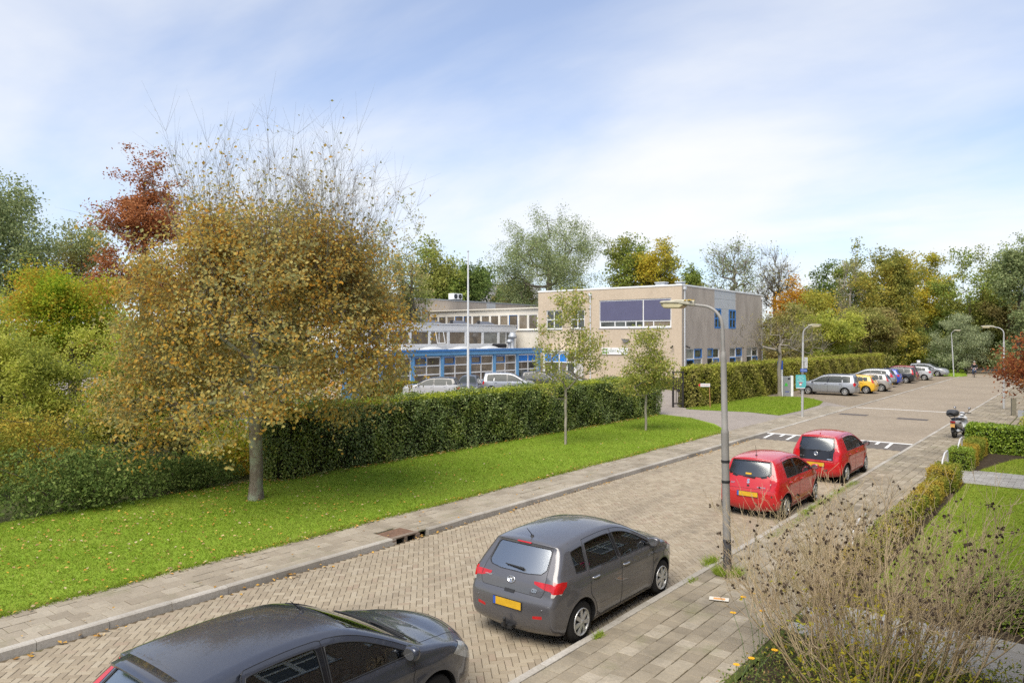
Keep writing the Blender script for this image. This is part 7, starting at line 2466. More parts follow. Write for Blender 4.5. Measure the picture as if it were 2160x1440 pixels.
# ---- the two small red city cars
def city(label, loc, kind):
    L = 3.55
    if kind == 'up':
        rear = [(0.20, .22), (0.10, .26), (0.06, .38), (0.05, .55), (0.06, .68), (0.075, .74), (0.10, .82), (0.15, 1.02), (0.25, 1.30), (0.30, 1.40), (0.29, 1.425)]
    else:
        rear = [(0.20, .22), (0.10, .26), (0.06, .38), (0.045, .56), (0.055, .68), (0.08, .74), (0.11, .86), (0.17, 1.02), (0.28, 1.30), (0.33, 1.40), (0.32, 1.425)]
    top = [(rear[-1][0], 1.425), (0.7, 1.46), (1.2, 1.478), (1.7, 1.462), (2.05, 1.41), (2.42, 1.23), (2.78, 1.03), (2.88, .985), (3.1, .93), (3.3, .83), (3.42, .70)]
    front = [(3.42, .70), (3.46, .6), (3.47, .45), (3.45, .30), (3.36, .22)]
    c = Car('parked_car', label, loc, R(90), L, 1.645, 2.42, rear, top, front, P_RED, 0.295, 0.52, 0.19, (.985, .93), 5 if kind != 'up' else 8, group=KERBROW, bulge_f=0.13)
    c.xw1 = 2.12
    k = dict(tg=[(-.53, .72), (.53, .72), (.56, .86), (.53, 1.1), (.49, 1.41), (-.49, 1.41), (-.53, 1.1), (-.56, .86)])
    if kind == 'up':
        k['tg'] = [(-.52, .66), (.52, .66), (.545, .86), (.53, 1.1), (.49, 1.41), (-.49, 1.41), (-.53, 1.1), (-.545, .86)]
        k['panel'] = [(-.50, .70), (.50, .70), (.53, .96), (.545, 1.10), (.49, 1.385), (-.49, 1.385), (-.545, 1.10), (-.53, .96)]
        k['rw'] = [(-.46, 1.02), (-.40, .985), (.40, .985), (.46, 1.02), (.50, 1.10), (.47, 1.36), (-.47, 1.36), (-.50, 1.10)]
        k['lights_r'] = [[(.515, .99), (.66, 1.0), (.72, .70), (.50, .69)]]
        k['lens_r'] = [[(.555, .93), (.585, .93), (.585, .76), (.555, .76)]]
        k['lights_s'] = [[(0.0, .70), (0.14, .71), (0.15, .97), (0.0, 1.0)]]
    else:
        k['rg'] = [(-.48, 1.015), (-.30, .965), (.30, .965), (.48, 1.015), (.55, 1.10), (.50, 1.395), (-.50, 1.395), (-.55, 1.10)]
        k['rw'] = [(-.43, 1.05), (-.28, 1.005), (.28, 1.005), (.43, 1.05), (.50, 1.11), (.47, 1.365), (-.47, 1.365), (-.50, 1.11)]
        k['lights_r'] = [[(.51, 1.03), (.66, 1.03), (.70, .70), (.535, .71), (.50, .86)]]
        k['lens_r'] = [[(.555, .90), (.60, .80), (.53, .76), (.535, .88)]]
        k['lights_s'] = [[(0.0, .70), (0.13, .72), (0.20, 1.03), (0.0, 1.05)]]
    std(c, 2.78, 1.50, 0.66, None, lens_s=(), **k)
    c.rear_mat = 'rear_glass_dark'
    c.mirror_mat = GLOSSBLK if kind == 'up' else P_RED
    c.build()
    plate_on(c, 0, .58 if kind == 'up' else .60, eu=kind != 'up')
    if kind == 'up':
        e = MB(); e.lathe([(0.046, 0.008), (0.055, 0.012), (0.064, 0.008), (0.064, 0.0)], 20)
        b = c.place_rear(e, 'badge', CHROME, 0, .885, 0.004)
        link('badge_letter', text_mesh('V', 0.055, CHROME, 0.004), b, (0, 0.022, 0.004)); link('badge_letter', text_mesh('W', 0.06, CHROME, 0.004), b, (0, -0.016, 0.004))
        m_ = MB(); m_.lathe([(0.001, .0), (.048, .0)], 18); link('badge_back', m_.mesh('badge_back', GLOSSBLK), b, (0, 0, 0.002))
        m_ = MB(); m_.box(-.065, .065, -.012, .012, 0, .004); c.place_rear(m_, 'lettering', CHROME, -.40, .74, 0.005)
        c.place_rear(text_mesh('take up!', 0.05, CHROME, 0.003), 'lettering', CHROME, .42, .80, 0.005)
        m_ = MB(); m_.box(-.03, .03, -.02, .012, -.004, .008); c.place_rear(m_, 'boot_handle', CARBLK, 0, .80, 0.006)
        wiper(c, -0.12, .985, 0.20, .99)
        p = c.skin(np.array([c.s_of('top', 0.50)]), np.array([0.0]))[0]
        mb = MB(); mb.tube([(p[0] - L / 2 + 0.03, 0, p[2]), (p[0] - L / 2 - 0.02, 0, p[2] + 0.035)], [0.02, 0.008], 6); mb.build('aerial', P_RED, c.root)
    else:
        b = c.place_rear(text_mesh('S', 0.14, CHROME, 0.006, 'CENTER', 0.008), 'badge', CHROME, 0, .885, 0.006)
        m_ = MB(); m_.box(-.028, .028, -.03, .012, -.004, .008); c.place_rear(m_, 'boot_handle', CARBLK, 0, .80, 0.006)
        c.place_rear(text_mesh('SEAT', 0.055, CHROME, 0.003), 'lettering', CHROME, .40, .83, 0.005)
        c.place_rear(text_mesh('ECOMOTIVE', 0.036, CHROME, 0.003, 'CENTER', 0.001), 'lettering', CHROME, -.33, .77, 0.005)
        m_ = MB(); m_.box(-.075, .075, -.022, .022, 0, .004); c.place_rear(m_, 'sticker', PLATE, .02, 1.065, 0.006)
        wiper(c, -0.16, .985, 0.16, 1.0)
        aerial(c, 0.62, 0.26, 0.06)
    for y in (-0.62,):
        m_ = MB(); m_.lathe([(0.001, .003), (.018, .003), (.02, 0)], 8); c.place_rear(m_, 'reflector', LRED, y, .38, 0.002)
    return c
city('small red city car with long roof aerial, the nearer of the two red ones', (-6.80, 19.85, 0.0), 'mii')
city('small red city car with black glass tailgate, the farther of the two red ones', (-6.80, 25.6, 0.0), 'up')

# ---- cars in the bays and the school yard (seen small)
def far_car(label, loc, rz, kind, pm, group, H=1.48, L=4.0, Wd=1.74, roofm=None, rails=False, lights='mid', low_black=0.0, tr=0.31, rim=ALLOY, rimn=7, z0=0.085):
    s = H / 1.48
    if kind == 'mpv':
        rear = [(0.18, .24), (0.08, .30), (0.05, .5), (0.06, .70), (0.10, .85), (0.13, 1.05), (0.22, H - .22), (0.30, H - .06), (0.31, H - .04)]
        top = [(0.31, H - .04), (0.8, H - .005), (1.6, H), (2.2, H - .03), (2.6, H - .12), (3.05, H - .40), (3.45, 1.05), (3.58, 1.0), (3.9, .92), (4.15, .80), (4.25, .68)]
        xw0, xw1, xB, xC, xD = 3.45, 2.62, 2.05, 1.02, 0.42
    elif kind == 'suv':
        rear = [(0.2, .3), (0.08, .36), (0.05, .56), (0.06, .78), (0.12, .90), (0.17, 1.08), (0.40, H - .20), (0.50, H - .09), (0.44, H - .06)]
        top = [(0.44, H - .06), (0.9, H - .02), (1.6, H), (2.2, H - .03), (2.6, H - .12), (3.0, H - .34), (3.35, 1.14), (3.48, 1.10), (3.9, 1.04), (4.2, .95), (4.3, .80)]
        xw0, xw1, xB, xC, xD = 3.35, 2.6, 2.0, 1.05, 0.62
    elif kind == 'estate':
        rear = [(0.18, .24), (0.08, .28), (0.05, .46), (0.06, .66), (0.10, .80), (0.14, .98), (0.34, H - .16), (0.42, H - .06), (0.40, H - .04)]
        top = [(0.40, H - .04), (0.8, H - .01), (1.5, H), (2.0, H - .02), (2.4, H - .09), (2.8, H - .30), (3.2, .98), (3.3, .95), (3.6, .9), (3.95, .80), (4.08, .66)]
        xw0, xw1, xB, xC, xD = 3.2, 2.42, 1.9, 0.95, 0.5
    else:
        rear = [(0.2, .22), (0.1, .26), (0.06, .38), (0.05, .58), (0.06, .70), (0.10, .76), (0.13, .90), (0.20, 1.0), (0.34, H - .22), (0.44, H - .08), (0.42, H - .06)]
        top = [(0.42, H - .06), (0.8, H - .02), (1.3, H), (1.85, H - .01), (2.25, H - .06), (2.62, H - .22), (3.04, 1.03), (3.14, 1.0), (3.45, .93), (3.72, .82), (3.86, .70)]
        xw0, xw1, xB, xC, xD = 3.04, 2.3, 1.86, 0.92, 0.58
    Lk = {'mpv': 4.38, 'suv': 4.42, 'estate': 4.2, 'hatch': 4.03}[kind]
    k = L / Lk
    sx = lambda pts: [(x * k, z) for x, z in pts]
    rear, top = sx(rear), sx(top)
    xl = top[-1][0]
    front = [(xl, top[-1][1]), (xl + .05, .58), (xl + .06, .44), (xl + .04, .30), (xl - .05, .22 if kind != 'suv' else .3)]
    belt = {'mpv': (1.0, .98), 'suv': (1.10, 1.06), 'estate': (.98, .92), 'hatch': (1.0, .945)}[kind]
    xra = (0.80 if kind in ('mpv', 'suv') else 0.68) * k
    c = Car('parked_car', label, loc, rz, L, Wd, L * 0.625, rear, top, front, pm, tr, xra, 0.22 if kind != 'suv' else 0.30, belt, rimn, near=False, group=group, roofm=roofm, low_black=low_black, rim=rim)
    c.roof_from = 0.30 if kind != 'suv' else 0.06
    c.root.location.z = z0
    c.xw1 = xw1 * k
    ztop = H - .16
    if lights == 'high':
        lr, ls = [[(.56, ztop), (.95, ztop), (.95, .86), (.60, .86)]], [[(0, .86), (0.24 * k, .88), (0.36 * k, ztop - .05), (0.0, ztop)]]
    elif lights == 'el':
        lr, ls = [[(.54, 1.22), (.95, 1.24), (.95, .92), (.34, .92), (.36, .98), (.54, 1.0)]], [[(0, .92), (0.30 * k, .93), (0.34 * k, 1.05), (0.40 * k, 1.32), (0.26 * k, 1.30), (0, 1.1)]]
    else:
        lr, ls = [[(.42, .97), (.95, .98), (.95, .80), (.50, .82)]], [[(0, .80), (0.22 * k, .79), (0.36 * k, .98), (0, .98)]]
        if kind == 'mpv': ls = [[(0, .74), (0.20 * k, .75), (0.24 * k, 1.02), (0, 1.02)]]
    std(c, xw0 * k, xB * k, xC * k, xD * k, tg=[(-.56, .74), (.56, .74), (.58, 1.0), (.50, H - .1), (-.50, H - .1), (-.58, 1.0)],
        rw=[(-.50, belt[0] + .04), (.50, belt[0] + .04), (.48, H - .17), (-.48, H - .17)], lights_r=lr, lights_s=ls)
    c.handle_mat = CARBLK if kind == 'mpv' else pm
    c.build()
    plate_on(c, 0, .62 if kind != 'mpv' else .74)
    if rails:
        mb = MB()
        for sd in (1, -1):
            P = [(x * k - L / 2, sd * (c.hs(x * k, float(np.interp(x * k, c.T_[:, 0], c.T_[:, 1])) - .03) - 0.07), float(np.interp(x * k, c.T_[:, 0], c.T_[:, 1])) + .035) for x in np.linspace(.6, 2.3, 8)]
            P = [(P[0][0] - .05, P[0][1], P[0][2] - .05)] + P + [(P[-1][0] + .05, P[-1][1], P[-1][2] - .05)]
            mb.tube(P, 0.018, 5)
        mb.build('roof_rail', CARBLK, c.root)
    return c
BAY = 'cars parked in the bays along the second hedge'
LEFT = R(180)      # nose towards the hedge
far_car('silver people carrier parked foremost in the bays', (-16.35, 60.85, 0), LEFT, 'mpv', P_SILV, BAY, 1.62, 4.39, 1.79, rails=True)
far_car('yellow hatchback behind the silver people carrier', (-15.5, 64.1, 0), LEFT, 'hatch', P_YEL, BAY, 1.46, 3.95, 1.7, lights='high')
far_car('taupe small hatchback between the yellow car and the silver off-roader', (-15.0, 67.4, 0), LEFT, 'hatch', P_TAUPE, BAY, 1.49, 3.75, 1.65, lights='high')
far_car('silver off-roader with black lower trim and tall red tail lights', (-16.2, 73.6, 0), LEFT, 'suv', P_SILV, BAY, 1.65, 4.42, 1.86, lights='el', low_black=0.48, tr=0.355, rimn=5)
far_car('bright blue hatchback mostly hidden behind the silver off-roader', (-16.3, 78.0, 0), LEFT, 'hatch', P_BLUE, BAY, 1.5, 4.0, 1.72)
far_car('black high hatchback beyond the blue car', (-15.7, 81.4, 0), LEFT, 'mpv', P_BLACK, BAY, 1.55, 4.0, 1.75, lights='high')
far_car('dark red car showing only its roof above the black car', (-16.0, 84.7, 0), LEFT, 'hatch', P_MAROON, BAY, 1.62, 4.1, 1.75)
far_car('pale silver hatchback next to the silver estate', (-15.3, 88.3, 0), LEFT, 'hatch', P_WHITE, BAY, 1.45, 4.1, 1.75)
far_car('silver estate with its nose to the street, last in the bays', (-15.3, 98.6, 0), R(-8), 'estate', P_SILV, BAY, 1.46, 4.22, 1.68, rails=True)
YARD = 'cars parked in the school yard'
far_car('white off-roader with a black roof showing over the hedge', (-37.9, 38.3, 0), R(215), 'suv', P_WHITE, YARD, 1.66, 4.3, 1.82, roofm=P_BLACK, z0=0.03)
far_car('dark grey car behind the white off-roader in the yard', (-38.0, 42.4, 0), R(-55), 'hatch', P_GREY, YARD, 1.62, 4.2, 1.78, z0=0.03)
far_car('silver white people carrier in the middle of the yard', (-37.6, 46.9, 0), R(38), 'mpv', P_SILV, YARD, 1.68, 4.5, 1.76, z0=0.03)
far_car('black car half hidden by the silver white people carrier', (-37.6, 51.6, 0), R(20), 'hatch', P_BLACK, YARD, 1.62, 4.2, 1.78, z0=0.03)
far_car('black car nearest the school entrance porch', (-37.4, 54.9, 0), R(15), 'hatch', P_BLACK, YARD, 1.58, 4.1, 1.75, z0=0.03)

# ------------------------------------------------------------ street furniture
LAMPG = plain('lamp_post_grey', (0.30, 0.285, 0.26), 0.6, 0.35, 0.15, 0.12, 3)
LAMPW = plain('lamp_post_pale', (0.48, 0.475, 0.46), 0.5, 0.4, 0.2, 0.08, 3)
LAMPHEAD = plain('lamp_head', (0.46, 0.43, 0.33), 0.6, 0.35, 0, 0.3, 9)
LAMPGLASS = plain('lamp_cover', (0.52, 0.46, 0.28), 0.3, 0.5, var=0.12, scale=5)
LICHEN = plain('lichen', (0.36, 0.25, 0.06), 0.95, 0.05, var=0.5, scale=20)
def lamp_post(label, loc, arm, H=5.1, rz=0.0, m=None, slim=False, lean=(0, 0), head_l=0.62, base=False, group='street lamps along the street'):
    """the arm reaches in local +X"""
    o = thing('street_lamp', label, 'street lamp', loc, rz, group)
    m = m or LAMPG
    lx, ly = lean
    at_ = lambda z: (lx * z / H, ly * z / H, z)
    r0, r1, r2 = (0.074, 0.059, 0.038) if not slim else (0.068, 0.055, 0.036)
    mb = MB()
    z1, z2 = H * 0.52, H * 0.80
    mb.tube([at_(-0.1), at_(z1), at_(z1 + 0.03), at_(z1 + 0.08), at_(z2), at_(z2 + 0.04), at_(z2 + 0.12)], [r0, r0 * 0.97, r0 * 1.02, r1, r1 * 0.94, r1 * 0.94, r2], 14)
    mb.build('post', m, o)
    top = Vector(at_(H))
    mb = MB()
    P = [at_(z2 + 0.10)]
    n = 9
    rad = 0.42
    for k in range(n + 1):
        a = (PI / 2 - 0.09) * k / n
        P.append((top.x + rad * (1 - math.cos(a)), top.y, H - rad + rad * math.sin(a) - 0.02))
    P.append((top.x + arm - head_l * 0.75, top.y, H + 0.03))
    mb.tube(P, [r2] + [r2 * 0.95 - 0.001 * k for k in range(n + 1)] + [r2 * 0.8], 10)
    mb.build('arm', m, o)
    hx0 = top.x + arm - head_l
    # the lantern: a flat housing on top, a trough-shaped cover below
    def loft(sec, mat, name, mi=0):
        mb = MB()
        v = []
        for x, hw, zt_, zb_ in sec:
            v += [(x, -hw, zb_ + 0.02), (x, -hw * 0.8, zb_), (x, hw * 0.8, zb_), (x, hw, zb_ + 0.02), (x, hw, zt_ - 0.02), (x, hw * 0.75, zt_), (x, -hw * 0.75, zt_), (x, -hw, zt_ - 0.02)]
        f = [(8 * i + k, 8 * i + 8 + k, 8 * i + 8 + (k + 1) % 8, 8 * i + (k + 1) % 8) for i in range(len(sec) - 1) for k in range(8)]
        f += [tuple(range(8)), tuple(reversed(range(8 * len(sec) - 8, 8 * len(sec))))]
        mb.add([(x, y + top.y, z + H) for x, y, z in v], f)
        return mb.build(name, mat, o, bevel=0.004)
    loft([(hx0 - 0.08, 0.05, 0.085, -0.02), (hx0 + 0.06, 0.11, 0.105, 0.0), (hx0 + 0.22, 0.14, 0.11, 0.03), (hx0 + head_l - 0.02, 0.115, 0.095, 0.045), (hx0 + head_l + 0.03, 0.06, 0.085, 0.05)], LAMPHEAD, 'lantern')
    loft([(hx0 + 0.13, 0.10, 0.042, -0.015), (hx0 + 0.2, 0.125, 0.04, -0.06), (hx0 + head_l - 0.08, 0.105, 0.05, -0.05), (hx0 + head_l, 0.06, 0.05, 0.005)], LAMPGLASS, 'lamp_cover')
    if base:
        mb = MB(); mb.tube([at_(-0.05), at_(0.62), at_(0.66)], [r0 + 0.004, r0 + 0.003, r0 + 0.001], 14, caps=False); mb.build('base_coat', plain('post_base', (0.07, 0.068, 0.07), 0.7, 0.3), o)
        for z in (1.72, 2.1):
            mb = MB(); mb.tube([at_(z), at_(z + 0.045)], r0 + 0.006, 14); mb.build('band', CARBLK, o)
        rng = np.random.default_rng(5)
        mb = MB()
        for _ in range(16):
            x = rng.uniform(hx0 - 0.05, hx0 + 0.25)
            mb.lathe([(0.001, 0.03), (0.028, 0.012), (0.034, 0.0)], 6, (x, top.y + rng.uniform(-0.1, 0.1), H + 0.085))
        mb.build('lichen', LICHEN, o, kind='stuff')
        mb = MB(); mb.box(-0.055, 0.055, -0.003, 0.003, -0.07, 0.07)
        st = link('sticker', mb.mesh('sticker', plain('sticker_white', (0.62, 0.62, 0.64), 0.5)), o, (0.055, -0.085, 1.62), (0, 0, R(33)))
        mb = MB()
        for i, (x, z, w_, h_) in enumerate([(-0.03, 0.03, 0.012, 0.05), (0.0, 0.03, 0.03, 0.012), (0.02, 0.0, 0.012, 0.06), (-0.01, -0.03, 0.05, 0.012), (-0.03, -0.02, 0.02, 0.03)]):
            mb.box(x - w_ / 2, x + w_ / 2, -0.005, -0.0035, z - h_ / 2, z + h_ / 2)
        link('print', mb.mesh('print', plain('sticker_ink', (0.15, 0.16, 0.24), 0.6)), st)
    return o
lamp_post('tall grey lamp post with two black bands standing on the near pavement', (-5.38, 13.28, 0.07), 1.25, 5.08, PI, LAMPG, lean=(0.10, 0.0), base=True)
l2 = lamp_post('pale lamp post carrying the turquoise sign at the driveway', (-12.85, 42.5, 0.08), 0.95, 5.12, 0, LAMPW, True, head_l=0.6, lean=(0.05, 0))
lamp_post('pale lamp post at the far end of the parking bays', (-12.75, 99.2, 0.08), 0.95, 5.35, 0, LAMPW, True, head_l=0.6, lean=(-0.25, 0))
lamp_post('pale lamp post rising behind the copper red maple', (-4.4, 55.5, 0.08), 1.2, 5.15, PI, LAMPW, True, head_l=0.62)

# turquoise sign, street name plate and house-number style plate on the second lamp post
TURQ = plain('sign_turquoise', (0.10, 0.42, 0.43), 0.5, 0.4, var=0.05)
SIGNW = plain('sign_plate_white', (0.70, 0.71, 0.71), 0.5)
faceR = R(38.5 - 6)
def board(name, label, cat, loc, rz, w, h, mat, poly=None, t_=0.02):
    o = thing(name, label, cat, loc, rz)
    mb = MB()
    if poly is None:
        mb.box(-w / 2, w / 2, -t_ / 2, t_ / 2, -h / 2, h / 2)
    else:
        mb.prism(poly, -t_ / 2, t_ / 2, 0, Matrix.Rotation(PI / 2, 4, 'X'))
    mb.build('board', mat, o)
    return o
def line(o, txt, size, mat, x, z, y=-0.012, align='CENTER', name='lettering', bold=0.0):
    return link(name, text_mesh(txt, size, mat, 0.001, align, bold), o, (x, y, z), (PI / 2, 0, 0))
ts = board('info_sign', 'turquoise notice board strapped to the pale lamp post at the driveway', 'sign', (-12.86, 42.30, 2.10), faceR, 0.56, 0.72, TURQ,
           [(-0.28, -0.36), (0.22, -0.36), (0.28, -0.24), (0.28, 0.12), (0.24, 0.36), (-0.28, 0.36)])
mb = MB(); mb.box(-0.26, 0.22, -0.014, -0.011, -0.40, -0.355); mb.build('white_strip', SIGNW, ts)
line(ts, 'Samen', 0.085, SIGNW, -0.02, 0.26); line(ts, 'zorgen wij', 0.085, SIGNW, -0.02, 0.16); line(ts, 'voor', 0.075, SIGNW, -0.02, 0.08); line(ts, 'deze buurt', 0.085, SIGNW, -0.02, 0.0)
mb = MB(); mb.box(-0.12, 0.08, -0.014, -0.011, -0.11, -0.06); mb.build('red_bar', plain('sign_red', (0.55, 0.05, 0.05), 0.5), ts)
mb = MB(); mb.lathe([(0.001, -0.014), (0.075, -0.014), (0.075, -0.011)], 16, (-0.02, 0, -0.20), 'y'); mb.build('round_mark', plain('mark_pale', (0.62, 0.60, 0.58), 0.5), ts)
mb = MB(); mb.tube([(0, 0.10, 0.2), (0, 0.0, 0.2)], 0.012, 6); mb.tube([(0, 0.10, -0.2), (0, 0.0, -0.2)], 0.012, 6); mb.build('bracket', ZINC, ts)
ns = board('street_name_sign', 'small blue street name plate above the turquoise notice', 'sign', (-12.72, 42.34, 2.72), faceR, 0.36, 0.17, plain('name_blue', (0.04, 0.11, 0.42), 0.4))
line(ns, 'Meerweg', 0.08, SIGNW, 0, 0)
mb = MB(); mb.tube([(-0.13, 0.09, 0), (-0.13, 0.0, 0)], 0.012, 6); mb.build('bracket', ZINC, ns)
vs_ = board('plate_sign', 'tall white plate with dark upright lettering on the pale lamp post', 'sign', (-12.62, 42.42, 3.15), faceR, 0.15, 0.60, SIGNW)
link('lettering', text_mesh('PARKEREN', 0.12, DARK, 0.001), vs_, (0, -0.012, 0), (PI / 2, -PI / 2, 0))
mb = MB(); mb.tube([(-0.07, 0.02, 0.1), (-0.2, 0.03, 0.1)], 0.012, 6); mb.build('bracket', ZINC, vs_)

# red-and-white direction arrow on a wooden stake
st = thing('arrow_sign', 'white arrow board with red tip nailed to a wooden stake by the gate', 'sign', (-19.0, 43.95, 0.08), faceR)
mb = MB(); mb.tube([(0.06, 0, -0.1), (0, 0, 1.62)], 0.028, 6); mb.build('stake', plain('stake_wood', (0.42, 0.22, 0.10), 0.85, 0.1, var=0.2), st)
mb = MB(); mb.box(-0.56, 0.04, -0.05, -0.03, 1.38, 1.58)
mb.build('board', SIGNW, st)
mb = MB(); mb.prism([(-0.70, 1.48), (-0.56, 1.36), (-0.56, 1.60)], 0.029, 0.051, 0, Matrix.Rotation(PI / 2, 4, 'X')); mb.build('red_tip', plain('sign_red2', (0.55, 0.04, 0.04), 0.5), st)
line(st, 'STEMBUREAU', 0.085, plain('sign_red3', (0.50, 0.05, 0.06), 0.5), -0.26, 1.48, -0.052)

# charging / parking machine with its blue P sign
mc = thing('parking_machine', 'grey and white machine with a green mark standing by the pruned tree', 'parking machine', (-18.35, 57.0, 0.08), R(30))
MB().box(-0.36, 0.22, -0.2, 0.2, 0, 1.52).build('cabinet', plain('machine_grey', (0.26, 0.27, 0.275), 0.45, 0.4, 0.2), mc, bevel=0.02)
MB().box(0.222, 0.40, -0.21, 0.21, 0, 1.58).build('side_panel', WHITE, mc, bevel=0.01)
MB().box(-0.48, -0.362, -0.21, 0.21, 0, 1.50).build('side_panel', WHITE, mc, bevel=0.01)
mb = MB(); mb.box(0.0, 0.16, -0.212, -0.203, 1.30, 1.42); mb.build('screen', DARK, mc)
mb = MB(); mb.prism([(-0.25, 0.8), (0.0, 0.8), (-0.04, 0.95), (-0.125, 1.06), (-0.2, 0.95)], 0.202, 0.208, 0, Matrix.Rotation(PI / 2, 4, 'X')); mb.build('green_mark', plain('mark_green', (0.05, 0.42, 0.05), 0.5), mc)
mb = MB(); mb.box(-0.2, 0.1, -0.208, -0.202, 0.34, 0.40); mb.build('blue_mark', plain('mark_blue', (0.05, 0.07, 0.30), 0.5), mc)
ps = thing('parking_sign', 'blue P sign with white panels under it on a thin pole beside the machine', 'sign', (-18.75, 56.6, 0.08), R(62))
mb = MB(); mb.tube([(0, 0.04, -0.1), (0, 0.04, 2.75)], 0.03, 8); mb.build('pole', ZINC, ps)
MB().box(-0.26, 0.26, -0.012, 0.008, 2.05, 2.72).build('blue_panel', plain('p_blue', (0.04, 0.12, 0.48), 0.4), ps)
MB().box(-0.25, 0.25, -0.012, 0.008, 1.80, 2.04).build('white_panel', SIGNW, ps)
MB().box(-0.25, 0.25, -0.012, 0.008, 1.45, 1.78).build('white_panel', SIGNW, ps)
line(ps, 'P', 0.46, SIGNW, 0, 2.40, -0.016, bold=0.006)
line(ps, 'ALLEEN', 0.10, DARK, 0, 1.92, -0.016); line(ps, 'BETALEN', 0.09, DARK, 0, 1.62, -0.016)

# small white sign post at the far end of the bays
wp = thing('sign_post', 'small white box on a post beside the silver estate', 'sign', (-16.4, 98.2, 0.06), R(38))
mb = MB(); mb.tube([(0, 0, 0), (0, 0, 1.9)], 0.045, 8); mb.build('post', LAMPW, wp)
MB().box(0.02, 0.36, -0.05, 0.05, 1.55, 1.85).build('box', WHITE, wp, bevel=0.01)

# school gate leaf, standing open and seen almost edge on
gt = thing('gate', 'black steel gate leaf standing open at the end of the second hedge', 'gate', (-21.15, 43.25, 0.06), R(38))
BLKST = plain('gate_black', (0.025, 0.022, 0.02), 0.5, 0.4)
for x, lb in ((0.0, 0), (0.62, 1)):
    MB().box(x - 0.06, x + 0.06, -0.06, 0.06, 0, 2.35).build('post', BLKST, gt)
MB().box(0.06, 0.56, -0.03, 0.03, 2.24, 2.32).build('rail', BLKST, gt)
MB().box(0.06, 0.56, -0.03, 0.03, 1.85, 1.92).build('rail', BLKST, gt)
MB().box(0.06, 0.56, -0.03, 0.03, 0.22, 0.30).build('rail', BLKST, gt)
for x in (0.2, 0.33, 0.45):
    MB().box(x - 0.02, x + 0.02, -0.02, 0.02, 0.303, 1.847).build('bar', BLKST, gt)
MB().box(0.26, 0.42, -0.05, 0.05, 1.0, 1.25).build('lock', BLKST, gt)

# flagpole in the school yard
fp = thing('flagpole', 'tall white flagpole in the school yard rising above the treetops', 'flagpole', (-36.3, 40.4, 0.02))
mb = MB(); mb.tube([(0, 0, 0), (0, 0, 5), (0, 0, 10.9)], [0.10, 0.085, 0.05], 12); mb.build('pole', plain('flagpole_white', (0.66, 0.67, 0.67), 0.4), fp)
mb = MB(); mb.lathe([(0.001, 11.05), (0.07, 11.0), (0.07, 10.92), (0.05, 10.9)], 10); mb.build('knob', ZINC, fp)
mb = MB(); mb.box(-0.2, 0.2, -0.2, 0.2, 0, 0.12); mb.build('foot', ZINC, fp)

# white bent-tube rails guarding the low hedge
def hoop(label, x, y, l=0.95, h=0.85):
    o = thing('hedge_rail', label, 'rail', (x, y, 0.06), 0, 'white tube rails along the front hedges')
    mb = MB()
    mb.tube([(0, -l / 2, -0.1), (0, -l / 2, h * 0.62), (0, -l / 2 + 0.08, h * 0.78), (0, -l / 2 + 0.5, h * 0.98), (0, l / 2 - 0.05, h), (0, l / 2, h * 0.93), (0, l / 2, -0.1)], 0.026, 8)
    mb.build('tube', plain('rail_white', (0.60, 0.60, 0.60), 0.45, 0.4, 0.1, 0.08, 8), o)
hoop('white bent tube rail at the far end of the box hedge by the pavement', -3.62, 29.6, 1.0, 0.95)
hoop('white bent tube rail beside the grey garden path', -3.62, 26.3, 1.1, 0.88)
hoop('white bent tube rail half hidden behind the bare shrub', -3.62, 15.6, 1.1, 0.88)

# wooden post and planter at the right edge
wpst = thing('wooden_post', 'weathered square wooden post behind the laurel hedge', 'post', (-3.55, 50.6, 0.06), R(20))
MB().box(-0.11, 0.11, -0.11, 0.11, -0.1, 1.05).build('post', plain('post_wood', (0.22, 0.20, 0.15), 0.9, 0.1, var=0.3, scale=9), wpst, bevel=0.015)
pl = thing('planter', 'grey slatted planter box with bushes at the right edge', 'planter', (-2.3, 50.2, 0.06))
for k in range(9):
    MB().box(-1.0 + k * 0.26, -1.0 + k * 0.26 + 0.25, -0.36, -0.33, 0.03, 0.42).build('slat', plain('planter_grey', (0.36, 0.37, 0.38), 0.8, 0.2, var=0.12), pl)
MB().box(-0.99, 1.33, -0.32, 0.5, 0.0, 0.36).build('soil', MAT['soil'], pl)
make_shrub('planter_bush', 'round green bush growing in the grey planter', (-1.7, 50.3, 0.36), 1.8, 1.0, 1.1, MAT['lm_laurel'], BARK, 601, n_leaf=2600, leaf=0.09, nb=6)
make_shrub('garden_plant', 'bright green plant below the red maple at the right edge', (-2.2, 43.5, 0.05), 1.4, 1.2, 0.9, MAT['lm_lime'], BARK, 602, n_leaf=1600, leaf=0.10, nb=5)
# pink blossom peeping in at the right edge
pk = thing('flowering_plant', 'pink flowers peeping in at the right edge below the red maple', 'flower', (-0.52, 17.5, 0.05))
mb = MB(); mb.tube([(0, 0, 0), (0.02, 0.02, 1.9), (0, 0, 3.35)], 0.012, 6); mb.build('stalk', STALK, pk)
rng = np.random.default_rng(91)
for z, s_ in ((3.32, 0.07), (3.02, 0.08)):
    P = rng.normal(size=(60, 3)) * s_ * 0.6 + np.array([0, 0, z])
    V, F = leaf_cards(rng, P, 0.07, 0.9, None, 0)
    link('blossom', mesh_np('blossom', V, F, plain('pink_petal', (0.75, 0.10, 0.28), 0.6)), pk)

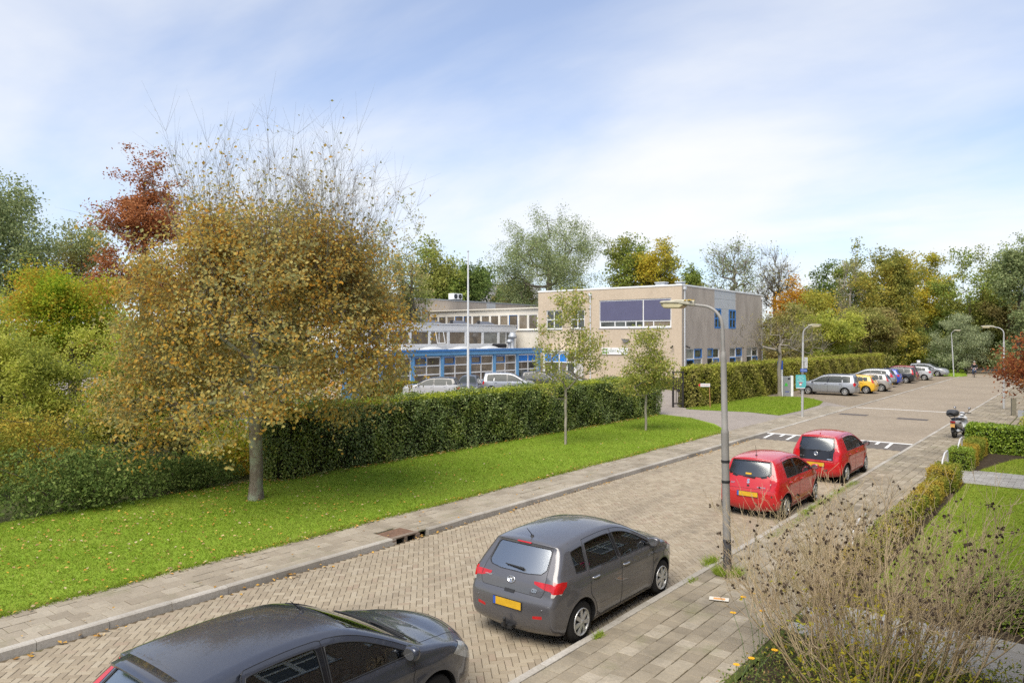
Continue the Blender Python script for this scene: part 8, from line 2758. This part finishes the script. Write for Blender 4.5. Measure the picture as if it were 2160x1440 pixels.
# litter: a paper card on the near pavement
card = thing('paper_card', 'white and orange paper card lying on the near pavement slabs', 'litter', (-4.95, 11.85, 0.10), R(20))
MB().box(-0.16, 0.16, -0.08, 0.08, 0, 0.004).build('card', plain('card_white', (0.62, 0.58, 0.50), 0.7), card)
MB().box(-0.09, 0.10, -0.045, 0.045, 0.0045, 0.006).build('orange_print', plain('card_orange', (0.60, 0.30, 0.10), 0.7), card)

# ------------------------------------------------------------ white motor scooter at the end of the laurel hedge
sc = thing('motor_scooter', 'white motor scooter with dark top box behind the laurel hedge', 'scooter', (-4.72, 38.35, 0.075), R(90 - 8))
SW = plain('scooter_white', (0.62, 0.63, 0.64), 0.3, 0.5, var=0.05)
def lof(name, mat, secs, n=12, p=0.7, **k):
    """secs: (x, zc, half width, half height)"""
    mb = MB()
    v = []
    for x, zc, hw, hh in secs:
        for i in range(n):
            a = 2 * PI * i / n
            e = lambda t_: math.copysign(abs(t_) ** p, t_)
            v.append((x, hw * e(math.cos(a)), zc + hh * e(math.sin(a))))
    f = [(i * n + j, (i + 1) * n + j, (i + 1) * n + (j + 1) % n, i * n + (j + 1) % n) for i in range(len(secs) - 1) for j in range(n)]
    f += [tuple(reversed(range(n))), tuple(range(len(v) - n, len(v)))]
    mb.add(v, [tuple(reversed(q)) for q in f], 0, True)
    return mb.build(name, mat, sc, **k)
lof('tail_body', SW, [(-0.92, .70, .06, .03), (-0.86, .72, .14, .09), (-0.6, .70, .17, .13), (-0.25, .62, .17, .17), (0.0, .50, .15, .16), (0.12, .42, .13, .1)])
lof('seat', CARBLK, [(-0.80, .83, .10, .02), (-0.7, .85, .15, .045), (-0.3, .84, .16, .06), (0.0, .80, .12, .05), (0.08, .78, .06, .03)])
lof('top_box', plain('top_box_grey', (0.045, 0.047, 0.05), 0.45, 0.4), [(-1.22, 1.10, .10, .06), (-1.17, 1.12, .2, .13), (-1.0, 1.14, .24, .155), (-0.8, 1.13, .22, .15), (-0.70, 1.11, .14, .10)])
lof('leg_shield', SW, [(0.42, .62, .20, .22), (0.50, .68, .21, .26), (0.60, .70, .17, .22), (0.66, .66, .10, .14)])
lof('floor_board', CARBLK, [(-0.05, .30, .15, .05), (0.2, .29, .17, .045), (0.5, .32, .17, .06)])
lof('handlebar_cover', SW, [(0.40, 1.0, .08, .06), (0.48, 1.02, .12, .08), (0.58, 1.0, .09, .07), (0.63, .98, .04, .03)])
mb = MB(); mb.tube([(0.44, -0.36, 1.06), (0.47, -0.2, 1.06), (0.47, 0.2, 1.06), (0.44, 0.36, 1.06)], 0.018, 8); mb.build('handlebar', CARBLK, sc)
for sd in (1, -1):
    mb = MB(); mb.tube([(0.47, sd * 0.22, 1.06), (0.44, sd * 0.27, 1.24)], 0.008, 6, 1); mb.lathe([(0.001, .01), (.045, .008), (.058, 0), (.001, -.025)], 12, (0.43, sd * 0.29, 1.27), 'x')
    mb.build('mirror', [CHROME, CARBLK], sc)
mb = MB(); mb.tube([(0.55, 0, 0.9), (0.72, 0, 0.3)], 0.03, 8); mb.build('fork', CARBLK, sc)
lof('front_mudguard', SW, [(0.56, .50, .05, .03), (0.7, .54, .07, .04), (0.86, .48, .05, .03)])
lof('rear_mudguard', CARBLK, [(-0.98, .40, .07, .10), (-0.9, .48, .08, .10), (-0.7, .52, .08, .06)])
lof('engine', plain('engine_grey', (0.12, 0.12, 0.12), 0.5, 0.4, 0.3), [(-0.75, .28, .12, .07), (-0.5, .30, .14, .10), (-0.2, .30, .12, .09)])
mb = MB(); mb.tube([(-0.2, -0.17, .25), (-0.5, -0.19, .3), (-0.85, -0.19, .38)], [0.03, 0.05, 0.06], 8); mb.build('exhaust', ZINC, sc)
mb = MB(); mb.tube([(-0.75, .08, .83), (-0.95, .1, .93), (-1.05, .1, .98)], .015, 6); mb.tube([(-0.75, -.08, .83), (-0.95, -.1, .93), (-1.05, -.1, .98)], .015, 6); mb.build('rack', ZINC, sc)
for xw in (-0.68, 0.72):
    w_ = MB().lathe([(0.17, -.05), (.23, -.06), (.265, -.04), (.275, 0), (.265, .04), (.23, .06), (.17, .05)], 22, (0, 0, 0), 'y').mesh('wheel', TYRE)
    wo = link('wheel', w_, sc, (xw, 0, .275))
    rm = MB().lathe([(0.02, -.03), (.06, -.03), (.16, -.04), (.172, -.045)], 16, (0, 0, 0), 'y')
    rm.lathe([(0.172, .045), (.16, .04), (.06, .03), (.02, .03)], 16, (0, 0, 0), 'y')
    rm.build('rim', plain('scooter_rim', (0.25, 0.25, 0.26), 0.4, 0.5, 0.5), wo)
mb = MB(); mb.box(-0.955, -0.91, -0.10, 0.10, .70, .78); mb.build('tail_light', LRED, sc, bevel=0.01)
mb = MB(); mb.box(-0.965, -0.95, -0.085, 0.085, .50, .66); mb.build('number_plate', plain('plate_orange', (0.72, 0.40, 0.12), 0.5), sc)
mb = MB()
tm = text_mesh('ORCA', 0.11, CARBLK, 0.002, 'CENTER', 0.003)
link('lettering', tm, sc, (-0.45, -0.176, .68), (PI / 2, 0, 0))

# ------------------------------------------------------------ the cyclist far down the street
def cyclist():
    base = (-10.6, 98.2, 0.08)
    bk = thing('bicycle', 'dark upright bicycle ridden towards the camera at the end of the street', 'bicycle', base, R(-90 + 5))
    FR = plain('bike_dark', (0.03, 0.03, 0.034), 0.4, 0.4)
    for x in (-0.54, 0.54):
        ring = MB()
        ring.tube([(x + 0.34 * math.cos(a), 0, 0.34 + 0.34 * math.sin(a)) for a in np.linspace(0, 2 * PI, 25)], 0.02, 6, caps=False)
        w = ring.build('wheel', TYRE, bk)
        sp = MB()
        for k in range(8):
            a = PI * k / 8
            sp.tube([(x + 0.33 * math.cos(a), 0, 0.34 + 0.33 * math.sin(a)), (x - 0.33 * math.cos(a), 0, 0.34 - 0.33 * math.sin(a))], 0.003, 3)
        sp.build('spokes', CHROME, w, kind='stuff')
    mb = MB()
    mb.tube([(-0.54, 0, .34), (-0.1, 0, .30), (0.38, 0, .75)], .02, 6); mb.tube([(-0.1, 0, .30), (-0.22, 0, .88)], .02, 6)
    mb.tube([(-0.2, 0, .72), (0.36, 0, .82)], .02, 6); mb.tube([(-0.54, 0, .34), (-0.2, 0, .72)], .015, 6); mb.tube([(0.54, 0, .34), (0.36, 0, .92), (0.33, 0, 1.05)], .02, 6)
    mb.build('frame', FR, bk)
    mb = MB(); mb.tube([(0.12, -.30, 1.05), (0.28, -.24, 1.09), (0.34, 0, 1.07), (0.28, .24, 1.09), (0.12, .30, 1.05)], .015, 6); mb.build('handlebar', CHROME, bk)
    mb = MB(); mb.tube([(-0.36, 0, .91), (-0.24, 0, .93), (-0.08, 0, .91)], [.10, .09, .03], 8); mb.build('saddle', FR, bk)
    mb = MB(); mb.lathe([(0.001, .03), (.05, .02), (.055, -.02), (.001, -.03)], 10, (0.46, 0, .88), 'x'); mb.build('lamp', CHROME, bk)
    pe = thing('person', 'cyclist in dark jacket and blue jeans riding towards the camera', 'person', base, R(-90 + 5))
    def skin_obj(name, verts, edges, rad, mat, root=0):
        me = bpy.data.meshes.new(name)
        me.from_pydata(verts, edges, [])
        me.materials.append(mat)
        o = link(name, me, pe)
        sk = o.modifiers.new('skin', 'SKIN')
        sk.use_smooth_shade = True
        for i, r_ in enumerate(rad):
            me.skin_vertices[0].data[i].radius = (r_, r_) if not isinstance(r_, tuple) else r_
        me.skin_vertices[0].data[root].use_root = True
        sb = o.modifiers.new('sub', 'SUBSURF'); sb.levels = 1; sb.render_levels = 1
        return o
    SKIN = plain('skin', (0.50, 0.30, 0.22), 0.6)
    JACK = plain('jacket', (0.035, 0.038, 0.045), 0.85, 0.1)
    JEAN = plain('jeans', (0.055, 0.08, 0.14), 0.85, 0.1)
    V = [(-0.22, 0, 1.0), (-0.18, 0, 1.18), (-0.08, 0, 1.38), (-0.03, 0, 1.50), (0.0, 0, 1.58), (0.02, 0, 1.66), (0.03, 0, 1.76),
         (-0.2, .10, .98), (0.16, .13, .88), (0.06, .12, .44), (0.14, .12, .38), (-0.2, -.10, .98), (0.12, -.13, .74), (-0.08, -.12, .28), (0.02, -.12, .20),
         (-0.06, .19, 1.43), (-0.02, .27, 1.22), (0.14, .28, 1.08), (-0.06, -.19, 1.43), (-0.02, -.27, 1.22), (0.14, -.28, 1.08)]
    Ed = [(0, 1), (1, 2), (2, 3), (3, 4), (4, 5), (5, 6), (0, 7), (7, 8), (8, 9), (9, 10), (0, 11), (11, 12), (12, 13), (13, 14), (3, 15), (15, 16), (16, 17), (3, 18), (18, 19), (19, 20)]
    rd = [(.13, .16), (.13, .16), (.13, .19), (.08, .12), .05, .09, .085, .10, .075, .05, .035, .10, .075, .05, .035, .065, .05, .035, .065, .05, .035]
    skin_obj('body', V, Ed, rd, SKIN)
    skin_obj('jacket', [(-0.22, 0, 1.0), (-0.18, 0, 1.18), (-0.08, 0, 1.38), (-0.03, 0, 1.49), (-0.06, .19, 1.43), (-0.02, .27, 1.22), (0.12, .28, 1.10), (-0.06, -.19, 1.43), (-0.02, -.27, 1.22), (0.12, -.28, 1.10)],
             [(0, 1), (1, 2), (2, 3), (3, 4), (4, 5), (5, 6), (3, 7), (7, 8), (8, 9)], [(.15, .18), (.15, .18), (.15, .21), (.10, .13), .08, .065, .05, .08, .065, .05], JACK)
    skin_obj('jeans', [(-0.22, 0, .98), (-0.2, .10, .97), (0.16, .13, .87), (0.06, .12, .46), (-0.2, -.10, .97), (0.12, -.13, .73), (-0.08, -.12, .30)],
             [(0, 1), (1, 2), (2, 3), (0, 4), (4, 5), (5, 6)], [(.14, .16), .11, .09, .065, .11, .09, .065], JEAN)
    for sx, p0 in ((1, (0.10, .12, .39)), (-1, (-0.02, -.12, .21))):
        mb = MB(); mb.tube([(p0[0] - 0.08, p0[1], p0[2]), (p0[0] + 0.05, p0[1], p0[2] - 0.01), (p0[0] + 0.17, p0[1], p0[2] - 0.03)], [.045, .05, .03], 8); mb.build('shoe', CARBLK, pe)
        # hand: palm, four curled fingers and a thumb round the grip
        y = sx * .28
        mb = MB()
        mb.tube([(0.13, y, 1.09), (0.20, y, 1.075)], [.035, .03], 6)
        for k in range(4):
            yy = y - 0.03 + 0.02 * k
            mb.tube([(0.20, yy, 1.08), (0.235, yy, 1.065), (0.23, yy, 1.035), (0.205, yy, 1.03)], [.010, .010, .009, .008], 5)
        mb.tube([(0.17, y - sx * .035, 1.075), (0.20, y - sx * .05, 1.06), (0.215, y - sx * .045, 1.045)], [.012, .011, .009], 5)
        mb.build('hand', SKIN, pe)
    mb = MB()
    c = (0.0, 0, 1.74)
    mb.lathe([(0.001, .125), (.06, .115), (.095, .07), (.105, .01), (.09, -.04)], 12, (c[0] - 0.02, 0, c[2]))
    mb.build('hair', plain('grey_hair', (0.30, 0.28, 0.26), 0.9), pe)
    mb = MB()
    for y in (.035, -.035):
        mb.lathe([(.001, .008), (.012, .004), (.014, -.004)], 8, (0.112, y, 1.735), 'x')
    mb.build('eyes', CARBLK, pe)
    mb = MB(); mb.tube([(0.11, 0, 1.745), (0.14, 0, 1.70), (0.115, 0, 1.69)], [.010, .016, .010], 6); mb.build('nose', SKIN, pe)
    mb = MB(); mb.tube([(0.108, -.03, 1.655), (0.118, 0, 1.652), (0.108, .03, 1.655)], .007, 5); mb.build('mouth', plain('lips', (0.36, 0.14, 0.12), 0.6), pe)
cyclist()
